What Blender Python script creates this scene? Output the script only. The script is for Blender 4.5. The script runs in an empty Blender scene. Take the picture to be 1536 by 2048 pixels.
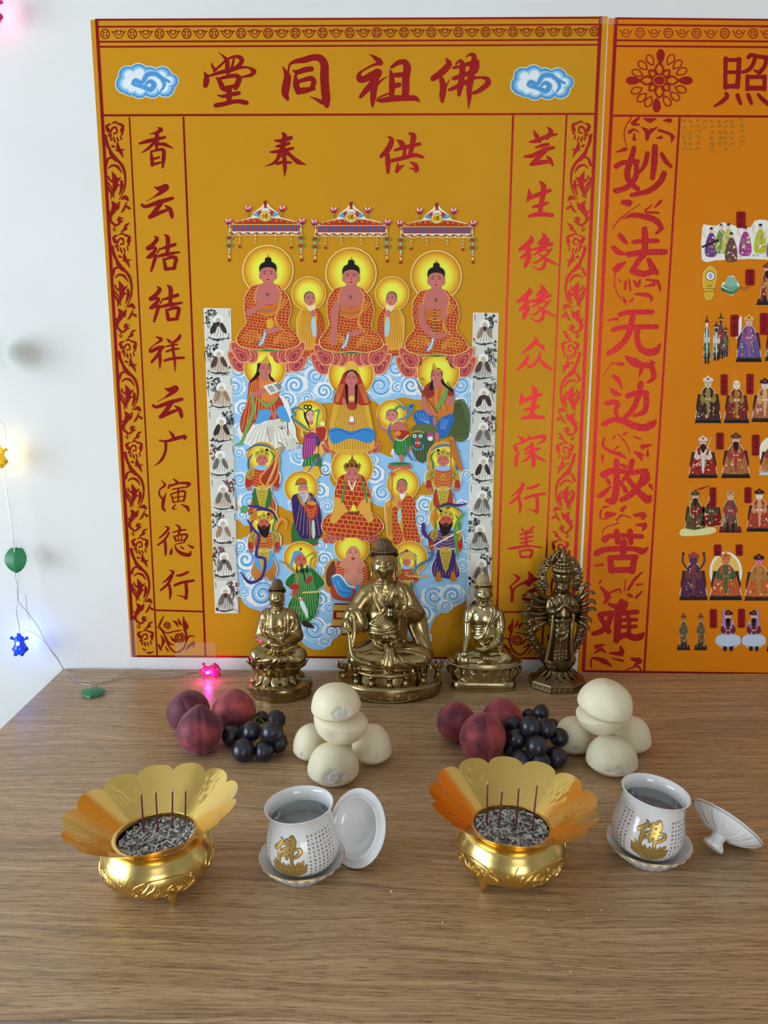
import bpy, bmesh, math, random
import numpy as np
from mathutils import Vector, Matrix, Euler, geometry, noise

sc = bpy.context.scene
COL = sc.collection
PI = math.pi

# ------------------------------------------------------------------ camera, light, exposure
F_PX, CX, CY = 1656.0,768.0,1024.0
PITCH, YAW, ROLL = [math.radians(a) for a in (11.08610602,-0.75366706,0.12605038)]
TZ = 0.75                                            # height of the table top
_cp, _sp, _cy, _sy = math.cos(PITCH), math.sin(PITCH), math.cos(YAW), math.sin(YAW)
FW = np.array([_sy * _cp, _cy * _cp, -_sp])
_rt = np.array([_cy, -_sy, 0.0])
_up = np.cross(_rt, FW)
RT = math.cos(ROLL) * _rt + math.sin(ROLL) * _up
UP = -math.sin(ROLL) * _rt + math.cos(ROLL) * _up
CAM = np.array([0.0,-1.3,1.2723609])

cam_data = bpy.data.cameras.new('camera')
cam = bpy.data.objects.new('camera', cam_data)
COL.objects.link(cam)
cam_data.sensor_fit = 'VERTICAL'
cam_data.sensor_height = 36.0
cam_data.lens = F_PX / 2048 * 36.0
cam_data.clip_start = 0.02
cam.matrix_world = Matrix(((RT[0], UP[0],-FW[0], CAM[0]),(RT[1], UP[1],-FW[1], CAM[1]),
                           (RT[2], UP[2],-FW[2], CAM[2]),(0,0,0,1)))
sc.camera = cam

sc.view_settings.view_transform = 'Standard'
sc.view_settings.look = 'None'
sc.view_settings.gamma = 1.0
sc.view_settings.use_curve_mapping = False
sc.view_settings.exposure = 0.0
sc.cycles.use_denoising = True
sc.cycles.max_bounces = 8
sc.cycles.diffuse_bounces = 5
sc.cycles.caustics_reflective = True
sc.cycles.sample_clamp_indirect = 6.0
sc.cycles.blur_glossy = 0.5

world = bpy.data.worlds.new('daylight')
sc.world = world
world.use_nodes = True
world.node_tree.nodes['Background'].inputs[0].default_value = (0.75,0.86,1.0,1)
world.node_tree.nodes['Background'].inputs[1].default_value = 1.1

WIN = dict(y0=-2.35, y1=-0.55, z0=0.55, z1=1.85)       # window opening in the left wall
XL = -2.1                                         # face of the left wall


def area(name, loc, rot, sx, sy, power, col):
    l = bpy.data.lights.new(name, 'AREA')
    l.shape = 'RECTANGLE'
    l.size, l.size_y = sx, sy
    l.energy = power
    l.color = col
    o = bpy.data.objects.new(name, l)
    COL.objects.link(o)
    o.location = loc
    o.rotation_euler = rot
    return o


# daylight coming in through the window of the left wall, and through the glazed door behind the camera
area('window_daylight', (XL - 0.10,(WIN['y0'] + WIN['y1']) / 2,(WIN['z0'] + WIN['z1']) / 2),
     (0,-PI / 2,0), WIN['z1'] - WIN['z0'] - 0.06, WIN['y1'] - WIN['y0'] - 0.06,59.0,(0.75,0.885,1.0))
area('glazed_door_daylight', (0.75,-3.975,1.1),(PI / 2,0,0),1.3,1.9,34.0,(1.0,0.97,0.92))


# ------------------------------------------------------------------ helpers
def ray(px, py):
    return FW + (px - CX) / F_PX * RT - (py - CY) / F_PX * UP


def atY(px, py, Y=0.0):
    d = ray(px, py)
    return CAM + d * ((Y - CAM[1]) / d[1])


def atZ(px, py, Z=TZ):
    d = ray(px, py)
    return CAM + d * ((Z - CAM[2]) / d[2])


def atX(px, py, X):
    d = ray(px, py)
    return CAM + d * ((X - CAM[0]) / d[0])


def mpp(P):
    return float((np.asarray(P) - CAM) @ FW / F_PX)


def lin(c):
    return tuple(((v / 255.0) / 12.92 if v <= 10 else (((v / 255.0) + 0.055) / 1.055) ** 2.4) for v in c[:3])


def set_props(o, label=None, cat=None, group=None, kind=None):
    for k, v in (('label', label),('category', cat),('group', group),('kind', kind)):
        if v:
            o[k] = v
    return o


def empty(name, loc, label=None, cat=None, group=None, rot=(0,0,0)):
    o = bpy.data.objects.new(name, None)
    COL.objects.link(o)
    o.location = [float(v) for v in loc]
    o.rotation_euler = rot
    o.empty_display_size = 0.02
    return set_props(o, label, cat, group)


def link(name, mesh, mat=None, parent=None, smooth=True, loc=None, rot=None):
    o = bpy.data.objects.new(name, mesh)
    COL.objects.link(o)
    if mat:
        for m in (mat if isinstance(mat, (list, tuple)) else [mat]):
            mesh.materials.append(m)
    if parent:
        o.parent = parent
    if loc is not None:
        o.location = [float(v) for v in loc]
    if rot is not None:
        o.rotation_euler = rot
    if smooth and len(mesh.polygons):
        mesh.polygons.foreach_set('use_smooth', [True] * len(mesh.polygons))
    return o


class MB:
    """collects shapes into one mesh"""

    def __init__(self):
        self.v, self.f, self.c = [],[],[]

    def add(self, vs, fs, M=None, col=None):
        b = len(self.v)
        for p in vs:
            p = Vector(p)
            self.v.append(M @ p if M else p)
        for f in fs:
            self.f.append([b + i for i in f])
            self.c.append(col)
        return self

    def box(self, x0, x1, y0, y1, z0, z1, M=None, col=None):
        vs = [(x, y, z) for z in (z0, z1) for y in (y0, y1) for x in (x0, x1)]
        return self.add(vs, [(0,2,3,1),(4,5,7,6),(0,1,5,4),(2,6,7,3),(0,4,6,2),(1,3,7,5)], M, col)

    def lathe(self, prof, n=48, M=None, col=None, mod=None, close=False):
        """prof: list of (r,z); mod(angle, r, z, i) -> (r, z)"""
        vs, fs = [],[]
        m = len(prof)
        for i, (r, z) in enumerate(prof):
            for k in range(n):
                a = 2 * PI * k / n
                rr, zz = (mod(a, r, z, i) if mod else (r, z))
                vs.append((rr * math.cos(a), rr * math.sin(a), zz))
        for i in range(m - 1 + (1 if close else 0)):
            j = (i + 1) % m
            for k in range(n):
                k2 = (k + 1) % n
                fs.append((i * n + k, i * n + k2, j * n + k2, j * n + k))
        if not close:
            if prof[0][0] > 1e-6 or True:
                fs.append(tuple(reversed(range(n))))
                fs.append(tuple((m - 1) * n + k for k in range(n)))
        return self.add(vs, fs, M, col)

    def tube(self, pts, rad, n=10, M=None, col=None, smooth=0, flat=1.0):
        pts = [Vector(p) for p in pts]
        rs = list(rad) if isinstance(rad, (list, tuple)) else [rad] * len(pts)
        if smooth:
            pts, rs = crom(pts, rs, smooth)
        vs, fs = [],[]
        N = None
        for i, p in enumerate(pts):
            t = (pts[min(i + 1, len(pts) - 1)] - pts[max(i - 1,0)])
            t = t.normalized() if t.length > 1e-9 else Vector((0,0,1))
            if N is None:
                N = t.orthogonal().normalized()
            N = (N - t * N.dot(t))
            N = N.normalized() if N.length > 1e-9 else t.orthogonal().normalized()
            B = t.cross(N)
            for k in range(n):
                a = 2 * PI * k / n
                vs.append(p + (N * math.cos(a) + B * math.sin(a) * flat) * rs[i])
        for i in range(len(pts) - 1):
            for k in range(n):
                k2 = (k + 1) % n
                fs.append((i * n + k, i * n + k2,(i + 1) * n + k2,(i + 1) * n + k))
        fs.append(tuple(reversed(range(n))))
        fs.append(tuple((len(pts) - 1) * n + k for k in range(n)))
        return self.add(vs, fs, M, col)

    def ball(self, c, r, nu=14, nv=9, M=None, col=None, disp=None):
        r = r if isinstance(r, (tuple, list)) else (r, r, r)
        vs = [(0,0,-1)]
        for j in range(1, nv):
            t = PI * j / nv
            for k in range(nu):
                a = 2 * PI * k / nu
                vs.append((math.sin(t) * math.cos(a), math.sin(t) * math.sin(a),-math.cos(t)))
        vs.append((0,0,1))
        fs = [(0,1 + (k + 1) % nu, 1 + k) for k in range(nu)]
        for j in range(nv - 2):
            for k in range(nu):
                k2 = (k + 1) % nu
                fs.append((1 + j * nu + k, 1 + j * nu + k2,1 + (j + 1) * nu + k2,1 + (j + 1) * nu + k))
        L = len(vs) - 1
        fs += [(L, L - nu + k, L - nu + (k + 1) % nu) for k in range(nu)]
        out = []
        for v in vs:
            s = disp(Vector(v)) if disp else 1.0
            out.append((c[0] + v[0] * r[0] * s, c[1] + v[1] * r[1] * s, c[2] + v[2] * r[2] * s))
        return self.add(out, fs, M, col)

    def build(self, name, mat=None, parent=None, smooth=True, loc=None, rot=None, bevel=0.0, kind=None):
        me = bpy.data.meshes.new(name)
        me.from_pydata([tuple(v) for v in self.v],[], self.f)
        if any(c is not None for c in self.c):
            ca = me.color_attributes.new('Col', 'FLOAT_COLOR', 'CORNER')
            buf = []
            for f, c in zip(self.f, self.c):
                c = c or (1,1,1)
                buf += [c[0], c[1], c[2],1.0] * len(f)
            ca.data.foreach_set('color', buf)
        me.validate()
        o = link(name, me, mat, parent, smooth, loc, rot)
        if bevel:
            b = o.modifiers.new('bevel', 'BEVEL')
            b.width = bevel
            b.segments = 3
            b.limit_method = 'ANGLE'
            b.angle_limit = math.radians(40)
        if smooth:
            try:
                me.set_sharp_from_angle(angle=math.radians(50))
            except Exception:
                pass
        if kind:
            o['kind'] = kind
        return o


def crom(pts, ws, n):
    """Catmull-Rom through points with widths"""
    if len(pts) < 3:
        out, ow = [],[]
        for i in range(n + 1):
            t = i / n
            out.append(pts[0] * (1 - t) + pts[-1] * t)
            ow.append(ws[0] * (1 - t) + ws[-1] * t)
        return out, ow
    P = [pts[0] * 2 - pts[1]] + list(pts) + [pts[-1] * 2 - pts[-2]]
    W = [ws[0]] + list(ws) + [ws[-1]]
    out, ow = [],[]
    for i in range(1, len(P) - 2):
        for s in range(n):
            t = s / n
            a, b, c, d = P[i - 1], P[i], P[i + 1], P[i + 2]
            out.append(0.5 * ((b * 2) + (c - a) * t + (a * 2 - b * 5 + c * 4 - d) * t * t + (b * 3 - a - c * 3 + d) * t ** 3))
            ow.append(W[i] * (1 - t) + W[i + 1] * t)
    out.append(P[-2])
    ow.append(W[-2])
    return out, ow


# ------------------------------------------------------------------ materials
def mat(name, col=(0.8,0.8,0.8), rough=0.5, metal=0.0, spec=0.5, attr=False, **kw):
    m = bpy.data.materials.new(name)
    m.use_nodes = True
    nt = m.node_tree
    b = nt.nodes['Principled BSDF']
    b.inputs['Base Color'].default_value = (*col, 1)
    b.inputs['Roughness'].default_value = rough
    b.inputs['Metallic'].default_value = metal
    b.inputs['Specular IOR Level'].default_value = spec
    for k, v in kw.items():
        b.inputs[k.replace('_', ' ')].default_value = v
    if attr:
        a = nt.nodes.new('ShaderNodeAttribute')
        a.attribute_name = 'Col'
        nt.links.new(a.outputs['Color'], b.inputs['Base Color'])
    return m


def nd(m, typ, **inp):
    n = m.node_tree.nodes.new(typ)
    for k, v in inp.items():
        k = k.replace('_', ' ')
        if k in n.inputs:
            n.inputs[k].default_value = v
    return n


def wire(m, a, ao, b, bi):
    m.node_tree.links.new(a.outputs[ao], b.inputs[bi])


def ramp(m, stops):
    r = m.node_tree.nodes.new('ShaderNodeValToRGB')
    while len(r.color_ramp.elements) < len(stops):
        r.color_ramp.elements.new(0.5)
    for e, (p, c) in zip(r.color_ramp.elements, stops):
        e.position = p
        e.color = (*c, 1)
    return r


def bump_noise(m, scale, strength, dist=0.001, detail=3.0, coord='Object'):
    tc = nd(m, 'ShaderNodeTexCoord')
    n = nd(m, 'ShaderNodeTexNoise', Scale=scale, Detail=detail)
    bu = nd(m, 'ShaderNodeBump', Strength=strength, Distance=dist)
    wire(m, tc, coord, n, 'Vector')
    wire(m, n, 'Fac', bu, 'Height')
    m.node_tree.links.new(bu.outputs[0], m.node_tree.nodes['Principled BSDF'].inputs['Normal'])
    return n


def noise_color(m, scale, c0, c1, p0=0.35, p1=0.65, detail=4.0, vec=(1,1,1), coord='Object'):
    tc = nd(m, 'ShaderNodeTexCoord')
    mp = nd(m, 'ShaderNodeMapping')
    mp.inputs['Scale'].default_value = vec
    n = nd(m, 'ShaderNodeTexNoise', Scale=scale, Detail=detail)
    r = ramp(m, [(p0, c0),(p1, c1)])
    wire(m, tc, coord, mp, 'Vector')
    wire(m, mp, 'Vector', n, 'Vector')
    wire(m, n, 'Fac', r, 'Fac')
    m.node_tree.links.new(r.outputs[0], m.node_tree.nodes['Principled BSDF'].inputs['Base Color'])
    return m


M = {}
M['wall'] = mat('painted_plaster', (0.80,0.81,0.80),0.75, spec=0.25)
noise_color(M['wall'],5.0,(0.79,0.80,0.79),(0.83,0.84,0.83))
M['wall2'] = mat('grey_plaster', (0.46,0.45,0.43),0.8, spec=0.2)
M['ceiling'] = mat('ceiling_paint', (0.62,0.62,0.60),0.8)
M['floor'] = mat('floor_tile', (0.30,0.26,0.22),0.35)
noise_color(M['floor'],3.0,(0.24,0.20,0.16),(0.34,0.29,0.24))
M['frame'] = mat('white_window_frame', (0.75,0.75,0.74),0.4)
M['door'] = mat('painted_door', (0.35,0.24,0.15),0.45)


def wood_material():
    m = mat('oak_grain_laminate', (0.3,0.2,0.1),0.36, spec=0.5)
    b = m.node_tree.nodes['Principled BSDF']
    tc = nd(m, 'ShaderNodeTexCoord')

    def noise_at(sx, sy, scale, detail, rough=0.55, src=None, out='Object'):
        mp = nd(m, 'ShaderNodeMapping')
        mp.inputs['Scale'].default_value = (sx, sy, 1)
        wire(m, src or tc, 0 if src else out, mp, 'Vector')
        n = nd(m, 'ShaderNodeTexNoise', Scale=scale, Detail=detail, Roughness=rough)
        wire(m, mp, 'Vector', n, 'Vector')
        return n

    def math_(op, a, b_):
        n = nd(m, 'ShaderNodeMath')
        n.operation = op
        for i, q in enumerate((a, b_)):
            if isinstance(q, (int, float)):
                n.inputs[i].default_value = q
            else:
                wire(m, q[0], q[1], n, i)
        return n
    warp = noise_at(1.3,3.4,1.6,2.0)
    sep = nd(m, 'ShaderNodeSeparateXYZ')
    wire(m, tc, 'Object', sep, 'Vector')
    y2 = math_('ADD', (sep, 'Y'),(math_('MULTIPLY', (warp, 'Fac'),0.085),0))
    comb = nd(m, 'ShaderNodeCombineXYZ')
    wire(m, math_('MULTIPLY', (sep, 'X'),0.022),0, comb, 'X')
    wire(m, y2,0, comb, 'Y')
    fine = nd(m, 'ShaderNodeTexNoise', Scale=430.0, Detail=3.0, Roughness=0.65)
    wire(m, comb, 0, fine, 'Vector')
    mid = nd(m, 'ShaderNodeTexNoise', Scale=130.0, Detail=2.0)
    wire(m, comb, 0, mid, 'Vector')
    broad = nd(m, 'ShaderNodeTexNoise', Scale=16.0, Detail=2.0)
    wire(m, comb, 0, broad, 'Vector')
    pores = noise_at(55,760,1.0,2.0)
    flecks = noise_at(24,420,1.0,3.0,0.7)
    cur = None
    for src, stops in ((fine, [(0.33,(0.330,0.203,0.102)),(0.50,(0.475,0.315,0.170)),(0.68,(0.570,0.402,0.235))]),
                       (mid, [(0.34,(0.78,0.76,0.73)),(0.62,(1.08,1.07,1.05))]),
                       (broad, [(0.32,(0.86,0.85,0.83)),(0.68,(1.08,1.07,1.06))]),
                       (pores, [(0.34,(0.58,0.53,0.48)),(0.46,(1,1,1))]),
                       (flecks, [(0.66,(1,1,1)),(0.76,(1.32,1.30,1.28))])):
        r = ramp(m, stops)
        wire(m, src, 'Fac', r, 'Fac')
        if cur is None:
            cur = r
        else:
            mx = nd(m, 'ShaderNodeMixRGB')
            mx.blend_type = 'MULTIPLY'
            mx.inputs[0].default_value = 1.0
            wire(m, cur, 0, mx, 1)
            wire(m, r, 0, mx, 2)
            cur = mx
    m.node_tree.links.new(cur.outputs[0], b.inputs['Base Color'])
    bu = nd(m, 'ShaderNodeBump', Strength=0.15, Distance=0.0006)
    wire(m, pores, 'Fac', bu, 'Height')
    m.node_tree.links.new(bu.outputs[0], b.inputs['Normal'])
    return m


M['wood'] = wood_material()
M['edge'] = mat('table_edge_band', (0.26,0.20,0.15),0.45)

# ------------------------------------------------------------------ the room
XR, YF, ZT = 2.7,-3.9,2.65


def structure(name, mb, m, **kw):
    o = mb.build(name, m, smooth=False, **kw)
    o['kind'] = 'structure'
    return o


structure('floor', MB().box(XL - 0.2, XR, YF, 0.0,-0.05,0.0), M['floor'])
structure('ceiling', MB().box(XL - 0.2, XR, YF, 0.0, ZT, ZT + 0.05), M['ceiling'])
structure('wall_back', MB().box(XL - 0.2, XR + 0.1,0.0,0.1,-0.05, ZT + 0.05), M['wall'])
wl = MB()
wl.box(XL - 0.2, XL, WIN['y1'],0,0, ZT).box(XL - 0.2, XL, YF, WIN['y0'],0, ZT)
wl.box(XL - 0.2, XL, WIN['y0'], WIN['y1'],0, WIN['z0']).box(XL - 0.2, XL, WIN['y0'], WIN['y1'], WIN['z1'], ZT)
structure('wall_left', wl, M['wall'])
structure('wall_right', MB().box(XR, XR + 0.1, YF, 0.0,0, ZT), M['wall2'])
wf = MB()
wf.box(XL - 0.2,0.0, YF - 0.1, YF, 0, ZT).box(1.5, XR + 0.1, YF - 0.1, YF, 0, ZT).box(0.0,1.5, YF - 0.1, YF, 2.2, ZT)
structure('wall_front', wf, M['wall2'])
fr = MB()
ym = (WIN['y0'] + WIN['y1']) / 2
for (a, b, c, d) in ((WIN['y0'], WIN['y0'] + 0.05, WIN['z0'], WIN['z1']),(WIN['y1'] - 0.05, WIN['y1'], WIN['z0'], WIN['z1']),
                     (WIN['y0'], WIN['y1'], WIN['z0'], WIN['z0'] + 0.05),(WIN['y0'], WIN['y1'], WIN['z1'] - 0.05, WIN['z1']),
                     (ym - 0.025, ym + 0.025, WIN['z0'], WIN['z1'])):
    fr.box(XL - 0.08, XL - 0.03, a, b, c, d)
structure('window_1', fr, M['frame'])
dr = MB()
for (a, b, c, d) in ((0.0,0.06,0,2.2),(1.44,1.5,0,2.2),(0.06,1.44,2.14,2.2),(0.72,0.78,0,2.14),(0.06,1.44,0,0.12)):
    dr.box(a, b, YF - 0.07, YF - 0.02, c, d)
structure('door_1', dr, M['frame'])

# ------------------------------------------------------------------ the table
table = empty('offering_table', (0.12,-0.37,0), 'light brown oak grain table pushed into the corner under the yellow posters', 'table')
TX0, TX1, TY0, TY1 = -0.5515,0.79,-0.7365,-0.0035
tt = MB().box(TX0, TX1, TY0, TY1, TZ - 0.032, TZ)
o = tt.build('tabletop', M['wood'], table, smooth=False, loc=(-0.12,0.37,0), bevel=0.0015)
MB().box(TX0, TX1, TY0 - 0.0012, TY0, TZ - 0.031, TZ - 0.0012).build('edge_band', M['edge'], table, smooth=False, loc=(-0.12,0.37,0))
for lx in (TX0 + 0.05, TX1 - 0.05):
    for ly in (TY0 + 0.05, TY1 - 0.05):
        MB().box(lx - 0.025, lx + 0.025, ly - 0.025, ly + 0.025,0, TZ - 0.032).build('leg', M['edge'], table, smooth=False, loc=(-0.12,0.37,0), bevel=0.002)

# ------------------------------------------------------------------ solid modelling by distance fields
class SDF:
    def __init__(self, lo, hi, h):
        self.lo, self.h = np.array(lo, np.float32), h
        self.n = [int((b - a) / h) + 2 for a, b in zip(lo, hi)]
        self.ax = [self.lo[i] + h * np.arange(self.n[i], dtype=np.float32) for i in range(3)]
        self.D = np.full(self.n, 0.05, np.float32)

    def _sl(self, lo, hi, pad):
        s = []
        for i in range(3):
            a = int((lo[i] - pad - self.lo[i]) / self.h)
            b = int((hi[i] + pad - self.lo[i]) / self.h) + 2
            s.append(slice(max(a, 0), max(min(b, self.n[i]),0)))
        return tuple(s)

    def _xyz(self, s):
        return (self.ax[0][s[0]][:, None, None], self.ax[1][s[1]][None, :, None], self.ax[2][s[2]][None, None, :])

    def put(self, fn, lo, hi, k=0.002, sub=False):
        s = self._sl(lo, hi, max(k, 0.001) * 2 + 4 * self.h)
        if any(q.stop <= q.start for q in s):
            return self
        d = fn(*self._xyz(s)).astype(np.float32)
        A = self.D[s]
        if sub:
            d = -d
            hh = np.maximum(k - np.abs(A - d),0) / k
            self.D[s] = np.maximum(A, d) + hh * hh * k * 0.25
        else:
            hh = np.maximum(k - np.abs(A - d),0) / k
            self.D[s] = np.minimum(A, d) - hh * hh * k * 0.25
        return self

    def ell(self, c, r, k=0.002, rot=None, sub=False):
        c = np.array(c, float)
        R = np.array(Euler(rot).to_matrix()) if rot else np.eye(3)

        def fn(x, y, z):
            x, y, z = x - c[0], y - c[1], z - c[2]
            q = [(R[0, i] * x + R[1, i] * y + R[2, i] * z) / r[i] for i in range(3)]
            k0 = np.sqrt(q[0] ** 2 + q[1] ** 2 + q[2] ** 2)
            k1 = np.sqrt((q[0] / r[0]) ** 2 + (q[1] / r[1]) ** 2 + (q[2] / r[2]) ** 2) + 1e-9
            return k0 * (k0 - 1) / k1
        m = max(r) if rot else None
        e = np.array([m] * 3 if rot else r)
        return self.put(fn, c - e, c + e, k, sub)

    def cap(self, a, b, ra, rb=None, k=0.002, sub=False, flat=None):
        rb = ra if rb is None else rb
        a, b = np.array(a, float), np.array(b, float)
        d = b - a
        L2 = float(d @ d) + 1e-12

        def fn(x, y, z):
            px, py, pz = x - a[0], y - a[1], z - a[2]
            t = np.clip((px * d[0] + py * d[1] + pz * d[2]) / L2,0,1)
            qy = (py - t * d[1])
            if flat:
                qy = qy / flat
            return np.sqrt((px - t * d[0]) ** 2 + qy ** 2 + (pz - t * d[2]) ** 2) - (ra + (rb - ra) * t)
        m = max(ra, rb) * (max(flat, 1) if flat else 1)
        return self.put(fn, np.minimum(a, b) - m, np.maximum(a, b) + m, k, sub)

    def path(self, pts, rs, k=0.002, n=4, sub=False, flat=None):
        pts = [Vector(p) for p in pts]
        rs = list(rs) if isinstance(rs, (list, tuple)) else [rs] * len(pts)
        if n > 1:
            pts, rs = crom(pts, rs, n)
        for i in range(len(pts) - 1):
            self.cap(pts[i], pts[i + 1], rs[i], rs[i + 1], k, sub, flat)
        return self

    def mesh(self, name):
        D, h = self.D, self.h
        S = D < 0
        n = self.n
        c = np.zeros([m - 1 for m in n], np.int8)
        for i in (0,1):
            for j in (0,1):
                for k in (0,1):
                    c += S[i:n[0] - 1 + i, j:n[1] - 1 + j, k:n[2] - 1 + k]
        I, J, K = np.nonzero((c > 0) & (c < 8))
        idx = np.full(c.shape, -1, np.int32)
        idx[I, J, K] = np.arange(len(I))
        acc = np.zeros((len(I),3))
        cnt = np.zeros(len(I))
        corners = [(0,0,0),(1,0,0),(0,1,0),(1,1,0),(0,0,1),(1,0,1),(0,1,1),(1,1,1)]
        for a in range(8):
            for ax in range(3):
                p = corners[a]
                if p[ax]:
                    continue
                q = list(p)
                q[ax] = 1
                da = D[I + p[0], J + p[1], K + p[2]]
                db = D[I + q[0], J + q[1], K + q[2]]
                cr = (da < 0) != (db < 0)
                t = np.where(cr, da / np.where(cr, da - db, 1),0)
                pos = np.stack([np.full(len(I), float(v)) for v in p],1)
                pos[:, ax] += t
                acc += pos * cr[:, None]
                cnt += cr
        V = (np.stack([I, J, K],1) + acc / cnt[:, None]) * h + self.lo
        quads = []
        for ax in range(3):
            u, w = [(1,2),(2,0),(0,1)][ax]
            sl0 = [slice(None)] * 3
            sl1 = [slice(None)] * 3
            sl0[ax] = slice(0, n[ax] - 1)
            sl1[ax] = slice(1, n[ax])
            A, B = S[tuple(sl0)], S[tuple(sl1)]
            E = np.nonzero(A != B)
            ok = (E[u] > 0) & (E[w] > 0) & (E[u] < n[u] - 1) & (E[w] < n[w] - 1)
            E = [e[ok] for e in E]
            inside = A[tuple(E)]

            def cell(du, dw):
                q = list(E)
                q[u] = E[u] - du
                q[w] = E[w] - dw
                return idx[tuple(q)]
            Q = np.stack([cell(1,1), cell(0,1), cell(0,0), cell(1,0)],1)
            Q[~inside] = Q[~inside][:, ::-1]
            quads.append(Q)
        Q = np.concatenate(quads)
        me = bpy.data.meshes.new(name)
        me.vertices.add(len(V))
        me.vertices.foreach_set('co', V.astype(np.float32).ravel())
        me.loops.add(len(Q) * 4)
        me.loops.foreach_set('vertex_index', Q.astype(np.int32).ravel())
        me.polygons.add(len(Q))
        me.polygons.foreach_set('loop_start', np.arange(0, len(Q) * 4,4, dtype=np.int32))
        me.update(calc_edges=True)
        me.validate()
        return me

    def build(self, name, m=None, parent=None, **kw):
        return link(name, self.mesh(name), m, parent, True, **kw)


# ------------------------------------------------------------------ peaches
def peach_material():
    m = mat('peach_skin', (0.25,0.04,0.05),0.55, spec=0.25, Sheen_Weight=0.35, Sheen_Roughness=0.5)
    m.node_tree.nodes['Principled BSDF'].inputs['Sheen Tint'].default_value = (0.75,0.5,0.55,1)
    a = nd(m, 'ShaderNodeAttribute')
    a.attribute_name = 'Col'
    tc = nd(m, 'ShaderNodeTexCoord')
    n = nd(m, 'ShaderNodeTexNoise', Scale=55.0, Detail=6.0, Roughness=0.65)
    wire(m, tc, 'Object', n, 'Vector')
    n2 = nd(m, 'ShaderNodeTexNoise', Scale=22.0, Detail=3.0)
    wire(m, tc, 'Object', n2, 'Vector')
    r = ramp(m, [(0.35,(0.62,0.62,0.70)),(0.65,(1.25,1.15,1.1))])
    wire(m, n, 'Fac', r, 'Fac')
    r2 = ramp(m, [(0.35,(0.75,0.70,0.78)),(0.62,(1.2,1.15,1.1))])
    wire(m, n2, 'Fac', r2, 'Fac')
    x1 = nd(m, 'ShaderNodeMixRGB')
    x1.blend_type = 'MULTIPLY'
    x1.inputs[0].default_value = 1
    x2 = nd(m, 'ShaderNodeMixRGB')
    x2.blend_type = 'MULTIPLY'
    x2.inputs[0].default_value = 1
    wire(m, a, 'Color', x1,1)
    wire(m, r, 0, x1,2)
    wire(m, x1,0, x2,1)
    wire(m, r2,0, x2,2)
    m.node_tree.links.new(x2.outputs[0], m.node_tree.nodes['Principled BSDF'].inputs['Base Color'])
    return m


M['peach'] = peach_material()


def peach(px, py, rx, label, seed, tip=0.07, spin=0.0, lean=(0,0), dark=0.5, tall=1.0, grp='peaches offered on the table'):
    """rx: radius in photo pixels"""
    P = atZ(px, py, TZ + 0.03)
    R = rx * mpp(P)
    P = atZ(px, py, TZ + R * tall)
    rnd = random.Random(seed)
    off = Vector((rnd.random() * 9, rnd.random() * 9, rnd.random() * 9))
    Rm = Euler((lean[0], lean[1], spin)).to_matrix()
    mb = MB()
    nu, nv = 72,44
    vs, fs, cols = [],[],[]
    for j in range(nv + 1):
        t = PI * j / nv
        for k in range(nu):
            a = 2 * PI * k / nu
            d = Vector((math.sin(t) * math.cos(a), math.sin(t) * math.sin(a), math.cos(t)))
            s = 1.0 + tip * math.exp(-(t / 0.35) ** 2) - 0.03 * math.sin(t * 2) ** 2
            aa = abs((a + PI + PI / 2) % (2 * PI) - PI)            # cleft runs down the -y side
            s -= 0.045 * math.exp(-(aa / 0.16) ** 2) * min(1, math.sin(t) * 2.2) * (1 if t < 2.3 else 0.4)
            s -= 0.06 * math.exp(-((PI - t) / 0.25) ** 2)
            s += 0.018 * noise.noise(d * 1.6 + off)
            v = Rm @ (Vector((d.x, d.y, d.z * tall)) * s * R)
            vs.append(v)
            w = 0.5 + 0.75 * noise.noise(d * 1.2 + off * 1.7) + 0.25 * noise.noise(d * 4 + off) + 0.25 * d.z * (dark - 0.3)
            w = max(0, min(1, w + dark - 0.5))
            c0, c1 = (0.42,0.075,0.080),(0.135,0.034,0.055)
            cols.append(tuple(c0[i] * (1 - w) + c1[i] * w for i in range(3)))
    for j in range(nv):
        for k in range(nu):
            k2 = (k + 1) % nu
            fs.append((j * nu + k2, j * nu + k, (j + 1) * nu + k, (j + 1) * nu + k2))
    me = bpy.data.meshes.new('peach')
    me.from_pydata([tuple(v) for v in vs],[], fs)
    zmin = min(v.z for v in vs)
    ca = me.color_attributes.new('Col', 'FLOAT_COLOR', 'POINT')
    ca.data.foreach_set('color', [q for c in cols for q in (*c, 1.0)])
    me.validate()
    o = link('peach', me, M['peach'], None, True, loc=(P[0], P[1], TZ - zmin - 0.0006))
    set_props(o, label, 'peach', grp)
    return o


peach(376,1421,43.5, 'leftmost purple-red peach, half hidden behind the pointed one, its cleft on top', 3,0.05,0.4,(0.35,-0.35),0.78)
peach(399,1459,45, 'dark purple peach with a pointed top in front, beside the grapes with a green stem', 5,0.16,0.35,(0.06,0.03),0.98,1.08)
peach(468,1421,43.5, 'red peach with pale streaks standing behind the grapes with a green stem', 8,0.05,2.4,(0.2,0.2),0.30)
peach(912,1442,39.5, 'maroon peach at the left back of the right-hand fruit heap', 11,0.05,0.9,(0.1,-0.12),0.58,1.06)
peach(965,1472,46, 'red peach with a vertical cleft, in front, right behind the right incense bowl', 14,0.06,0.16,(0.08,0.0),0.36,1.10)
peach(1005,1437,42, 'red peach tucked behind the dark grapes and the cleft peach on the right', 17,0.08,2.8,(0.1,0.05),0.28)


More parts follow.
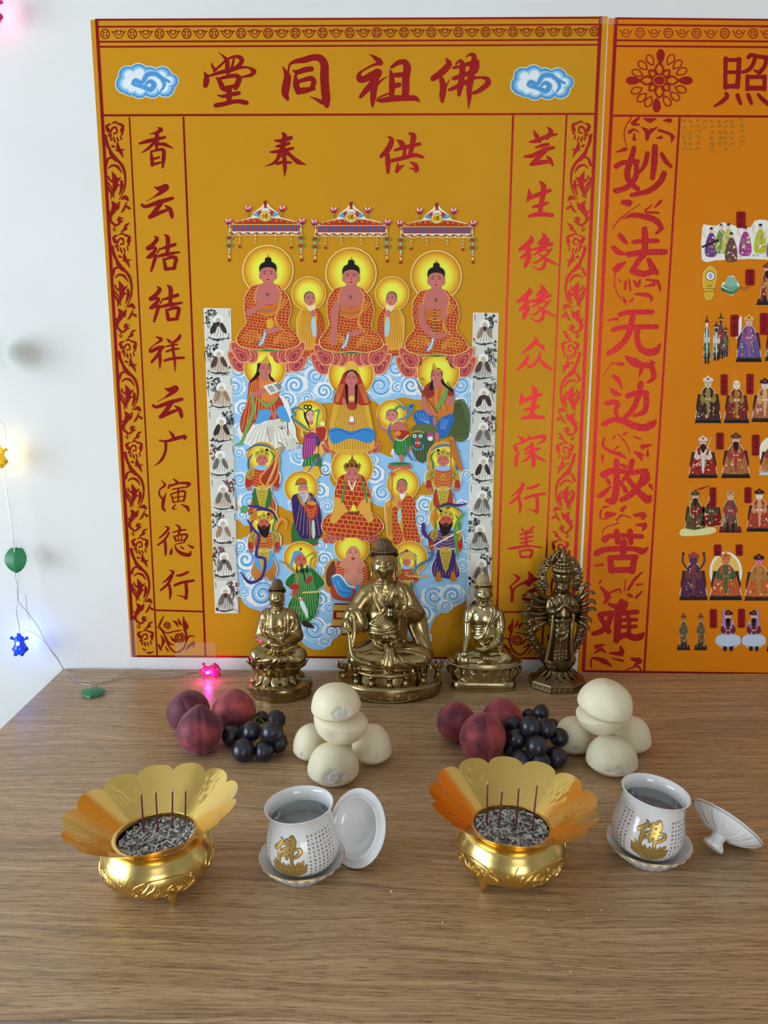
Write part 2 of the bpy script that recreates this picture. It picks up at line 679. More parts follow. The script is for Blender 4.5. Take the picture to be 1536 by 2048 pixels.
# ------------------------------------------------------------------ grapes
M['grape'] = mat('dark_grape_skin', (0.012,0.012,0.026),0.33, spec=0.5, Coat_Weight=0.25, Coat_Roughness=0.3)
_n = noise_color(M['grape'],60.0,(0.005,0.005,0.011),(0.022,0.025,0.050),0.38,0.70,5.0)
M['stem'] = mat('green_grape_stem', (0.11,0.15,0.035),0.6)


def grape_bunch(name_label, items, stem_px=None, grp='grape bunches'):
    placed = []
    for (px, py, r, zr) in items:
        P = atZ(px, py, TZ + 0.013 * zr)
        R = r * mpp(P)
        P = atZ(px, py, TZ + R * zr + 0.0002)
        placed.append((tuple(P), R))
    c = np.mean([p for p, _ in placed], axis=0)
    root = empty('grape_bunch', (c[0], c[1], TZ), name_label, 'grapes', grp)
    rnd = random.Random(len(items))
    stem = MB()
    hub = Vector((c[0], c[1], max(p[2] for p, _ in placed) - 0.016))
    if stem_px:
        hub = Vector(atZ(stem_px[0], stem_px[1], hub.z + 0.004))
    base = None
    for p, R in placed:
        ez = 1.0 + rnd.random() * 0.08
        mb = MB().ball((0,0,0),(R, R, R * ez),28,18)
        g = mb.build('grape', M['grape'], root, loc=(p[0] - c[0], p[1] - c[1], p[2] - TZ),
                     rot=(rnd.uniform(-.5,.5), rnd.uniform(-.5,.5),0))
        if base is None:
            base = True
        d = (hub - Vector(p))
        e = Vector(p) + d.normalized() * R * 0.93
        mid = (e + hub) / 2 + Vector((0,0,0.002))
        q = Vector((c[0], c[1], TZ))
        stem.tube([e - q, mid - q, hub - q],[0.0016,0.0009,0.0012],6, smooth=3)
    if stem_px:
        q = Vector((c[0], c[1], TZ))
        for ang in range(5):
            a = ang * 1.26
            stem.tube([hub - q, hub - q + Vector((math.cos(a) * 0.007, math.sin(a) * 0.007,0.003 + 0.002 * (ang % 2)))],[0.0014,0.0017],6)
        stem.tube([hub - q, hub - q + Vector((0.004,-0.002,0.007))],[0.0016,0.0012],6)
    stem.build('stem', M['stem'], root)
    return root


def cr(ox, oy, s, *it):
    return [(ox + a / s, oy + b / s, r / s, z) for a, b, r, z in it]


grape_bunch('small bunch of blue-black grapes with a green stem showing, beside the dark pointed peach',
            cr(310,1350,5.297,(935,800,122,1.06),(1155,805,104,1.06),(815,640,108,1.1),(1300,715,106,1.3),(905,447,110,1.7),(1130,450,70,2.2),
               (1278,478,106,1.7),(1020,597,104,2.3),(1240,605,118,2.4)),(310 + 1085 / 5.297,1350 + 440 / 5.297))
grape_bunch('tall heap of black grapes with no stem showing, right behind the right incense bowl',
            cr(850,1350,5.12,(1185,900,106,1.06),(978,880,106,1.06),(1345,842,108,1.06),(885,760,92,1.1),(945,655,104,2.3),(1145,730,110,2.4),
               (1372,640,98,2.2),(1300,525,78,2.4),(920,520,98,2.9),(1230,550,104,3.3),(1075,530,108,3.6),(1060,410,66,3.2),(1185,388,84,4.0)))


# ------------------------------------------------------------------ steamed buns
def bun_material():
    m = mat('steamed_dough', (0.70,0.66,0.53),0.5, spec=0.4, attr=True, Subsurface_Weight=0.18, Subsurface_Scale=0.006)
    m.node_tree.nodes['Principled BSDF'].inputs['Subsurface Radius'].default_value = (1.0,0.8,0.5)
    bump_noise(m, 90.0,0.10,0.001)
    return m


M['bun'] = bun_material()


def bun(loc, R, H, label, seed, rot=(0,0,0), torn=None, squash=1.0, grp='steamed buns in the offering heaps', dimple=None, spot=None):
    """dome-shaped bun, flat bottom at z=0 of its own frame; torn: list of (direction, angular radius)"""
    rnd = random.Random(seed)
    off = Vector((rnd.random() * 9, rnd.random() * 9, rnd.random() * 9))
    nu, nv = 96,64
    vs, cols, fs = [],[],[]
    Rm = Euler(rot).to_matrix()
    torn = [(Vector(d).normalized(), a) for d, a in (torn or [])]
    dimple = [(Vector(d).normalized(), a, q) for d, a, q in (dimple or [])]
    for j in range(nv + 1):
        t = PI * j / nv
        for k in range(nu):
            a = 2 * PI * k / nu
            d = Vector((math.sin(t) * math.cos(a), math.sin(t) * math.sin(a), math.cos(t)))
            # profile: rounded dome over a flatter bottom
            rr = abs(math.sin(t)) ** 0.82
            zz = math.cos(t)
            zz = zz if zz > 0 else -(abs(zz) ** 1.3) * 0.42
            p = Vector((rr * math.cos(a) * R, rr * math.sin(a) * R * squash, zz * H * 0.72 + 0.28 * H))
            p *= 1 + 0.035 * noise.noise(d * 1.4 + off)
            c = (0.78,0.71,0.515)
            f = 0.5 + 0.5 * noise.noise(d * 2.5 + off)
            c = tuple(x * (0.96 + 0.06 * f) for x in c)
            for q, ar in torn:
                an = d.angle(q) + 0.10 * noise.noise(d * 7 + off)
                if an < ar:
                    e = min(1,(ar - an) / (0.22 * ar))
                    rough = noise.noise(d * 13 + off) + 0.6 * noise.noise(d * 27 + off)
                    p *= 1 - e * (0.045 + 0.035 * rough)
                    g = 0.93 + 0.22 * rough
                    c = tuple(x * (1 - e) + y * e for x, y in zip(c, (0.70 * g, 0.665 * g, 0.585 * g)))
            if spot and d.angle(Vector(spot)) < 0.11 + 0.05 * noise.noise(d * 9 + off):
                c = (0.33,0.16,0.06)
            for q, ar, dep in dimple:
                an = d.angle(q)
                p *= 1 - dep * math.exp(-(an / ar) ** 2)
            vs.append(p)
            cols.append(c)
    for j in range(nv):
        for k in range(nu):
            k2 = (k + 1) % nu
            fs.append((j * nu + k2, j * nu + k, (j + 1) * nu + k, (j + 1) * nu + k2))
    vs = [Rm @ v for v in vs]
    me = bpy.data.meshes.new('steamed_bun')
    me.from_pydata([tuple(v) for v in vs],[], fs)
    ca = me.color_attributes.new('Col', 'FLOAT_COLOR', 'POINT')
    ca.data.foreach_set('color', [q for c in cols for q in (*c, 1.0)])
    me.validate()
    zmin = min(v.z for v in vs)
    o = link('steamed_bun', me, M['bun'], None, True, loc=(loc[0], loc[1], loc[2] - zmin))
    set_props(o, label, 'steamed bun', grp)
    o['top'] = max(v.z for v in vs) - zmin + loc[2]
    return o


def bunpos(ox, oy, s, x, y, Z):
    return atZ(ox + x / s, oy + y / s, Z)


G1 = (570,1350,6.4)
# bottom three, then the upturned one, then the topmost
def gb(g, cx, cy, rx, H, z0, label, seed, **kw):
    P = bunpos(*g, cx, cy, z0 + H * 0.45)
    R = rx / g[2] * mpp(P)
    o = bun((P[0], P[1], z0), R, H, label, seed, **kw)
    return o


gb(G1,330,880,228,0.044, TZ, 'left bottom bun of the left heap, with a small brown spot on its skin', 21, spot=(-0.86,-0.62,-0.12), torn=[((-0.4,-1,-0.05),0.20)])
gb(G1,1110,905,262,0.046, TZ, 'right bottom bun of the left heap, smooth and in shade', 22, torn=[((0.25,-1,0.02),0.18)])
gb(G1,622,1150,330,0.047, TZ, 'front bun of the left heap with a big torn grey patch facing out', 23, torn=[((0.08,-1,0.08),0.50),((-1,-0.55,-0.12),0.22)])
gb(G1,742,672,348,0.040, TZ + 0.0425, 'upturned bun lying flat side up, second from top in the left heap', 24, rot=(PI + 0.05,0.16,0.3), dimple=[((-0.35,0.9,0.3),0.25,0.05)])
gb(G1,668,355,318,0.041, TZ + 0.0775, 'topmost bun of the left heap with a torn patch at its front', 25, rot=(0.05,-0.10,0), torn=[((0.30,-1,0.12),0.40)])
G2 = (1090,1340,6.678)
gb(G2,395,890,275,0.045, TZ, 'left bottom bun of the right heap, touching the black grapes', 31, torn=[((-0.15,-1,0.0),0.22)])
gb(G2,1150,880,262,0.045, TZ, 'right bottom bun of the right heap, smooth, half hidden', 32)
gb(G2,897,1150,338,0.045, TZ, 'front bun of the right heap with a pinched fold and torn spot at its front', 33, torn=[((0.05,-1,0.0),0.34)], dimple=[((-0.32,-1,0.0),0.16,0.10)])
gb(G2,740,660,350,0.038, TZ + 0.0415, 'upturned bun under the topmost one in the right heap', 34, rot=(PI + 0.04,-0.20,0.0), torn=[((1,0.55,-0.1),0.16)])
gb(G2,765,425,362,0.046, TZ + 0.0735, 'topmost bun of the right heap, big smooth tilted dome', 35, rot=(0.10,0.20,0.0))

# ------------------------------------------------------------------ incense bowls
M['gold'] = mat('polished_gold_sheet', (0.83,0.56,0.16),0.20,1.0)
M['gold2'] = mat('brushed_gold_body', (0.80,0.58,0.20),0.24,1.0)
bump_noise(M['gold2'],180.0,0.06,0.001)
M['ash'] = mat('incense_ash', (0.34,0.33,0.32),0.95, attr=True, spec=0.1)
M['incense'] = mat('maroon_incense_stick', (0.20,0.035,0.06),0.8)
M['tip'] = mat('burnt_incense_tip', (0.42,0.40,0.38),0.9)


def incense_bowl(gx, gy, tilt, spin, foot, sticks, label, seed, ash_label):
    P = atZ(gx, gy, TZ)
    SC = (0.945,0.945,0.875)
    P[2] -= 0.0065 * SC[2]
    root = empty('incense_bowl', P, label, 'incense burner', 'golden lotus incense bowls', rot=(0,0,0))
    root.scale = SC
    rnd = random.Random(seed)
    # body: bulging bowl
    prof = [(0.0,0.012),(0.020,0.0122),(0.034,0.0145),(0.046,0.020),(0.0545,0.029),(0.0575,0.039),(0.0572,0.047),(0.0545,0.054),
            (0.0515,0.0585),(0.0505,0.0615),(0.0480,0.0640),(0.0435,0.0655),(0.0415,0.0660),
            (0.0405,0.0655),(0.0405,0.060),(0.046,0.052),(0.050,0.044),(0.049,0.034),(0.04,0.022),(0.0,0.018)]
    body = MB().lathe(prof, 96)
    b = body.build('bowl', M['gold2'], root)
    # relief on the belly: medallion outlines and leaves
    def on(a, h, lift=0.0):
        rr = np.interp(h, [0.0122,0.0145,0.020,0.029,0.039,0.047,0.054,0.0585],[0.020,0.034,0.046,0.0545,0.0575,0.0572,0.0545,0.0515]) + lift
        return (rr * math.cos(a), rr * math.sin(a), h)
    rel = MB()
    for m4 in range(4):
        a0 = spin + m4 * PI / 2 + 0.3
        out = []
        for t in range(25):
            u = t / 24 * 2 * PI
            out.append(on(a0 + 0.60 * math.copysign(abs(math.cos(u)) ** 0.8, math.cos(u)),0.034 + 0.0155 * math.copysign(abs(math.sin(u)) ** 1.1, math.sin(u)),0.0))
        rel.tube(out, 0.0009,6)
        for q in range(13):
            aa = a0 - 0.48 + 0.96 * q / 12
            hh = 0.034 + rnd.uniform(-0.004,0.004)
            pts = [on(aa + rnd.uniform(-.05,.05) + 0.06 * math.sin(s * 2 + q), hh - 0.009 + 0.018 * s / 3) for s in range(4)]
            rel.tube(pts, [0.0009,0.0017,0.0015,0.0008],6, smooth=3)
            if q % 2 == 0:
                rel.tube([on(aa - 0.06, hh), on(aa + 0.07, hh + 0.003)],[0.0012,0.0008],6)
        a1 = a0 + PI / 4
        rel.tube([on(a1 - 0.12,0.051), on(a1 - 0.02,0.040), on(a1 + 0.02,0.022)],[0.0006,0.0011,0.0008],6, smooth=4)
        rel.tube([on(a1 + 0.16,0.053), on(a1 + 0.07,0.042), on(a1 + 0.02,0.022)],[0.0006,0.0011,0.0008],6, smooth=4)
    rel.build('relief', M['gold2'], root)
    for k in range(3):
        a = foot + k * 2 * PI / 3
        r0 = 0.0405
        mb = MB()
        d = Vector((math.cos(a), math.sin(a),0))
        mb.tube([d * (r0 + 0.004) + Vector((0,0,0.024)), d * (r0 + 0.004) + Vector((0,0,0.014)), d * (r0 + 0.007) + Vector((0,0,0.0072))],
                [0.0062,0.0055,0.0009],12, smooth=4)
        mb.build('leg', M['gold2'], root)
    # lotus flange
    N, rings = 13,22
    sub = 20
    n = N * sub
    vs, fs = [],[]
    rin, rout, rise = 0.0405,0.0895,0.0370
    for s in range(2):
        for i in range(rings + 1):
            u = i / rings
            for k in range(n):
                a = 2 * PI * k / n + spin
                w = ((k % sub) / sub) * 2 - 1
                lobe = math.sqrt(max(0,1 - (0.97 * w) ** 2))
                ro = rout - 0.0100 * (1 - lobe)
                r = rin + (ro - rin) * u
                rf = rin + (r * math.cos(w * PI / N * 0.60) / math.cos(PI / N * 0.30) - rin) * 1.0
                z = 0.0655 + rise * (rf - rin) / (rout - rin) - 0.0004 * u * math.cos(PI * w)
                # stamped picture on every third petal
                if s == 0:
                    pet = k // sub
                    q_ = 1 - (w / 0.75) ** 2 - ((u - 0.60) / 0.32) ** 2
                    if pet % 3 == seed % 3 and q_ > 0:
                        z += min(1, q_ * 3) * (0.0010 * noise.noise(Vector((w * 8 + pet * 3, u * 17, seed))) + 0.0011 * noise.noise(Vector((w * 17, u * 34, seed))))
                else:
                    z -= 0.0007
                vs.append((r * math.cos(a), r * math.sin(a), z))
    m = (rings + 1) * n
    for s in range(2):
        for i in range(rings):
            for k in range(n):
                k2 = (k + 1) % n
                q = (s * m + i * n + k, s * m + i * n + k2, s * m + (i + 1) * n + k2, s * m + (i + 1) * n + k)
                fs.append(q if s else q[::-1])
    for k in range(n):
        k2 = (k + 1) % n
        fs.append((rings * n + k, rings * n + k2, m + rings * n + k2, m + rings * n + k))
        fs.append((k2, k, m + k, m + k2))
    Mt = Matrix.Translation((0,0,0.0645)) @ Euler(tilt).to_matrix().to_4x4() @ Matrix.Translation((0,0,-0.0645))
    fl = MB().add(vs, [f[::-1] for f in fs], Mt).build('lotus_flange', M['gold'], root)
    ring = MB().tube([(0.0412 * math.cos(2 * PI * k / 64),0.0412 * math.sin(2 * PI * k / 64),0.0662) for k in range(65)],0.0011,8, M=Mt)
    ring.build('neck_ring', M['gold'], root)
    # ash bed with broken ash sticks
    A = MB()
    nr, na = 16,64
    vs, fs = [(0,0,0.0605)],[]
    for i in range(1, nr + 1):
        for k in range(na):
            a = 2 * PI * k / na
            r = 0.0404 * i / nr
            vs.append((r * math.cos(a), r * math.sin(a),0.060 + 0.0022 * noise.noise(Vector((math.cos(a) * r * 120, math.sin(a) * r * 120, seed))) + 0.001 * (1 - i / nr)))
    for k in range(na):
        fs.append((0,1 + k, 1 + (k + 1) % na))
    for i in range(nr - 1):
        for k in range(na):
            k2 = (k + 1) % na
            fs.append((1 + i * na + k, 1 + (i + 1) * na + k, 1 + (i + 1) * na + k2,1 + i * na + k2))
    A.add(vs, fs, Mt, (0.25,0.245,0.24))
    for q in range(420):
        r = 0.0385 * math.sqrt(rnd.random())
        a = rnd.uniform(0,2 * PI)
        L = rnd.uniform(0.0025,0.0080)
        yaw, pit = rnd.uniform(0, PI), rnd.uniform(-0.5,0.5)
        d = Vector((math.cos(yaw) * math.cos(pit), math.sin(yaw) * math.cos(pit), math.sin(pit))) * L / 2
        c = Vector((r * math.cos(a), r * math.sin(a),0.0612 + rnd.uniform(0,0.0022)))
        for e in (c - d, c + d):
            pass
        if max((c - d).to_2d().length, (c + d).to_2d().length) > 0.0397:
            continue
        g = rnd.choice([0.12,0.22,0.38,0.55,0.68,0.74,0.78])
        A.tube([c - d, c + d], rnd.uniform(0.00055,0.00105),6, Mt, (g, g * 0.985, g * 0.96))
    ash = A.build('incense_ash', M['ash'], None, loc=P)
    ash.scale = SC
    set_props(ash, ash_label, 'ash', kind='stuff')
    for (bx, by, tx, ty, lab) in sticks:
        Bp = atZ(bx, by, P[2] + 0.060 * SC[2])
        Tp = atY(tx, ty, Bp[1] + 0.003)
        st = empty('incense_stick', Bp, lab, 'incense', 'incense sticks standing in the ash')
        d = Vector(Tp) - Vector(Bp)
        MB().tube([d * -0.06, d * 0.5, d * 0.93],0.00088,8).build('stick', M['incense'], st)
        MB().tube([d * 0.93, d],[0.00092,0.0006],8).build('burnt_tip', M['tip'], st)
    return root


def S(ox, oy, s, x, y):
    return ox + x / s, oy + y / s


def sticks(g, rows, labs):
    return [(*S(*g, a, b), *S(*g, c, d), l) for (a, b, c, d), l in zip(rows, labs)]


BL, BR = (120,1500,4.042),(840,1500,4.042)
incense_bowl(318,1763,(0.0,-0.085,0),0.12,-0.98,
             sticks(BL, [(678,665,655,335),(790,655,773,318),(908,640,909,312),(1012,625,1016,310)],
                    ['first incense stick from the left in the left golden bowl', 'second incense stick from the left in the left golden bowl',
                     'third incense stick from the left in the left golden bowl', 'rightmost incense stick in the left golden bowl']),
             'left golden incense bowl, its lotus flange dipping to the left', 4, 'grey ash and broken ash sticks filling the left golden bowl')
incense_bowl(1019,1744,(0.0,0.035,0),0.33,-2.34,
             sticks(BR, [(540,625,546,250),(634,640,667,310),(778,620,800,285),(908,645,950,255)],
                    ['leftmost incense stick with a white ash tip in the right golden bowl', 'second incense stick from the left in the right golden bowl, the shortest',
                     'third incense stick from the left in the right golden bowl', 'rightmost leaning incense stick with an ash tip in the right golden bowl']),
             'right golden incense bowl with a level lotus flange, in front of the black grapes', 9, 'grey ash and broken ash sticks filling the right golden bowl')

# ------------------------------------------------------------------ text as mesh
def glyph_tris(text, size=1.0, fat=0.0):
    """outline text -> (verts2d, tris), origin at the centre of its box, height scaled to size"""
    cu = bpy.data.curves.new('tmp', 'FONT')
    cu.body = text
    cu.offset = fat
    cu.resolution_u = 3
    ob = bpy.data.objects.new('tmp', cu)
    COL.objects.link(ob)
    bpy.context.view_layer.update()
    dg = bpy.context.evaluated_depsgraph_get()
    me = ob.evaluated_get(dg).to_mesh()
    vs = [(v.co.x, v.co.y) for v in me.vertices]
    fs = [tuple(p.vertices) for p in me.polygons]
    ob.evaluated_get(dg).to_mesh_clear()
    bpy.data.objects.remove(ob)
    bpy.data.curves.remove(cu)
    if not vs:
        return [],[]
    x0, x1 = min(v[0] for v in vs), max(v[0] for v in vs)
    y0, y1 = min(v[1] for v in vs), max(v[1] for v in vs)
    s = size / max(x1 - x0, y1 - y0)
    return [((x - (x0 + x1) / 2) * s, (y - (y0 + y1) / 2) * s) for x, y in vs], fs


_gc = {}


def glyph(ch, fat=0.0):
    if (ch, fat) not in _gc:
        _gc[(ch, fat)] = glyph_tris(ch, 1.0, fat)
    return _gc[(ch, fat)]


# ------------------------------------------------------------------ lidded porcelain cups
M['china'] = mat('white_porcelain', (0.80,0.81,0.82),0.12, spec=0.6, Coat_Weight=0.4, Coat_Roughness=0.05)
M['gilt'] = mat('gilt_print', (0.62,0.40,0.11),0.32,0.7)
M['giltdark'] = mat('gilt_outline', (0.15,0.095,0.035),0.5)
M['ink'] = mat('grey_print', (0.13,0.12,0.105),0.4)
M['water'] = mat('clear_water', (0.88,0.95,0.95),0.02, Transmission_Weight=0.92, IOR=1.33)
CUP_OUT = [(0.0200,0.0040),(0.0262,0.0052),(0.0320,0.0110),(0.0350,0.0190),(0.0356,0.0265),(0.0345,0.0350),(0.0325,0.0430),(0.0309,0.0505),
           (0.0304,0.0560),(0.0309,0.0610),(0.0325,0.0650),(0.0335,0.0665)]


def cup_r(z):
    return float(np.interp(z, [p[1] for p in CUP_OUT],[p[0] for p in CUP_OUT]))


def wrap(vs, fs, a0, z0, lift, cuts=0):
    """bend a flat outline mesh around the cup wall; returns verts, faces"""
    bm = bmesh.new()
    bv = [bm.verts.new((x, y, 0)) for x, y in vs]
    for f in fs:
        try:
            bm.faces.new([bv[i] for i in f])
        except ValueError:
            pass
    if cuts:
        xs = [v.co.x for v in bm.verts]
        ys = [v.co.y for v in bm.verts]
        for ax, lo, hi in ((0, min(xs), max(xs)),(1, min(ys), max(ys))):
            for i in range(1, cuts):
                c = lo + (hi - lo) * i / cuts
                bmesh.ops.bisect_plane(bm, geom=bm.verts[:] + bm.edges[:] + bm.faces[:], plane_co=(c, c, 0), plane_no=(1 - ax, ax, 0))
    bm.verts.ensure_lookup_table()
    out = []
    for v in bm.verts:
        z = z0 + v.co.y
        r = cup_r(z) + lift
        a = a0 + v.co.x / cup_r(z0)
        out.append((r * math.cos(a), r * math.sin(a), z))
    bm.verts.index_update()
    faces = [tuple(v.index for v in f.verts) for f in bm.faces]
    bm.free()
    return out, faces


SUTRA = '观自在菩萨行深般若波罗蜜多时照见五蕴皆空度一切苦厄舍利子色不异空空不异色色即是空空即是色受想行识亦复如是舍利子是诸法空相不生不灭不垢不净不增不减是故空中无色无受想行识无眼耳鼻舌身意'


# brush strokes (x, y, width) of the big character
FO_ = [[(978,135,8),(1010,180,60),(1000,220,70),(930,290,70),(850,345,60)],[(935,350,50),(955,430,70),(945,520,65),(945,580,35)],
       [(1020,345,5),(1000,390,16),(970,440,24)],
       [(1185,125,8),(1230,100,30),(1265,110,50),(1270,160,60),(1255,250,70),(1235,350,70),(1220,450,60),(1220,550,45),(1210,650,8)],
       [(1085,200,20),(1110,170,24),(1140,170,40),(1150,240,60),(1140,350,60),(1125,440,60),(1115,515,35)],[(1060,235,30),(1120,225,30),(1200,200,45),(1300,175,50)],
       [(1300,180,45),(1290,250,50),(1200,290,35),(1060,345,40)],[(1060,345,40),(1120,330,40),(1200,300,40),(1290,270,40)],
       [(1020,460,35),(1090,430,45),(1170,390,50),(1260,345,30),(1340,335,24),(1400,350,50),(1410,395,60),(1350,450,50),(1290,485,40),(1230,500,20)]]


def ribbons(strokes, grow, sx, sy, cx=1130.0, cy=370.0):
    """brush strokes -> flat outline mesh about its own centre"""
    vs, fs = [],[]
    for st_ in strokes:
        P, W = crom([Vector((x, y, 0)) for x, y, w in st_],[w + grow for x, y, w in st_],5)
        b = len(vs)
        for i, p in enumerate(P):
            t = (P[min(i + 1, len(P) - 1)] - P[max(i - 1,0)]).normalized()
            for sg in (1,-1):
                vs.append(((p.x - t.y * W[i] / 2 * sg - cx) * sx, -(p.y + t.x * W[i] / 2 * sg - cy) * sy))
        fs += [(b + 2 * i, b + 2 * i + 1, b + 2 * i + 3, b + 2 * i + 2) for i in range(len(P) - 1)]
        for e, nb in ((0,1),(-1,-2)):
            c, n0 = P[e], len(vs)
            a0 = math.atan2(c.y - P[nb].y, c.x - P[nb].x)
            r = W[e] / 2
            vs += [((c.x + r * math.cos(a0 - PI / 2 + PI * k / 5) - cx) * sx, -(c.y + r * math.sin(a0 - PI / 2 + PI * k / 5) - cy) * sy) for k in range(6)]
            fs.append(tuple(range(n0, n0 + 6)))
    return vs, fs


def tea_cup(gx, gy, tilt, face, cols_right, cols_left, label, wlabel, slabel):
    P = atZ(gx, gy, TZ)
    # saucer
    sau = empty('saucer', P, slabel, 'saucer', 'porcelain saucers')
    prof = [(0.0,0.0028),(0.0235,0.003),(0.0245,0.0006),(0.0275,0.0006),(0.0300,0.0040),(0.0370,0.0102),(0.0425,0.0164),(0.0438,0.0184),
            (0.0432,0.0188),(0.0415,0.0172),(0.0355,0.0112),(0.0280,0.0056),(0.0,0.0048)]

    def scal(a, r, z, i):
        if 4 <= i <= 6:
            return (r + 0.0011 * abs(math.sin(a * 12)) - 0.0004 + 0.0006 * math.sin(a * 24 + i * 2), z)
        return (r, z)
    MB().lathe(prof, 192, mod=scal).build('dish', M['china'], sau)
    MB().tube([(0.0436 * math.cos(2 * PI * k / 96),0.0436 * math.sin(2 * PI * k / 96),0.0187) for k in range(97)],0.00045,6).build('gilt_rim', M['gilt'], sau)
    # cup
    Pc = (P[0] - tilt[1] * 0.045, P[1], TZ + 0.0048 + abs(tilt[1]) * 0.016)
    root = empty('tea_cup', Pc, label, 'cup', 'porcelain offering cups', rot=tilt)
    root.scale = (1.04,) * 3
    inner = [(0.0323,0.0667),(0.0302,0.0640),(0.0288,0.0600),(0.0284,0.0560),(0.0288,0.0505),(0.0303,0.0430),(0.0322,0.0350),(0.0332,0.0265),(0.0326,0.019),(0.029,0.0120),(0.022,0.008),(0.0,0.0072)]
    full = [(0.0,0.0046),(0.0175,0.0046),(0.0180,0.0020),(0.0200,0.0020)] + CUP_OUT + [(0.0331,0.0669)] + inner
    MB().lathe(full, 128).build('cup_body', M['china'], root)
    # printed character, lotus and scripture
    k_ = 0.0272 / 600
    v, f = wrap(*ribbons(FO_, 4, k_, k_ * 1.08), face, 0.0385,0.00036)
    MB().add(v, f).build('gilt_character', M['gilt'], root, smooth=False)
    v, f = wrap(*ribbons(FO_, 34, k_, k_ * 1.08), face, 0.0385,0.00018)
    MB().add(v, f).build('character_outline', M['giltdark'], root, smooth=False)
    lot, lot2 = MB(), MB()
    for row, (zz, wd, n) in enumerate(((0.0225,0.0125,7),(0.0185,0.0150,9),(0.0140,0.0135,8))):
        for q in range(n):
            xx = -wd + 2 * wd * q / (n - 1)
            dz = -0.0035 * math.cos(xx / wd * 1.5) + 0.0035
            lean = xx / wd * 0.6
            pet = [(0,0.0045),(0.0016,0.0018),(0.0019,-0.0006),(0.0010,-0.0030),(0,-0.0036),(-0.0010,-0.0030),(-0.0019,-0.0006),(-0.0016,0.0018)]
            for mbx, sc_, li in ((lot2,1.10,0.00022 + row * 0.00012),(lot, 0.96,0.00030 + row * 0.00012)):
                pp = [(xx + (x * math.cos(lean) + y * math.sin(lean)) * sc_, (y * math.cos(lean) - x * math.sin(lean)) * sc_ + dz) for x, y in pet]
                v, f = wrap(pp, [tuple(range(8))], face + 0.02, zz, li, 3)
                mbx.add(v, f)
    lot.build('gilt_lotus', M['gilt'], root, smooth=False)
    lot2.build('lotus_outline', M['giltdark'], root, smooth=False)
    i = 0
    for side, ncol in ((1, cols_right),(-1, cols_left)):
        tx = MB()
        for c in range(ncol):
            a = face + side * (0.62 + 0.128 * c) * (1 if side > 0 else 1.12)
            for rr in range(11):
                z = 0.0505 - rr * 0.0039
                g, gf = glyph(SUTRA[i % len(SUTRA)],0.02)
                i += 1
                v, f = wrap([(x * 0.00215, y * 0.00215) for x, y in g], gf, a, z, 0.0002)
                tx.add(v, f)
        tx.build('scripture_print', M['ink'], root, smooth=False)
    # water
    T = Matrix.Translation(Pc) @ Euler(tilt).to_matrix().to_4x4() @ Matrix.Scale(1.04,4)
    zw = 0.0535
    wv = MB().lathe([(0.0,0.0084),(0.022,0.0092),(0.0288,0.013),(0.0320,0.0195),(0.0327,0.0265),(0.0317,0.0350),(0.0298,0.0430),(0.0284,0.0505),(0.0283, zw),(0.0, zw)],64, T)
    w = wv.build('water', M['water'], None)
    set_props(w, wlabel, 'water', kind='stuff')
    return Pc


tea_cup(604,1741,(0.02,-0.075,0),-PI / 2 - 0.30,7,1, 'left white porcelain cup with a gilt character, filled with water', 'water standing in the left porcelain cup',
        'white saucer under the left porcelain cup')
tea_cup(1296,1712,(0.02,0.13,0),-PI / 2 - 0.26,6,3, 'right white porcelain cup leaning right, with a gilt character, filled with water', 'water standing in the right porcelain cup',
        'white saucer under the leaning right porcelain cup')


def cup_lid(C, axis, label, mold):
    """lid frame: +z from inside towards the knob; C = centre of the rim plane"""
    z = Vector(axis).normalized()
    q = Vector((0,0,1)).rotation_difference(z)
    root = empty('cup_lid', C, label, 'lid', 'porcelain cup lids', rot=q.to_euler())
    prof = [(0.0388,0.0),(0.0392,0.0010),(0.0380,0.0026),(0.0330,0.0064),(0.0250,0.0112),(0.0160,0.0150),(0.0095,0.0172),(0.0,0.0176),
            (0.0,0.0150),(0.010,0.0142),(0.018,0.0112),(0.0255,0.0062),(0.0285,0.0020),(0.0288,-0.0022),(0.0310,-0.0022),(0.0316,0.0010),(0.0350,0.0004)]

    def scal(a, r, zz, i):
        if 3 <= i <= 5:
            return (r, zz + 0.0012 * abs(math.sin(a * 6 + i * 0.5)) + 0.0004 * math.sin(a * 30 + i))
        return (r, zz)
    mb = MB()
    vs, fs = [],[]
    MBp = MB().lathe(prof, 160, mod=scal, close=True)
    MBp.build('lid_plate', M['china'], root)
    MB().lathe([(0.0,0.0165),(0.0078,0.0165),(0.0070,0.0205),(0.0072,0.0235),(0.0100,0.0275),(0.0112,0.0300),(0.0102,0.0322),(0.006,0.0334),(0.0,0.0336)],64,
               mod=lambda a, r, zz, i: (r + (0.0004 * math.sin(a * 10) if 4 <= i <= 6 else 0), zz)).build('knob', M['china'], root)
    MB().tube([(0.0386 * math.cos(2 * PI * k / 96),0.0386 * math.sin(2 * PI * k / 96),0.0021) for k in range(97)],0.00035,6).build('rim_line', M['ink'], root)
    return root


V0 = np.array((0,-0.85,0.53))
nrm = 0.755 * V0 + 0.656 * np.array((-1,0,0.0)) + 0.05 * np.array((0,0,1.0))
nrm = nrm / np.linalg.norm(nrm)
lc = atZ(713,1655, TZ + 0.0392 * math.sqrt(1 - nrm[2] ** 2) + 0.0011)
cup_lid(lc, -nrm, 'white porcelain lid standing on edge behind the left cup, its hollow inside showing', 1)
ax = Vector((-0.60,-0.40,-0.66)).normalized()
rc = atZ(1190 + 1178 / 4.439,1540 + 462 / 4.439, TZ + 0.0305)
cup_lid(rc, ax, 'white porcelain lid tipped over on its knob to the right of the right cup', 2)

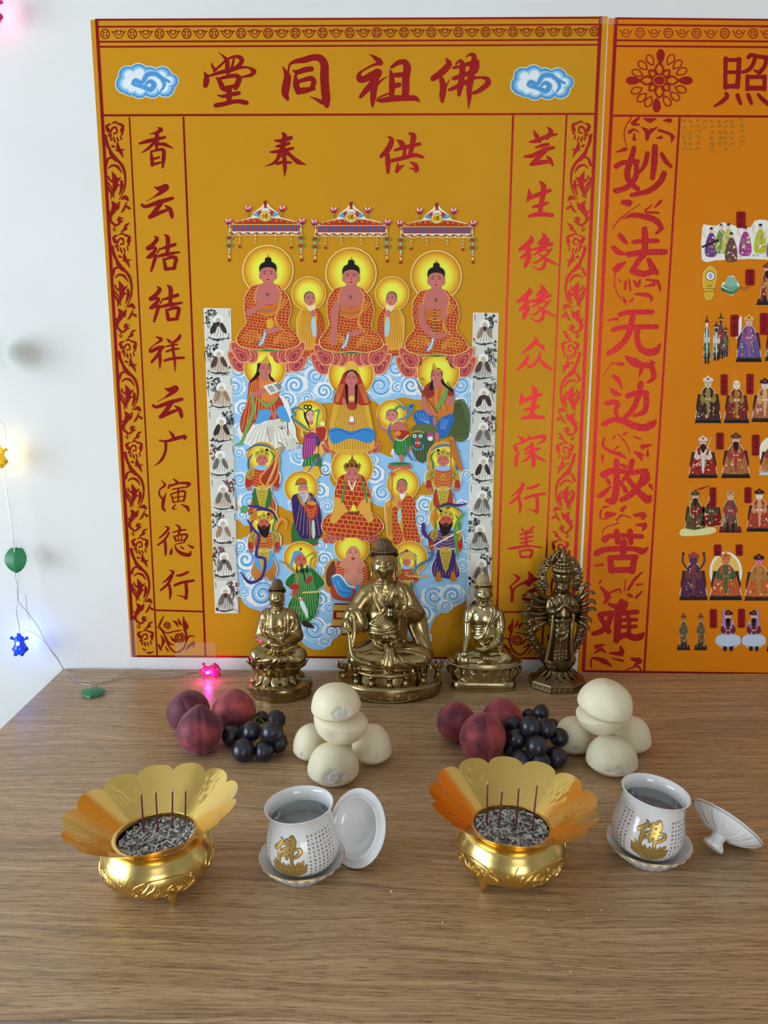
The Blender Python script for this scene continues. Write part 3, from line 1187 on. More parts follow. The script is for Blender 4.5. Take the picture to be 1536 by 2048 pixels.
# crumbs
M['crumb'] = mat('bread_crumb', (0.78,0.72,0.55),0.8)
for i, (px, py, r, lab) in enumerate(((783,1784,2.6, 'largest pale crumb on the bare table in front of the left lid'),(885,1846,2.0, 'pale crumb on the wood between the two incense bowls, lower one'),
                                      (1098,1820,1.6, 'tiny crumb on the wood just in front of the right incense bowl'),(1203,1821,1.6, 'tiny crumb on the wood in front of the right saucer'),
                                      (1174,1836,1.4, 'tiny crumb lower left of the crumb in front of the right saucer'),(1141,1944,1.8, 'crumb nearest the front edge at the right'),
                                      (958,1990,1.3, 'faint crumb at the bottom centre of the table'))):
    P = atZ(px, py, TZ)
    R = r * mpp(P)
    rn = random.Random(i)
    o = MB().ball((0,0,0),(R, R * 0.8, R * 0.7),8,6, disp=lambda v: 1 + 0.3 * noise.noise(v * 2 + Vector((i * 3.1,0,0)))).build('crumb', M['crumb'], None, loc=(P[0], P[1], TZ + R * 0.55))
    set_props(o, lab, 'crumb', 'crumbs on the table')

# ------------------------------------------------------------------ bronze statues
M['brass'] = mat('aged_brass', (0.37,0.275,0.125),0.26,1.0)
bump_noise(M['brass'],120.0,0.10,0.001)
M['brass_pale'] = mat('polished_brass', (0.50,0.42,0.23),0.24,1.0)
bump_noise(M['brass_pale'],120.0,0.08,0.001)
M['brass_dark'] = mat('dark_bronze', (0.20,0.15,0.08),0.28,1.0)
bump_noise(M['brass_dark'],140.0,0.12,0.001)
M['hair'] = mat('dark_bronze_hair', (0.20,0.14,0.075),0.36,1.0)
M['ruby'] = mat('red_dot', (0.3,0.03,0.02),0.4)


class Statue:
    def __init__(self, ox, oy, s, foot, depth, label, voxel):
        """foot: crop pixel of the bottom front of the base; depth: front-to-back of the base"""
        self.o = (ox, oy, s)
        f = atZ(ox + foot[0] / s, oy + foot[1] / s, TZ)
        self.P = np.array((f[0], f[1] + depth / 2, TZ))
        self.k = mpp(self.P) / s
        self.root = empty('buddha_statue', self.P, label, 'statue', 'brass statues along the wall')
        self.h = voxel

    def L(self, x, y, dy=0.0):
        p = atY(self.o[0] + x / self.o[2], self.o[1] + y / self.o[2], self.P[1] + dy)
        return Vector(p - self.P)

    def sdf(self, lo, hi):
        self.S = SDF(lo, hi, self.h)
        return self.S

    def e(self, x, y, dy, rx, ry, rz, k=20, rot=None, sub=False):
        q = self.k
        self.S.ell(self.L(x, y, dy),(rx * q, ry * q, rz * q / 0.95), k * q, rot, sub)

    def c(self, a, b, ra, rb=None, k=20, sub=False, flat=None):
        q = self.k
        self.S.cap(self.L(*a), self.L(*b), ra * q, (ra if rb is None else rb) * q, k * q, sub, flat)

    def p(self, pts, r, k=10, n=4, sub=False, flat=None):
        q = self.k
        rs = [v * q for v in r] if isinstance(r, (list, tuple)) else r * q
        self.S.path([self.L(*a) for a in pts], rs, k * q, n, sub, flat)

    def surf(self, x, y, lift=0.0):
        """point on the front of the solid built so far, at crop pixel x,y"""
        a, b = self.L(x, y, -0.09), self.L(x, y, 0.05)
        S = self.S
        for i in range(400):
            t = i / 399
            p = a * (1 - t) + b * t
            g = [int(round((p[j] - S.lo[j]) / S.h)) for j in range(3)]
            if all(0 <= g[j] < S.n[j] for j in range(3)) and S.D[g[0], g[1], g[2]] < lift:
                return p
        return self.L(x, y, 0)

    def fold(self, pts, r, k=8, n=5, lift=0.0, sub=False):
        """a robe fold / hem laid on the surface"""
        q = self.k
        P, R = crom([Vector((x, y, 0)) for x, y in pts],[r] * len(pts) if not isinstance(r, (list, tuple)) else list(r), n)
        W = [self.surf(v.x, v.y, lift * q) for v in P]
        for i in range(1, len(W) - 1):
            W[i] = (W[i - 1] + W[i] * 2 + W[i + 1]) / 4
        for i in range(len(W) - 1):
            self.S.cap(W[i], W[i + 1], R[i] * q, R[i + 1] * q, k * q, sub)

    def face(self, cx, cy, w, h, dy, k=1.0):
        """face with brows, eyes, nose, mouth; w,h half sizes in crop px"""
        e, c = self.e, self.c
        e(cx, cy - 0.12 * h, dy, w * 1.02, w * 1.08, h * 0.98,6)
        e(cx, cy + 0.35 * h, dy - 0.12 * w * self.k, w * 0.80, w * 0.92, h * 0.66,25)
        for sg in (-1,1):
            e(cx + sg * 0.45 * w, cy + 0.25 * h, dy - 0.62 * w * self.k, w * 0.36, w * 0.34, h * 0.30,25)      # cheeks
        for sg in (-1,1):                                                                                  # eye sockets, then lids
            e(cx + sg * 0.43 * w, cy - 0.20 * h, dy - 1.10 * w * self.k, w * 0.30, w * 0.20, h * 0.105,14, sub=True)
        for sg in (-1,1):
            e(cx + sg * 0.43 * w, cy - 0.165 * h, dy - 0.83 * w * self.k, w * 0.27, w * 0.20, h * 0.10,4)
        for sg in (-1,1):
            self.fold([(cx + sg * 0.10 * w, cy - 0.27 * h),(cx + sg * 0.42 * w, cy - 0.40 * h),(cx + sg * 0.80 * w, cy - 0.28 * h)],[0.045 * w, 0.06 * w, 0.03 * w],7)
            self.fold([(cx + sg * 0.16 * w, cy - 0.115 * h),(cx + sg * 0.43 * w, cy - 0.075 * h),(cx + sg * 0.72 * w, cy - 0.125 * h)],0.030 * w, 3, sub=True)
        d = dy - 1.02 * w * self.k
        c((cx, cy - 0.28 * h, d),(cx, cy + 0.12 * h, d - 0.16 * w * self.k),0.075 * w, 0.15 * w, 14)
        for sg in (-1,1):
            e(cx + sg * 0.15 * w, cy + 0.155 * h, d - 0.02 * w * self.k, 0.10 * w, 0.12 * w, 0.07 * h, 6)
        self.fold([(cx - 0.30 * w, cy + 0.40 * h),(cx, cy + 0.375 * h),(cx + 0.30 * w, cy + 0.40 * h)],[0.05 * w, 0.085 * w, 0.05 * w],6)
        self.fold([(cx - 0.22 * w, cy + 0.485 * h),(cx, cy + 0.50 * h),(cx + 0.22 * w, cy + 0.485 * h)],[0.06 * w, 0.10 * w, 0.06 * w],6)
        self.fold([(cx - 0.32 * w, cy + 0.435 * h),(cx, cy + 0.445 * h),(cx + 0.32 * w, cy + 0.435 * h)],0.028 * w, 2, sub=True)
        e(cx, cy + 0.72 * h, dy - 0.80 * w * self.k, 0.24 * w, 0.22 * w, 0.15 * h, 14)

    def ears(self, cx, cy, w, h, dy):
        for sg in (-1,1):
            self.e(cx + sg * w * 1.02, cy - h * 0.18, dy, w * 0.11, w * 0.26, h * 0.34,6)
            self.p([(cx + sg * w * 1.04, cy + h * 0.05, dy),(cx + sg * w * 1.02, cy + h * 0.5, dy),(cx + sg * w * 1.03, cy + h * 0.92, dy)],
                   [w * 0.10, w * 0.085, w * 0.12],5, flat=1.5)

    def hair(self, parts, curl, rows, zmin_front, step=1.0, material=None):
        """parts: ellipsoids (x,y,dy,rx,ry,rz) in crop px; curls cover them"""
        q = self.k
        mb = MB()
        els = []
        for (x, y, dy, rx, ry, rz) in parts:
            els.append((self.L(x, y, dy), Vector((rx * q, ry * q, rz * q))))
        for C, R in els:
            pass
        zf = zmin_front
        for C, R in els:
            b0 = len(mb.v)
            mb.ball(C, tuple(R * 0.97),40,26)
            for i in range(b0, len(mb.v)):
                v = mb.v[i]
                lim = zf - max(0.0,(v.y - C.y + 0.3 * R.y)) * 1.1
                if v.z < lim:
                    t = max(0.0,1 - (lim - v.z) / R.z)
                    mb.v[i] = Vector((C.x + (v.x - C.x) * t, C.y + (v.y - C.y) * t, lim))
        for ei, (C, R) in enumerate(els):
            n = int(PI * max(R) / (curl * q * step * 1.7))
            for j in range(n + 1):
                t = PI * 0.62 * j / n
                m = max(1, int(2 * PI * math.sin(t) * max(R.x, R.y) / (curl * q * step * 1.85)))
                for a in range(m):
                    an = 2 * PI * (a + 0.5 * (j % 2)) / m
                    p = C + Vector((R.x * math.sin(t) * math.cos(an), R.y * math.sin(t) * math.sin(an), R.z * math.cos(t)))
                    if any(sum(((p[i] - C2[i]) / R2[i]) ** 2 for i in range(3)) < 0.9 for k2,(C2, R2) in enumerate(els) if k2 != ei):
                        continue
                    front = p.y < C.y
                    if p.z < zf - max(0.0,(p.y - C.y + 0.3 * R.y)) * 1.1:
                        continue
                    mb.ball(p, curl * q, 8,6)
        return mb.build('hair', material or M['hair'], self.root)

    def lathe(self, name, cx, prof, ysc, dy=0.0, m=None, n=96, mod=None, parent=None, power=2.0):
        """profile in metres (r,z); ysc squashes front-to-back; power>2 squares the plan"""
        X = self.L(cx, 0, dy).x

        def mm(a, r, z, i):
            if mod:
                r, z = mod(a, r, z, i)
            if power != 2.0:
                r = r / (abs(math.cos(a)) ** power + abs(math.sin(a)) ** power) ** (1 / power)
            return r, z
        mb = MB().lathe(prof, n, Matrix.Translation((X, dy, 0)) @ Matrix.Diagonal((1, ysc, 1,1)), mod=mm)
        return mb.build(name, m or M['brass'], parent or self.root)


def petals(mb, X, dy, r, ysc, z0, z1, n, wid, out, th, phase=0.0, curl=0.0, ends=1.0):
    """ring of lotus petals on a squashed circle; petals from z0 (root) to z1 (tip)"""
    for k in range(n):
        a = 2 * PI * k / n + phase
        c, s = math.cos(a), math.sin(a)
        for (sc_, lift) in ((1.0,0.0),(0.6, th * 0.9)):
            vs, fs = [],[]
            nu, nv = 9,8
            for j in range(nv):
                v = j / (nv - 1)
                w = wid * sc_ * math.sin(PI * min(1,0.18 + 0.80 * v)) ** 0.75
                if v > 0.97:
                    w *= 0.12
                for i in range(nu):
                    u = i / (nu - 1) * 2 - 1
                    rr = r + out * v ** 1.3 + th * (1 - u * u) * math.sin(PI * min(1,0.15 + v * 0.8)) + lift + curl * v * v
                    x, y = rr * c - u * w * s, rr * s + u * w * c
                    vs.append((X + x, dy + y * ysc, z0 + (z1 - z0) * (0.5 + (v - 0.5) * sc_)))
            for j in range(nv - 1):
                for i in range(nu - 1):
                    q = (j * nu + i, j * nu + i + 1,(j + 1) * nu + i + 1,(j + 1) * nu + i)
                    fs.append(q if z1 > z0 else q[::-1])
            mb.add(vs, fs)


# --- the large seated buddha
st = Statue(640,1060,5.486,(775,1915),0.116, 'largest brass buddha seated among little lotus pillars, holding a cup', 0.00100)
k = st.k
S = st.sdf((-0.088,-0.062,0.018),(0.088,0.045,0.25))
c, e, p, fold = st.c, st.e, st.p, st.fold
# torso, shoulders, arms
e(705,820,.006,225,165,300,40)
e(715,1060,-.004,215,175,170,60)
c((575,655,.004),(840,655,.004),98,98,50)
c((705,480,0),(705,620,.002),80,98,20)
for yy in (535,572):
    p([(615, yy - 6,-.004),(660, yy + 14,-.0125),(705, yy + 18,-.0140),(750, yy + 14,-.0125),(795, yy - 6,-.004)],11,8)
c((520,700,.002),(385,890,-.004),112,100,50)
c((385,890,-.004),(290,1020,-.020),92,60,40)
c((900,700,.002),(1035,900,-.002),118,105,50)
c((1035,915,-.004),(880,925,-.036),82,48,40)
# hanging sleeves
p([(400,900,-.010),(420,1010,-.016),(430,1110,-.020)],[95,72,34],30, flat=0.6)
p([(330,940,-.018),(345,1080,-.022),(350,1280,-.030)],[60,50,30],25, flat=0.6)
p([(1060,950,.000),(1080,1090,-.004),(1150,1280,-.014),(1200,1380,-.020)],[98,92,62,34],35, flat=0.6)
p([(905,950,-.036),(915,1090,-.032),(920,1210,-.030)],[48,46,26],12, flat=0.6)
# lap and legs
e(735,1370,-.014,430,270,120,50)
c((600,1290,-.010),(395,1385,-.026),112,96,40)
c((870,1290,-.010),(1135,1390,-.026),116,98,40)
c((395,1420,-.034),(740,1450,-.044),78,62,30)
c((1110,1430,-.034),(800,1455,-.046),82,60,30)
p([(735,1280,-.036),(765,1380,-.046),(750,1490,-.052)],[40,52,62],20, flat=0.6)
e(740,1500,-.016,380,300,60,40)
# hands
e(300,1045,-.026,46,44,62,18)
for i, (x, dx) in enumerate(((262,-16),(278,-8),(296,-2),(312,4))):
    p([(x, 1080,-.031),(x + dx, 1120,-.035),(x + dx + 6,1150,-.033)],[15,13,11],5)
c((330,1060,-.030),(340,1110,-.036),15,11,6)
e(850,925,-.042,50,38,40,16)
for i in range(4):
    p([(845,898 + i * 17,-.046),(800,900 + i * 19,-.050),(765,905 + i * 18,-.048)],[14,13,11],4)
c((850,890,-.046),(800,868,-.048),15,11,5)
# robe edges and folds
fold([(590,545),(630,660),(668,790),(705,880)],13,6)
fold([(625,560),(655,680),(690,800)],9,5)
fold([(855,545),(815,680),(760,800),(690,900),(600,985),(545,1025)],16,6)
fold([(800,560),(765,700),(715,810)],9,5)
fold([(560,640),(590,760),(640,870),(665,905)],9,6)
fold([(545,1030),(640,1055),(760,1000),(850,960)],11,6)
fold([(560,1095),(680,1110),(790,1080),(850,1040)],12,6)
fold([(540,1120),(690,1145),(840,1105)],14,6)
fold([(880,620),(930,720),(950,860)],11,8)
fold([(940,640),(1000,760),(1020,850)],10,8)
fold([(330,860),(400,870),(430,900),(470,1000),(485,1110),(460,1125)],10,5)
fold([(300,900),(370,930),(410,1000),(440,1090)],9,5)
fold([(340,960),(350,1120),(330,1280)],9,5)
fold([(380,960),(390,1100),(375,1260)],9,5)
fold([(890,930),(880,1060),(900,1200),(930,1225),(950,1160),(945,1000)],8,4)
fold([(960,940),(990,1060),(1040,1180),(1120,1290)],11,6)
fold([(1040,930),(1060,1060),(1120,1180),(1190,1300)],11,6)
fold([(980,880),(1060,890),(1115,920)],12,6)
fold([(850,1330),(960,1330),(1120,1370),(1170,1400)],12,7)
fold([(830,1310),(960,1300),(1080,1290)],10,6)
fold([(870,1370),(930,1440),(1040,1480)],12,7)
fold([(840,1400),(890,1470),(980,1510)],12,7)
fold([(480,1350),(590,1330),(690,1350)],10,6)
fold([(450,1410),(560,1440),(680,1420)],10,6)
fold([(600,1190),(620,1260),(700,1290)],9,6)
fold([(840,1180),(830,1260),(790,1290)],9,6)
for x0, x1, x2 in ((735,715,690),(755,745,730),(775,780,790),(790,815,850)):
    fold([(x0,1290),(x1,1390),(x2,1490)],9,4)
# belt bow
p([(760,1150,-.034),(710,1160,-.037),(705,1190,-.037),(755,1165,-.036)],11,4)
p([(770,1150,-.034),(820,1160,-.037),(825,1190,-.037),(775,1165,-.036)],11,4)
fold([(755,1170),(745,1240),(740,1310)],9,4)
fold([(780,1170),(790,1240),(800,1300)],9,4)
# chest mark
for dx, dy_ in ((-28,-20),(28,-20),(-28,20),(28,20),(0,45)):
    fold([(705 + dx - 14,680 + dy_),(705 + dx + 14,680 + dy_),(705 + dx, 680 + dy_ + 14)],5,2)
# head
st.face(705,385,132,140,-.006)
st.ears(705,385,132,140,.000)
S.build('body', M['brass'], st.root)
zf = st.L(705,256,-.020).z
st.hair([(703,272,.001,142,152,102),(696,176,.000,84,84,72)],14.5,0, zf)
MB().ball(st.L(703,298,-.0263),0.0012,10,7).build('forehead_dot', M['ruby'], st.root)
# base
X0 = st.L(760,1800,0).x
prof = [(0.0,0.0),(0.078,0.0),(0.0815,0.002),(0.0835,0.010),(0.0832,0.018),(0.0815,0.0225),(0.0790,0.0240),(0.077,0.0225),(0.074,0.0215),(0.060,0.0225),(0.056,0.040),(0.0,0.044)]
st.lathe('base', 760, prof, 0.695,0, M['brass'],128)
rope = MB()
for i in range(110):
    a = 2 * PI * i / 110
    x, y = X0 + 0.0802 * math.cos(a),0.0802 * 0.695 * math.sin(a)
    rope.tube([(x - 0.0009 * math.sin(a) * 1.2, y + 0.0009 * math.cos(a) - 0.0004,0.0230),(x + 0.0009 * math.sin(a), y - 0.0009 * math.cos(a) + 0.0004,0.0243)],0.0008,5)
rope.build('rope_rim', M['brass'], st.root)
rl = MB()
rr_ = random.Random(2)
for i in range(5):                                        # raised writing on the front
    a = -PI / 2 + (-0.36 + 0.19 * i)
    for q in range(5):
        pts = []
        for s in range(4):
            aa = a + rr_.uniform(-0.06,0.06)
            pts.append((X0 + 0.0838 * math.cos(aa),0.0838 * 0.695 * math.sin(aa), rr_.uniform(0.006,0.0165)))
        rl.tube(pts, 0.0007,5, smooth=3)
rl.tube([(X0 + 0.0838 * math.cos(-PI / 2 + 0.56 * math.cos(t)),0.0838 * 0.695 * math.sin(-PI / 2 + 0.56 * math.cos(t)),0.0112 + 0.0078 * math.sin(t)) for t in [2 * PI * i / 40 for i in range(41)]],0.0008,5)
rl.build('raised_writing', M['brass'], st.root)
for (x, yb, yt, dy) in ((262,1625,1440,-.012),(400,1690,1480,-.034),(568,1715,1525,-.047),(765,1735,1535,-.052),(945,1712,1525,-.048),(1135,1680,1480,-.034),(1290,1610,1440,-.012)):
    dy = dy * 0.88
    B, T = st.L(x, yb, dy), st.L(x, yt, dy)
    H = T.z - B.z
    mb = MB()
    A = Matrix.Translation(B)
    mb.box(-0.0066,0.0066,-0.0066,0.0066,-0.004,0.0032, A)
    mb.lathe([(0.0,0.003),(0.0052,0.003),(0.0055,0.0045),(0.0042,0.006),(0.0042, H * 0.45),(0.0054, H * 0.5),(0.0042, H * 0.55),(0.0044, H * 0.62),(0.0085, H * 0.74),(0.0062, H * 0.80),(0.0, H * 0.80)],20, A)
    for q in range(7):
        an = 2 * PI * q / 7
        d = Vector((math.cos(an), math.sin(an),0))
        mb.tube([B + Vector((0,0, H * 0.66)) + d * 0.004, B + Vector((0,0, H * 0.80)) + d * 0.0092, B + Vector((0,0, H)) + d * 0.0100],[0.0030,0.0034,0.0008],8, smooth=3, flat=0.5)
    mb.build('lotus_pillar', M['brass'], st.root)
# cup in the hand
B = st.L(775,985,-.050)
T = st.L(770,775,-.050)
H = T.z - B.z
mb = MB()
A = Matrix.Translation(B)
mb.lathe([(0.0,0.0),(0.006,0.0),(0.0105, H * 0.14),(0.0112, H * 0.22),(0.0065, H * 0.28),(0.0055, H * 0.40),(0.0066, H * 0.44),(0.0055, H * 0.5),(0.0052, H * 0.62),(0.0078, H * 0.70),(0.0052, H * 0.76),(0.0, H * 0.78)],28, A)
for q in range(8):
    an = 2 * PI * q / 8 + 0.2
    d = Vector((math.cos(an), math.sin(an),0))
    mb.tube([B + Vector((0,0, H * 0.72)) + d * 0.003, B + Vector((0,0, H * 0.80)) + d * 0.0085, B + Vector((0,0, H)) + d * 0.0105],[0.003,0.0038,0.0009],8, smooth=3, flat=0.5)
mb.build('lotus_cup', M['brass_dark'], st.root)
mb = MB()
mb.tube([st.L(*q) for q in ((240,1100,-.036),(300,1110,-.039),(322,1180,-.042),(335,1290,-.046),(370,1390,-.050),(450,1450,-.054),(540,1470,-.056),(600,1505,-.056))],[0.0016,0.0018,0.0018,0.0024,0.0038,0.0046,0.0040,0.0014],12, smooth=5)
mb.ball(st.L(236,1104,-.036),0.0024)
mb.build('whisk', M['brass'], st.root)

# --- the seated buddha with folded hands, on a lotus
st = Statue(460,1140,7.063,(685,1905),0.088, 'left brass buddha with folded hands, seated on a lotus, behind the green-stemmed grapes', 0.00080)
k = st.k
S = st.sdf((-0.056,-0.05,0.03),(0.056,0.035,0.19))
c, e, p, fold = st.c, st.e, st.p, st.fold
e(680,800,.002,200,160,260,40)
c((540,625,.003),(830,625,.003),88,88,50)
c((665,480,0),(668,600,.002),84,96,20)
for yy in (530,562):
    p([(600, yy - 6,-.003),(635, yy + 10,-.0088),(668, yy + 13,-.0102),(702, yy + 10,-.0088),(735, yy - 6,-.003)],9,6)
c((500,670,.002),(440,900,.000),92,88,45)
c((880,670,.002),(945,910,.000),92,86,45)
c((440,930,-.002),(580,1020,-.026),84,56,40)
c((945,940,-.002),(790,1020,-.026),84,56,40)
e(690,1000,-.006,230,190,120,50)
e(685,1180,-.004,370,250,130,50)
c((560,1110,-.006),(385,1190,-.018),112,105,40)
c((800,1110,-.006),(980,1190,-.018),112,105,40)
c((400,1240,-.022),(680,1270,-.032),82,60,30)
c((970,1240,-.022),(700,1270,-.032),82,60,30)
e(690,1310,-.004,390,290,80,40)
# hands laid in the lap
e(660,1045,-.034,100,55,26,8)
e(720,1035,-.033,95,52,24,8)
for i in range(4):
    p([(590 + i * 6,1040 + i * 6,-.034 - i * .0012),(680,1050 + i * 7,-.0385 - i * .0012),(755 - i * 8,1045 + i * 7,-.036 - i * .0012)],[9,12,8],3)
e(735,965,-.030,42,40,40,8)
# robe
fold([(545,560),(545,700),(550,880),(600,950),(680,950)],14,5)
fold([(590,560),(590,700),(595,880),(630,925)],9,5)
fold([(820,560),(828,700),(815,880),(760,940)],14,5)
fold([(765,560),(780,700),(775,860),(750,910)],9,5)
for y in range(600,900,22):
    fold([(562, y),(574, y + 8)],5,2,3)
    fold([(796, y),(806, y + 8)],5,2,3)
fold([(480,660),(495,780),(480,880),(520,940)],9,6)
fold([(440,680),(430,800),(440,900)],9,6)
fold([(900,650),(890,770),(850,850)],9,6)
fold([(940,700),(960,800),(900,880),(840,910)],9,6)
fold([(390,920),(460,940),(540,990)],9,6)
fold([(400,970),(470,990),(540,1040),(500,1070),(400,1080)],9,5)
fold([(990,930),(920,960),(830,1000),(890,1080),(990,1060)],9,5)
fold([(600,1110),(580,1180),(500,1230),(390,1240)],10,6)
fold([(630,1110),(620,1210),(540,1280),(400,1290)],10,6)
fold([(680,1110),(670,1240),(590,1320),(430,1330)],10,6)
fold([(720,1180),(700,1290),(680,1380)],11,5)
fold([(700,1110),(720,1180),(735,1290),(700,1390)],11,5)
fold([(770,1230),(840,1280),(960,1290),(1050,1240)],10,6)
fold([(760,1280),(850,1330),(1000,1330)],10,6)
fold([(800,1200),(880,1230),(990,1210)],9,6)
fold([(745,1340),(800,1390),(900,1395),(1010,1370)],12,5)
fold([(310,1370),(370,1430),(480,1410),(580,1400),(690,1410)],12,5)
for dx, dy_ in ((-18,-12),(18,-12),(-18,12),(18,12)):
    fold([(680 + dx - 8,690 + dy_),(680 + dx + 8,690 + dy_)],4,2)
fold([(600,800),(645,815),(680,790),(720,815),(760,800)],7,6)
st.face(662,390,96,108,-.004)
st.ears(662,385,98,105,.000)
S.build('body', M['brass'], st.root)
st.hair([(664,300,.000,116,120,84),(668,212,.000,70,70,78)],9.5,0, st.L(662,288,-.014).z)
X0 = st.L(685,1800,0).x
zz = lambda y, dy=0.0: st.L(685, y, dy).z
prof = [(0.0,0.0),(0.046,0.0),(0.0475,0.003),(0.0462,0.0075),(0.0475,0.010),(0.0490,0.0125),(0.0490,0.0180),(0.0478,0.0195),(0.0478,0.0215),(0.044,0.0235),(0.030,0.030),(0.0,0.031)]
st.lathe('base', 685, prof, 0.86,0, M['brass'],160, mod=lambda a, r, z, i: (r * (1 - 0.075 * abs(math.sin(2.5 * a + 0.55)) ** 7) if i in (1,2,3,4,5,6) else r, z))
lo = MB()
petals(lo, X0,0,0.0330,0.86,0.0365,0.0225,16,0.0062,0.0095,0.0018)
lo.lathe([(0.0,0.022),(0.036,0.022),(0.034,0.030),(0.0325,0.037),(0.0335,0.0395),(0.0,0.04)],64, Matrix.Translation((X0,0,0)) @ Matrix.Diagonal((1,0.86,1,1)))
lo.build('lower_lotus', M['brass'], st.root)
up = MB()
up.lathe([(0.0,0.038),(0.029,0.038),(0.036,0.043),(0.0405,0.051),(0.0425,0.058),(0.042,0.064),(0.0,0.066)],64, Matrix.Translation((X0,0,0)) @ Matrix.Diagonal((1,0.86,1,1)))
petals(up, X0,0,0.0335,0.86,0.0385,0.0610,15,0.0092,0.0120,0.0030)
up.build('upper_lotus', M['brass'], st.root)
rl = MB()
rr_ = random.Random(6)
for i in range(26):
    a = -PI / 2 + (-1.15 + 2.3 * i / 25)
    pts = [(X0 + 0.0492 * math.cos(a + d),0.0492 * 0.86 * math.sin(a + d),0.0152 + dz) for d, dz in ((-.03,-.0018),(-.02,.0016),(.0,-.001),(.02,.0019),(.03,-.0012))]
    rl.tube(pts, 0.0005,5, smooth=2)
rl.build('scroll_relief', M['brass'], st.root)

# --- the slim buddha touching the ground
st = Statue(880,1120,7.317,(665,1940),0.066, 'slim pale brass buddha, one hand reaching down to the ground, on an oval lotus base', 0.00080)
k = st.k
S = st.sdf((-0.062,-0.042,0.03),(0.062,0.035,0.19))
c, e, p, fold = st.c, st.e, st.p, st.fold
e(640,860,.002,190,140,170,40)
e(640,1080,.000,165,130,160,60)
c((520,725,.003),(770,725,.003),72,72,50)
c((632,560,0),(634,690,.002),66,78,20)
p([(560,640,-.002),(600,658,-.0085),(634,662,-.0095),(670,658,-.0085),(705,640,-.002)],14,6)
c((520,728,.003),(428,790,.002),70,60,30)
c((770,728,.003),(865,800,.002),70,62,30)
p([(415,770,.002),(400,940,-.001),(398,1120,-.006)],[60,54,46],20)
p([(398,1120,-.006),(380,1240,-.016),(362,1340,-.025)],[46,42,34],12)
e(358,1400,-.030,50,28,60,10)
for i in range(4):
    x = 322 + i * 24
    p([(x, 1430,-.031),(x - 2,1490,-.033),(x, 1545 - abs(i - 1.5) * 8,-.033)],[13,12,9],3)
c((400,1400,-.030),(418,1470,-.030),14,10,4)
p([(870,790,.002),(885,960,.000),(860,1080,-.006)],[62,64,62],25)
p([(860,1080,-.006),(830,1190,-.018),(740,1270,-.028)],[66,60,36],15)
p([(860,1150,-.010),(880,1250,-.016),(890,1330,-.018)],[60,46,24],15)
p([(760,1270,-.028),(680,1290,-.032),(600,1300,-.032),(530,1290,-.031)],[30,28,20,10],5)
p([(740,1275,-.030),(680,1272,-.034),(620,1258,-.035)],[20,18,10],4)
p([(700,1300,-.034),(620,1318,-.036),(540,1310,-.035)],[18,14,9],4)
e(620,1222,-.030,46,40,30,4)
e(640,1440,-.002,400,230,110,40)
c((530,1390,-.004),(300,1440,-.016),95,95,40)
c((760,1400,-.004),(960,1440,-.016),100,98,40)
c((310,1480,-.018),(640,1500,-.026),70,50,30)
c((950,1480,-.018),(660,1440,-.028),72,42,25)
e(640,1580,-.004,470,250,45,30)
fold([(480,690),(470,800),(430,880),(390,910)],12,5)
fold([(745,680),(760,780),(700,950),(660,1060),(610,1130),(530,1150),(480,1100),(460,1010)],15,5)
fold([(790,690),(810,780),(760,880),(720,990),(700,1080)],10,6)
fold([(870,800),(800,880),(760,950)],10,6)
for y in (960,1000,1045,1085):
    fold([(500, y),(570, y + 14),(650, y)],8,5)
fold([(830,960),(900,1000),(920,1090),(860,1120)],9,6)
fold([(800,1180),(860,1260),(900,1340)],9,6)
fold([(840,1140),(890,1230),(930,1330)],9,6)
fold([(590,1370),(590,1470),(530,1560),(400,1600),(280,1600)],12,5)
fold([(620,1370),(625,1470),(570,1570)],9,5)
fold([(660,1450),(700,1540),(800,1620),(900,1630),(1020,1600)],14,5)
fold([(700,1440),(730,1510),(830,1590),(950,1590)],9,5)
fold([(750,1430),(790,1490),(880,1500),(960,1450)],9,6)
fold([(480,1620),(560,1650),(650,1650),(760,1640)],9,5)
fold([(560,1560),(640,1600),(720,1560)],9,5)
st.face(637,490,112,112,-.003)
st.ears(637,490,118,110,.001)
S.build('body', M['brass_pale'], st.root)
st.hair([(635,398,.001,130,134,92),(629,285,.001,82,82,90)],10.5,0, st.L(637,388,-.014).z, material=M['brass_pale'])
MB().ball(st.L(628,198,0),(0.0026,0.0026,0.0042)).build('top_jewel', M['brass_pale'], st.root)
X0 = st.L(640,1800,0).x
st.lathe('plinth', 660,[(0.0,0.0),(0.0515,0.0),(0.0520,0.001),(0.0520,0.0052),(0.0500,0.0058),(0.0500,0.0068),(0.0515,0.0072),(0.0505,0.0140),(0.049,0.0150),(0.0,0.0150)],0.62,0, M['brass_pale'],128, power=5.0)
lo = MB()
petals(lo, X0,0,0.0545,0.56,0.0345,0.0150,20,0.0086,-0.0030,0.0034)
lo.lathe([(0.0,0.0145),(0.051,0.0145),(0.0500,0.020),(0.0505,0.030),(0.0560,0.0350),(0.059,0.0375),(0.0585,0.0395),(0.0565,0.0405),(0.0565,0.0425),(0.054,0.0445),(0.0,0.0455)],96, Matrix.Translation((X0,0,0)) @ Matrix.Diagonal((1,0.58,1,1)))
lo.build('lotus_base', M['brass_pale'], st.root)
bd = MB()
for i in range(120):
    a = 2 * PI * i / 120
    bd.ball((X0 + 0.0590 * math.cos(a),0.0590 * 0.58 * math.sin(a),0.0395),0.0011,6,5)
bd.build('bead_rim', M['brass_pale'], st.root)

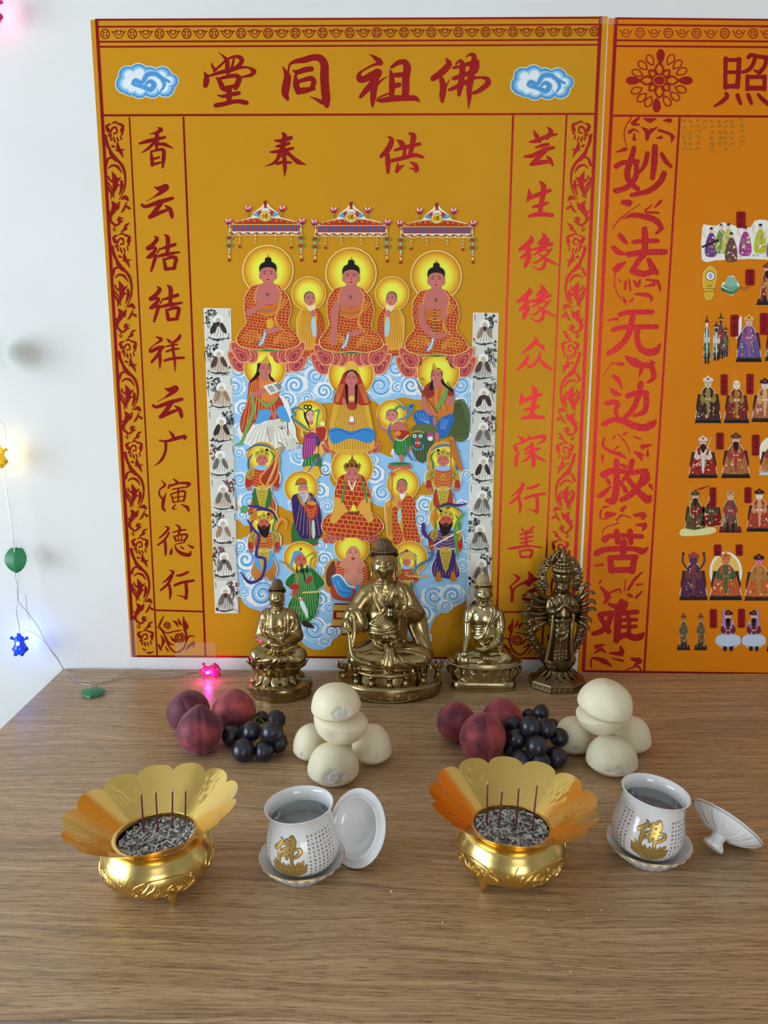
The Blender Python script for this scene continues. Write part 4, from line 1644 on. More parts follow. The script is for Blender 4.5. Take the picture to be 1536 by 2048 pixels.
# --- the standing many-armed figure
st = Statue(1030,1080,6.4,(545,1985),0.080, 'dark bronze standing statue with many fanned arms and an openwork halo, rightmost of the four', 0.00080)
k = st.k
S = st.sdf((-0.05,-0.034,0.03),(0.05,0.03,0.222))
c, e, p, fold = st.c, st.e, st.p, st.fold
e(600,850,.000,150,105,170,30)
c((490,765,.001),(710,765,.001),72,72,40)
c((608,640,.000),(606,720,.000),62,70,15)
c((600,960,.000),(590,1180,.000),118,128,40)
c((590,1180,.000),(575,1520,-.002),128,118,40)
e(560,1560,-.004,140,110,40,20)
# the two praying hands and sleeves
p([(455,790,-.001),(450,890,-.006),(500,915,-.016)],[66,56,42],20)
p([(500,915,-.016),(570,890,-.024),(620,830,-.026)],[40,30,18],8)
p([(752,790,-.001),(770,880,-.006),(730,900,-.016)],[62,54,40],20)
p([(730,900,-.016),(690,880,-.024),(655,830,-.026)],[36,28,18],8)
c((632,840,-.026),(640,775,-.024),16,9,6)
c((652,840,-.026),(650,775,-.024),16,9,6)
# the second pair in front of the waist
p([(500,980,-.008),(540,1030,-.020),(620,1040,-.024)],[30,26,20],8)
p([(730,980,-.008),(690,1025,-.020),(620,1035,-.024)],[30,26,20],8)
e(615,1012,-.024,22,20,20,5)
# drapery
for y, w in ((1090,60),(1130,85),(1180,110)):
    fold([(600 - w, y - 40),(600, y + 30),(600 + w, y - 40)],10,4)
fold([(520,1230),(580,1290),(660,1240),(690,1150)],9,5)
for x in (500,535,575,615,655):
    fold([(x + 20,1260),(x + 6,1400),(x, 1540)],9,5)
for y in (1420,1460,1500):
    fold([(490, y),(520, y + 22),(550, y)],7,4)
    fold([(600, y),(640, y + 22),(670, y)],7,4)
fold([(470,730),(520,770),(540,850),(530,900)],10,6)
fold([(430,760),(470,800),(490,880)],9,6)
fold([(690,730),(700,790),(730,860)],10,6)
fold([(740,740),(750,800),(770,850)],9,6)
fold([(560,740),(590,800),(600,860)],8,6)
# feet
for x in (525,625):
    e(x, 1600,-.012,36,52,22,12)
st.face(610,590,84,84,-.003)
st.ears(610,585,84,88,.000)
S.build('body', M['brass_dark'], st.root)
cb = MB()
C0 = st.L(608,500,0)
A = Matrix.Translation(C0)
cb.lathe([(0.0,-0.004),(0.0128,-0.004),(0.0136,-0.001),(0.0140,0.004),(0.0150,0.0085),(0.0142,0.0100),(0.0,0.0105)],40, A)
for i in range(16):
    a = 2 * PI * i / 16
    cb.ball(C0 + Vector((0.0142 * math.cos(a),0.0142 * math.sin(a),0.002)),0.0017,8,6)
for i in range(9):
    a = -PI / 2 + (i - 4) * 0.42
    cb.ball(C0 + Vector((0.0125 * math.cos(a),0.0125 * math.sin(a),0.0155)),(0.0046,0.0046,0.0058),12,9)
    cb.ball(C0 + Vector((0.0125 * math.cos(a),0.0125 * math.sin(a),0.0215)),(0.0032,0.0032,0.0028),8,6)
for i in range(7):
    a = -PI / 2 + (i - 3) * 0.45
    cb.ball(C0 + Vector((0.0088 * math.cos(a),0.0088 * math.sin(a),0.0255)),(0.0036,0.0036,0.0046),12,9)
cb.lathe([(0.0,0.010),(0.0115,0.010),(0.010,0.022),(0.0075,0.030),(0.005,0.040),(0.002,0.0485),(0.0,0.050)],24, A)
cb.ball(st.L(578,262,-.008),(0.0042,0.0042,0.0052),14,10)
cb.build('crown', M['brass_dark'], st.root)
# fanned arms, each with a hand
arms = [((430,760),(330,700),(275,600),(205,578)),((420,800),(300,780),(225,710),(130,690)),((410,850),(270,860),(170,820),(75,850)),
        ((420,920),(300,950),(180,930),(75,950)),((430,980),(330,1000),(240,1010),(180,1050)),((440,1020),(370,1060),(300,1090),(240,1150)),
        ((790,760),(840,690),(890,590),(965,570)),((800,800),(860,740),(930,670),(1030,690)),((800,850),(890,820),(970,770),(1035,820)),
        ((800,900),(880,910),(950,880),(1045,900)),((790,960),(870,985),(930,1000),(980,1050)),((770,1010),(860,1060),(910,1100),(955,1160))]
for i, (a, b, c_, d) in enumerate(arms):
    dd = -.004 - .002 * (i % 3)
    mb = MB()
    mb.tube([st.L(*a, .002), st.L(*b, dd), st.L(*c_, dd - .003)],[0.0046,0.0038,0.0028],12, smooth=5)
    H0, H1 = st.L(*c_, dd - .003), st.L(*d, dd - .004)
    mid = (H0 + H1) / 2 + Vector((0,0,0.0016))
    mb.tube([H0, mid, H1 * 0.55 + mid * 0.45],[0.0027,0.0036,0.0028],10, smooth=4, flat=0.55)
    side = (H1 - H0).cross(Vector((0,1,0))).normalized()
    for q in range(4):
        o_ = Vector((0,(q - 1.5) * 0.0015,0)) + side * (0.0004 * (q - 1.5))
        mb.tube([mid + o_, (mid + H1) / 2 + o_ + Vector((0,0,0.001)), H1 + o_],[0.0011,0.0010,0.0006],6, smooth=3)
    mb.tube([H0 * 0.5 + mid * 0.5, mid + side * 0.003],[0.0010,0.0006],6)
    mb.build('arm', M['brass_dark'], st.root)
# openwork halo made of scrolls
hl = MB()
rn = random.Random(3)


def ringpt(t, rx, rz, cx, cy):
    return st.L(cx + rx * math.cos(t), cy + rz * math.sin(t),.016)


for (cx, cy, rx, rz, t0, t1, n, w) in ((520,1080,330,400,-0.35 * PI, 1.35 * PI, 34,92),(575,470,225,235,-1.22 * PI, 0.22 * PI, 24,80)):
    for edge in (-0.5,0.5):
        hl.tube([st.L(cx + (rx + edge * w) * math.cos(t0 + (t1 - t0) * i / 80), cy + (rz + edge * w) * math.sin(t0 + (t1 - t0) * i / 80),.016) for i in range(81)],0.0016,8)
    for i in range(n):
        t = t0 + (t1 - t0) * (i + 0.5) / n
        C = ringpt(t, rx, rz, cx, cy)
        sg = 1 if i % 2 else -1
        R0 = 0.0062 * w / 90
        pts = []
        for s in range(22):
            u = s / 21
            a = t * sg + u * 4.2 * PI
            pts.append(C + Vector((math.cos(a) * sg, -0.12, math.sin(a))) * (R0 * (1 - 0.86 * u)))
        hl.tube(pts, [0.0013] * 21 + [0.0017],7)
        a = t + rn.uniform(-.3,.3)
        O = st.L(cx + (rx + 0.62 * w) * math.cos(t), cy + (rz + 0.62 * w) * math.sin(t),.016)
        hl.ball(O, (0.0030,0.0022,0.0030),9,7)
hl.tube([st.L(575,240,.014), st.L(572,190,.012), st.L(568,140,.010)],[0.011,0.0085,0.0022],16, smooth=4, flat=0.4)
for i in range(9):
    u = i / 8
    for sg in (-1,1):
        hl.ball(st.L(570 + sg * (85 * (1 - u) ** 0.7 + 8),260 - 115 * u, .010),0.0028,8,6)
hl.build('openwork_halo', M['brass_dark'], st.root)
for (a, b, c_) in (((490,960,-.012),(455,1280,-.014),(395,1570,-.012)),((752,930,-.012),(720,1280,-.014),(742,1570,-.012))):
    mb = MB()
    mb.tube([st.L(*a), st.L(*b), st.L(*c_)],[0.0022,0.0020,0.0028],10, smooth=6, flat=1.3)
    mb.build('scarf', M['brass'], st.root)
X0 = st.L(545,1700,0).x
lo = MB()
lo.lathe([(0.0,0.020),(0.024,0.020),(0.0205,0.027),(0.020,0.031),(0.0245,0.036),(0.0270,0.042),(0.0265,0.047),(0.0,0.049)],64, Matrix.Translation((X0,0,0)) @ Matrix.Diagonal((1,0.9,1,1)))
petals(lo, X0,0,0.0200,0.9,0.0300,0.0475,10,0.0075,0.0070,0.0022)
petals(lo, X0,0,0.0215,0.9,0.0290,0.0180,16,0.0040,0.0120,0.0016)
lo.build('lotus_base', M['brass_dark'], st.root)
oc = MB()
R8 = [(0.0,0.0),(0.0455,0.0),(0.0462,0.002),(0.0452,0.0105),(0.0440,0.0125),(0.030,0.0200),(0.0,0.0210)]
oc.lathe(R8,8, Matrix.Translation((X0,0,0)) @ Matrix.Diagonal((1,0.88,1,1)) @ Matrix.Rotation(PI / 8,4, 'Z'))
o = oc.build('octagonal_plinth', M['brass_dark'], st.root, smooth=False)
rl = MB()
for f in range(8):
    a0, a1 = PI / 8 + f * PI / 4, PI / 8 + (f + 1) * PI / 4
    A0, A1 = Vector((X0 + 0.0460 * math.cos(a0),0.88 * 0.0460 * math.sin(a0),0)), Vector((X0 + 0.0460 * math.cos(a1),0.88 * 0.0460 * math.sin(a1),0))
    for q in range(7):
        t = 0.14 + 0.72 * q / 6
        B = A0.lerp(A1, t)
        rl.tube([B + Vector((0,0,0.004 + 0.003 * (q % 2))), A0.lerp(A1, t + 0.04) + Vector((0,0,0.0085)), A0.lerp(A1, t + 0.08) + Vector((0,0,0.0045))],0.0005,5, smooth=2)
    rl.tube([A0.lerp(A1,.08) + Vector((0,0,.0025)), A0.lerp(A1,.92) + Vector((0,0,.0025)), A0.lerp(A1,.92) + Vector((0,0,.0098)), A0.lerp(A1,.08) + Vector((0,0,.0098)), A0.lerp(A1,.08) + Vector((0,0,.0025))],0.0004,5)
rl.build('plinth_relief', M['brass_dark'], st.root)

# ------------------------------------------------------------------ the two wall posters
M['sheet'] = mat('golden_yellow_poster_paper', (0.62,0.28,0.008),0.5, spec=0.12)
noise_color(M['sheet'],7.0,(0.605,0.270,0.007),(0.640,0.295,0.010),0.3,0.7,5.0)
M['sheet2'] = mat('orange_yellow_poster_paper', (0.72,0.215,0.003),0.5, spec=0.12)
noise_color(M['sheet2'],7.0,(0.705,0.205,0.002),(0.745,0.230,0.004),0.3,0.7,5.0)
M['print'] = mat('printed_paper', (0.8,0.8,0.8),0.5, spec=0.15, attr=True)
M['foil'] = mat('red_foil_print', (0.37,0.013,0.015),0.30,0.62, spec=0.3)
_fn = bump_noise(M['foil'],420.0,0.35,0.0006)
M['pencil'] = mat('pencil_writing', (0.22,0.14,0.03),0.7)

GAIN = 1.08


def pc(r, g, b, k=1.0):
    return tuple(min(0.9, v * GAIN * k) for v in lin((r, g, b)))


SKIN, SKIND, RED, REDL, GOLDL = pc(196,112,102), pc(140,60,60), pc(178,52,30), pc(205,85,40), pc(236,165,70)
WHITE, BLUE, LBLUE, DBLUE, GREEN = pc(240,244,252), pc(84,158,216), pc(160,205,238), pc(40,70,130), pc(45,120,60)
BLACK, YEL, PURP, ORAN = pc(28,22,22), pc(250,232,60), pc(58,36,96), pc(215,130,30)


def inside(p, poly):
    x, y = p
    r = False
    j = len(poly) - 1
    for i in range(len(poly)):
        xi, yi = poly[i]
        xj, yj = poly[j]
        if (yi > y) != (yj > y) and x < (xj - xi) * (y - yi) / (yj - yi) + xi:
            r = not r
        j = i
    return r


class Art:
    """flat print: shapes given where they sit on the sheet, laid in thin layers on the wall plane"""
    STEP = 3e-6

    def __init__(self, base):
        self.base, self.n = base, 0
        self.v, self.f, self.c = [],[],[]
        self.T = (0.0,0.0,1.0,1.0)
        self.xf = None

    def at(self, x=0.0, y=0.0, sx=1.0, sy=None):
        self.T = (x, y, sx, abs(sx) if sy is None else sy)
        return self

    def tr(self, p):
        return (self.T[0] + p[0] * self.T[2], self.T[1] + p[1] * self.T[3])

    def _face(self, pts, col, tris=None, ex=None):
        b = len(self.v)
        for i_, p in enumerate(pts):
            Y = -(self.base + (self.n + (ex[i_] if ex else 0)) * self.STEP)
            q = self.tr(p)
            w = atY(q[0], q[1],0.0)
            if self.xf:
                w = self.xf(w)
            self.v.append((w[0], Y, w[2]))
        if tris is None:
            tris = geometry.tessellate_polygon([[Vector((p[0], p[1],0)) for p in pts]])
        for t in tris:
            self.f.append([b + i for i in t])
            self.c.append(col)

    def poly(self, pts, col, smooth=0):
        if smooth:
            P = [Vector((*p, 0)) for p in pts]
            out = []
            m = len(P)
            for i in range(m):
                a, b_, c_, d = P[i - 1], P[i], P[(i + 1) % m], P[(i + 2) % m]
                for s in range(smooth):
                    t = s / smooth
                    out.append(0.5 * ((b_ * 2) + (c_ - a) * t + (a * 2 - b_ * 5 + c_ * 4 - d) * t * t + (b_ * 3 - a - c_ * 3 + d) * t ** 3))
            pts = [(p.x, p.y) for p in out]
        self._face(pts, col)
        self.n += 1
        return self

    def ell(self, x, y, rx, ry, col, rot=0.0, n=20):
        c_, s_ = math.cos(rot), math.sin(rot)
        pts = []
        for i in range(n):
            a = 2 * PI * i / n
            u, v = rx * math.cos(a), ry * math.sin(a)
            pts.append((x + u * c_ - v * s_, y + u * s_ + v * c_))
        self._face(pts, col, [(0, i, i + 1) for i in range(1, n - 1)])
        self.n += 1
        return self

    def ring(self, x, y, r0, r1, col, n=28, ky=1.0):
        pts = []
        for i in range(n):
            a = 2 * PI * i / n
            pts += [(x + r0 * math.cos(a), y + r0 * ky * math.sin(a)),(x + r1 * math.cos(a), y + r1 * ky * math.sin(a))]
        tr = []
        for i in range(n):
            j = (i + 1) % n
            tr += [(2 * i, 2 * i + 1,2 * j + 1),(2 * i, 2 * j + 1,2 * j)]
        self._face(pts, col, tr)
        self.n += 1
        return self

    def line(self, pts, w, col, sm=4, capn=5):
        """brush line with width (number or list)"""
        P = [Vector((p[0], p[1],0)) for p in pts]
        W = list(w) if isinstance(w, (list, tuple)) else [w] * len(P)
        if sm:
            P, W = crom(P, W, sm)
        L, R = [],[]
        for i in range(len(P)):
            t = P[min(i + 1, len(P) - 1)] - P[max(i - 1,0)]
            t = t.normalized() if t.length > 1e-9 else Vector((1,0,0))
            nrm_ = Vector((-t.y, t.x, 0)) * (W[i] / 2)
            L.append(P[i] + nrm_)
            R.append(P[i] - nrm_)
        pts2, tr = [],[]
        for a, b_ in zip(L, R):
            pts2 += [(a.x, a.y),(b_.x, b_.y)]
        for i in range(len(P) - 1):
            tr += [(2 * i, 2 * i + 1,2 * i + 3),(2 * i, 2 * i + 3,2 * i + 2)]
        m_ = len(P)
        fo_ = 0.6 if col is FO else 0.0
        self._face(pts2, col, tr, [i // 2 * fo_ for i in range(2 * m_)])
        for e, nb in ((0,1),(-1,-2)):                                 # round ends
            if W[e] > 0.4 and capn:
                a0 = math.atan2(P[e].y - P[nb].y, P[e].x - P[nb].x)
                fan = [(P[e].x + W[e] / 2 * math.cos(a0 - PI / 2 + PI * i / capn), P[e].y + W[e] / 2 * math.sin(a0 - PI / 2 + PI * i / capn)) for i in range(capn + 1)]
                self._face(fan, col, [(0, i, i + 1) for i in range(1, capn)],[(fo_ * m_ if e else -fo_)] * len(fan))
        self.n += 1 + int(fo_ * m_)
        return self

    def halo(self, x, y, r, ky=1.0):
        self.ell(x, y, r * 1.04, r * 1.04 * ky, pc(250,225,150), n=40)
        for i in range(12):
            u = i / 11
            rr = r * (1 - 0.52 * u ** 0.9)
            q = min(1, u * 1.15) ** 0.7
            c0, c1 = (205,128,22),(253,238,75)
            self.ell(x, y, rr, rr * ky, pc(*[c0[k_] * (1 - q) + c1[k_] * q for k_ in range(3)]), n=36)
        return self

    def clipped(self, poly, curves, w, col):
        for cv in curves:
            P = [Vector((*p, 0)) for p in cv]
            P, _ = crom(P, [0] * len(P),6)
            run = []
            for q in P + [None]:
                if q is not None and inside((q.x, q.y), poly):
                    run.append((q.x, q.y))
                else:
                    if len(run) > 1:
                        n0 = self.n
                        self.line(run, w, col, 0,0)
                        self.n = n0 + 0.2
                    run = []
        self.n += 1

    def bricks(self, poly, col, dx=8, dy=7, ang=0.0, w=1.0, seed=1):
        """patchwork pattern of a monk's robe inside an outline"""
        r = random.Random(seed)
        xs, ys = [p[0] for p in poly],[p[1] for p in poly]
        x0, x1, y0, y1 = min(xs) - 8, max(xs) + 8, min(ys) - 8, max(ys) + 8
        cvs = []
        y, row = y0 - (x1 - x0) * abs(math.tan(ang)),0
        while y < y1 + (x1 - x0) * abs(math.tan(ang)):
            cvs.append([(x, y + (x - x0) * math.tan(ang) + math.sin(x * 0.13 + row) * 1.2) for x in np.linspace(x0, x1,6)])
            x = x0 + (row % 2) * dx / 2
            while x < x1:
                yy = y + (x - x0) * math.tan(ang)
                cvs.append([(x + r.uniform(-1,1), yy),(x + math.sin(ang) * -2, yy + dy / 2),(x + r.uniform(-1,1), yy + dy)])
                x += dx * r.uniform(0.85,1.15)
            y += dy * r.uniform(0.9,1.1)
            row += 1
        self.clipped(poly, cvs, w, col)

    def folds(self, poly, col, n=5, w=1.0, top=None, spread=1.0):
        xs, ys = [p[0] for p in poly],[p[1] for p in poly]
        cx, y0, y1 = (top if top is not None else sum(xs) / len(xs)), min(ys), max(ys)
        hw = (max(xs) - min(xs)) / 2
        cvs = []
        for i in range(n):
            u = (i + 0.5) / n * 2 - 1
            cvs.append([(cx + u * hw * 0.35, y0),(cx + u * hw * 0.7 + 2,(y0 + y1) / 2),(cx + u * hw * spread, y1)])
        self.clipped(poly, cvs, w, col)

    def glyph(self, ch, x, y, size, col, fat=0.0, sx=1.0):
        vs, fs = glyph(ch, fat)
        self._face([(x + a * size * sx, y - b * size) for a, b in vs], col, fs)
        self.n += 1

    def spiral(self, x, y, r, turns, w, col, dirn=1, ph=0.0, inner=0.12):
        pts, ws = [],[]
        m = int(14 * turns)
        for i in range(m + 1):
            u = i / m
            a = ph + dirn * 2 * PI * turns * u
            rr = r * (1 - (1 - inner) * u)
            pts.append((x + rr * math.cos(a), y + rr * math.sin(a)))
            ws.append(w * (0.35 + 0.65 * math.sin(PI * min(1, u * 0.9 + 0.08))))
        return self.line(pts, ws, col, 0)

    def cloud(self, x, y, r, seed=0, dirn=1, ky=0.85):
        rn_ = random.Random(seed)
        pts = []
        nb = 7
        for i in range(nb * 6):
            a = 2 * PI * i / (nb * 6)
            rr = r * (1.0 + 0.13 * abs(math.sin(nb * a / 2 + seed)))
            pts.append((x + rr * math.cos(a), y + rr * ky * math.sin(a)))
        self.poly(pts, WHITE)
        for k_, (f, c_) in enumerate(((0.92, LBLUE),(0.88, BLUE))):
            self.spiral(x, y + 1 - k_, r * f * 0.97,1.9, r * (0.26 if k_ == 0 else 0.14), c_, dirn, rn_.uniform(0,6),0.10)
        for i in range(2):
            a = rn_.uniform(0,6.28)
            self.line([(x + r * 1.0 * math.cos(a + t_), y + r * ky * math.sin(a + t_)) for t_ in (0,.3,.6,.9)],[1, r * .14, r * .14,1], LBLUE)
        return self

    def build(self, name, m, parent, label=None):
        me = bpy.data.meshes.new(name)
        me.from_pydata(self.v, [], self.f)
        if m is M['print']:
            ca = me.color_attributes.new('Col', 'FLOAT_COLOR', 'CORNER')
            ca.data.foreach_set('color', [v for f, c_ in zip(self.f, self.c) for _ in f for v in (*c_, 1.0)])
        # make every face look into the room
        bm = bmesh.new()
        bm.from_mesh(me)
        flip = [f for f in bm.faces if f.normal.y > 0]
        bmesh.ops.reverse_faces(bm, faces=flip)
        bm.to_mesh(me)
        bm.free()
        o_ = link(name, me, m, parent, False)
        o_.matrix_parent_inverse = parent.matrix_world.inverted() if parent else Matrix()
        if parent:
            o_.location = tuple(-v for v in parent.location)
            o_.matrix_parent_inverse = Matrix()
        if label:
            o_['label'] = label
        return o_


def sheet(name, corners, root, th=0.0007, m='sheet'):
    W = [atY(*q, 0.0) for q in corners]
    vs = [(w[0],-th, w[2]) for w in W] + [(w[0],-0.00005, w[2]) for w in W]
    fs = [(3,2,1,0),(4,5,6,7),(0,1,5,4),(1,2,6,5),(2,3,7,6),(3,0,4,7)]
    mb = MB().add([Vector(v) - Vector(root.location) for v in vs], fs)
    return mb.build(name, M[m], root, smooth=False)


FO = (1,0,0)                                            # colour slot is not used by the foil
P1 = empty('wall_poster', (-0.07,0.0,0.77), 'left yellow poster crowded with painted buddhas, clouds and two columns of red characters', 'poster')
P1P2 = 'yellow posters on the wall'
P1['group'] = P1P2
P2 = empty('wall_poster', (0.66,0.0,0.75), 'right yellow poster with cut-out idol pictures and large rounded red characters', 'poster', P1P2)
sheet('sheet', [(181,40),(1215,33),(1150,1319),(262,1313.5)], P1)
LAYER = 0.00085


# ---- brush lettering -------------------------------------------------------------------
def ch(root, crop, strokes, base=LAYER, move=(0,0), scale=1.0, about=(0,0), fatten=1.0, shape=None):
    ox, oy, s = crop
    a = Art(base)
    for st_ in strokes:
        pts = [(ox + (about[0] + (x - about[0]) * scale + move[0]) / s, oy + (about[1] + (y - about[1]) * scale + move[1]) / s) for x, y, w in st_]
        a.line(pts, [w * scale * fatten / s for x, y, w in st_], FO, 5 if len(pts) > 2 else 0,6)
    return a.build('printed_character', M['foil'], root)


A_ = (400,90,5.486)
B_ = (700,90,5.12)
C_ = (270,240,4.876)
D_ = (280,650,3.593)
E_ = (500,250,4.042)
F_ = (980,220,3.792)
G_ = (960,720,3.792)
TANG = [[(195,82,4),(240,110,14),(280,150,40),(300,190,50),(300,260,50),(305,320,30)],[(125,195,8),(140,240,30),(170,280,30)],
        [(150,290,22),(220,230,26),(300,160,24),(380,130,30),(440,140,50),(460,180,50),(420,230,40),(360,270,40),(300,300,40)],
        [(375,130,20),(365,190,24),(350,250,30)],[(45,300,10),(70,340,50),(70,400,70),(60,450,50)],
        [(90,345,20),(200,310,40),(320,280,50),(440,250,35),(530,250,20),(590,290,60),(560,330,40),(460,355,20)],
        [(180,360,14),(215,400,50),(250,470,60),(280,500,40)],[(200,375,30),(300,350,40),(390,340,50),(430,370,60),(410,430,60),(390,480,40)],
        [(270,480,50),(340,460,40),(410,450,50)],[(320,480,60),(320,560,60),(320,620,50)],[(195,555,14),(260,565,40),(340,545,45),(425,530,45)],
        [(175,665,50),(260,650,50),(400,620,45),(500,635,55),(515,638,40)]]
TONG = [[(905,235,6),(935,290,40),(960,350,80),(945,450,90),(935,530,80),(960,595,40)],
        [(970,290,20),(985,220,24),(1040,185,45),(1150,165,70),(1240,140,70),(1320,150,80),(1365,220,90),(1365,350,95),(1375,500,95),(1385,600,95),(1390,670,50)],
        [(1400,650,50),(1330,625,50),(1260,590,25),(1205,570,6)],[(1025,285,20),(1070,300,55),(1150,275,60),(1220,265,60)],
        [(1060,320,30),(1040,350,25)],[(1050,360,40),(1055,440,70),(1080,520,60)],[(1060,410,40),(1140,385,45),(1220,370,60),(1250,410,55),(1225,470,50)],
        [(1080,510,70),(1150,500,70),(1250,480,40)]]
ZU = [[(195,95,5),(240,120,30),(290,160,60),(310,185,60)],
      [(300,190,40),(220,215,24),(140,260,20),(95,300,40),(100,350,70),(150,350,70),(230,310,80),(290,275,70),(290,310,60)],
      [(290,300,60),(240,380,70),(170,460,60),(110,530,40)],[(265,350,60),(245,450,70),(235,550,60),(230,630,25)],
      [(390,320,4),(340,350,16),(290,390,30),(270,420,30)],[(410,255,12),(425,320,50),(430,420,65),(425,520,50)],
      [(425,230,30),(490,185,50),(560,180,60),(585,240,80),(570,350,75),(570,450,75),(565,530,70)],[(440,310,40),(500,310,55),(540,300,40)],
      [(450,420,60),(500,410,50)],[(275,570,20),(330,570,50),(450,550,65),(600,545,60),(670,550,55),(710,580,15)],[(280,550,14),(340,520,18),(410,495,20)]]
FENG = [[(265,68,20),(280,90,40),(270,150,45),(255,220,40)],[(195,125,10),(250,130,35),(330,105,35)],[(215,175,20),(260,165,30),(315,150,25)],
        [(165,220,15),(220,215,30),(345,190,25)],[(245,220,35),(220,280,30),(180,315,20),(120,335,4)],[(290,205,25),(330,250,30),(390,300,40),(455,322,5)],
        [(220,315,25),(270,300,25),(330,305,20)],[(275,230,30),(280,300,35),(283,360,28),(278,420,4)],[(235,260,12),(300,240,20)]]
GONG = [[(1110,92,5),(1145,120,40),(1120,190,50),(1060,255,30)],[(1110,240,40),(1115,310,45),(1115,385,25)],[(1170,205,20),(1240,185,35),(1370,155,30)],
        [(1185,120,8),(1225,150,50),(1250,210,30),(1240,260,25)],[(1290,70,20),(1320,90,50),(1310,170,40),(1290,250,35)],[(1145,290,30),(1230,270,35),(1330,245,35),(1395,260,25)],
        [(1250,325,4),(1210,345,35),(1185,375,30)],[(1195,310,10),(1190,350,30)],[(1295,300,8),(1335,325,40),(1345,365,45),(1340,380,20)],[(1285,348,5),(1330,360,20)]]
XIANG = [[(222,75,10),(255,95,45),(210,125,30),(145,138,6)],[(45,230,20),(120,210,40),(200,190,40),(295,170,25)],[(215,130,40),(215,190,45),(210,270,30)],
         [(190,220,30),(130,280,28),(65,322,8)],[(220,235,25),(290,240,40),(365,275,12)],[(155,305,12),(165,370,35),(170,440,35)],
         [(160,310,20),(240,290,30),(280,300,35),(280,380,40),(270,465,18)],[(175,385,25),(235,365,22)],[(175,435,30),(250,415,22)]]
YUN = [[(190,655,10),(240,670,50),(300,640,35),(310,665,45),(250,710,40),(180,755,10),(110,795,4)],[(70,830,30),(110,845,35),(240,800,45),(365,765,35)],
       [(270,790,40),(220,860,45),(160,940,45)],[(150,945,45),(230,910,40),(310,880,30)],[(295,835,15),(340,870,45),(360,930,40),(365,955,20)]]
JIE = [[(190,1130,8),(215,1160,45),(180,1210,40),(125,1250,40)],[(130,1255,40),(190,1245,30),(200,1270,35),(160,1310,35),(125,1340,30)],
       [(140,1340,30),(200,1320,35),(185,1390,35),(160,1470,25)],[(290,1120,15),(320,1150,45),(320,1240,40),(315,1310,35)],[(245,1260,14),(310,1240,35),(390,1215,35)],
       [(245,1250,12),(220,1300,14)],[(220,1330,25),(310,1310,40),(430,1290,20)],[(275,1350,14),(290,1400,35),(300,1455,35)],
       [(285,1365,20),(350,1340,35),(400,1350,40),(390,1410,35),(380,1450,30)],[(300,1455,35),(390,1445,30)]]
XI = [[(115,85,8),(150,100,28),(145,115,20),(100,145,8),(72,175,12),(80,190,24),(130,165,30),(165,160,25)],[(160,160,25),(125,220,24),(85,265,20)],
      [(140,190,24),(145,250,24),(143,310,10)],[(195,100,10),(215,120,24)],[(290,75,20),(275,100,25),(235,130,20)],[(185,155,10),(230,145,16),(270,140,12)],
      [(190,190,14),(240,175,16),(280,170,12)],[(178,255,18),(240,240,22),(315,235,18)],[(235,130,20),(240,190,20),(250,260,18),(252,335,5)]]
GUANG = [[(210,760,6),(235,790,25),(240,810,20)],[(140,830,10),(190,835,18),(260,815,28),(325,800,25),(320,820,15)],[(185,835,22),(185,900,20),(155,970,22),(105,1012,4)]]
YAN = [[(155,1115,5),(180,1150,20),(145,1180,12),(140,1220,14),(165,1250,16)],[(190,1200,4),(170,1260,25),(165,1310,22),(180,1335,14)],
       [(240,1105,8),(265,1125,20)],[(205,1170,16),(215,1145,10)],[(215,1155,16),(290,1135,16),(355,1140,25),(335,1165,14)],[(235,1180,10),(320,1165,12)],
       [(220,1215,8),(235,1250,14),(240,1275,12)],[(225,1215,10),(290,1195,14),(325,1200,16),(315,1265,14)],[(230,1240,8),(320,1230,8)],[(240,1275,10),(315,1260,10)],
       [(275,1175,12),(275,1265,12)],[(265,1324,4),(235,1318,14),(255,1290,8)],[(300,1290,8),(340,1310,25),(350,1335,14)]]
DE = [[(180,1445,5),(205,1460,20),(175,1500,18),(140,1530,10)],[(210,1490,12),(180,1540,18),(130,1580,14)],[(180,1555,20),(185,1600,22),(185,1650,14)],
      [(260,1435,8),(285,1455,20),(280,1500,16)],[(235,1490,8),(290,1475,14),(330,1470,12)],[(245,1520,14),(260,1550,16)],[(245,1520,10),(300,1505,14),(340,1510,18),(320,1550,14)],
      [(260,1550,10),(320,1545,10)],[(275,1515,8),(280,1545,8)],[(300,1510,8),(300,1545,8)],[(255,1575,8),(320,1560,10)],[(230,1600,5),(225,1630,22),(220,1645,16)],
      [(250,1585,8),(270,1620,20),(310,1645,28),(355,1650,28),(365,1625,8)],[(290,1590,6),(310,1605,14)],[(345,1580,6),(375,1595,22),(385,1600,10)]]
XING = [[(210,1760,5),(240,1775,22),(205,1820,20),(165,1850,8)],[(235,1800,14),(200,1860,20),(150,1905,14)],[(210,1865,18),(220,1920,22),(215,1965,12)],
        [(265,1800,14),(300,1795,20),(345,1775,18)],[(250,1870,18),(300,1850,20),(385,1835,18)],[(330,1850,22),(335,1910,24),(330,1965,22),(320,1955,14),(265,1940,4)]]
YUN2 = [[(295,245,10),(350,235,35),(420,205,30),(500,185,20)],[(330,155,6),(350,195,35),(375,240,25)],[(440,135,14),(460,165,40),(430,215,28)],
        [(345,285,15),(400,270,30),(440,260,25)],[(262,355,20),(330,345,35),(410,305,35),(480,285,25)],[(420,310,30),(370,360,35),(320,410,35)],
        [(310,415,25),(380,400,35),(450,390,30)],[(430,350,10),(455,380,35),(475,420,15)]]
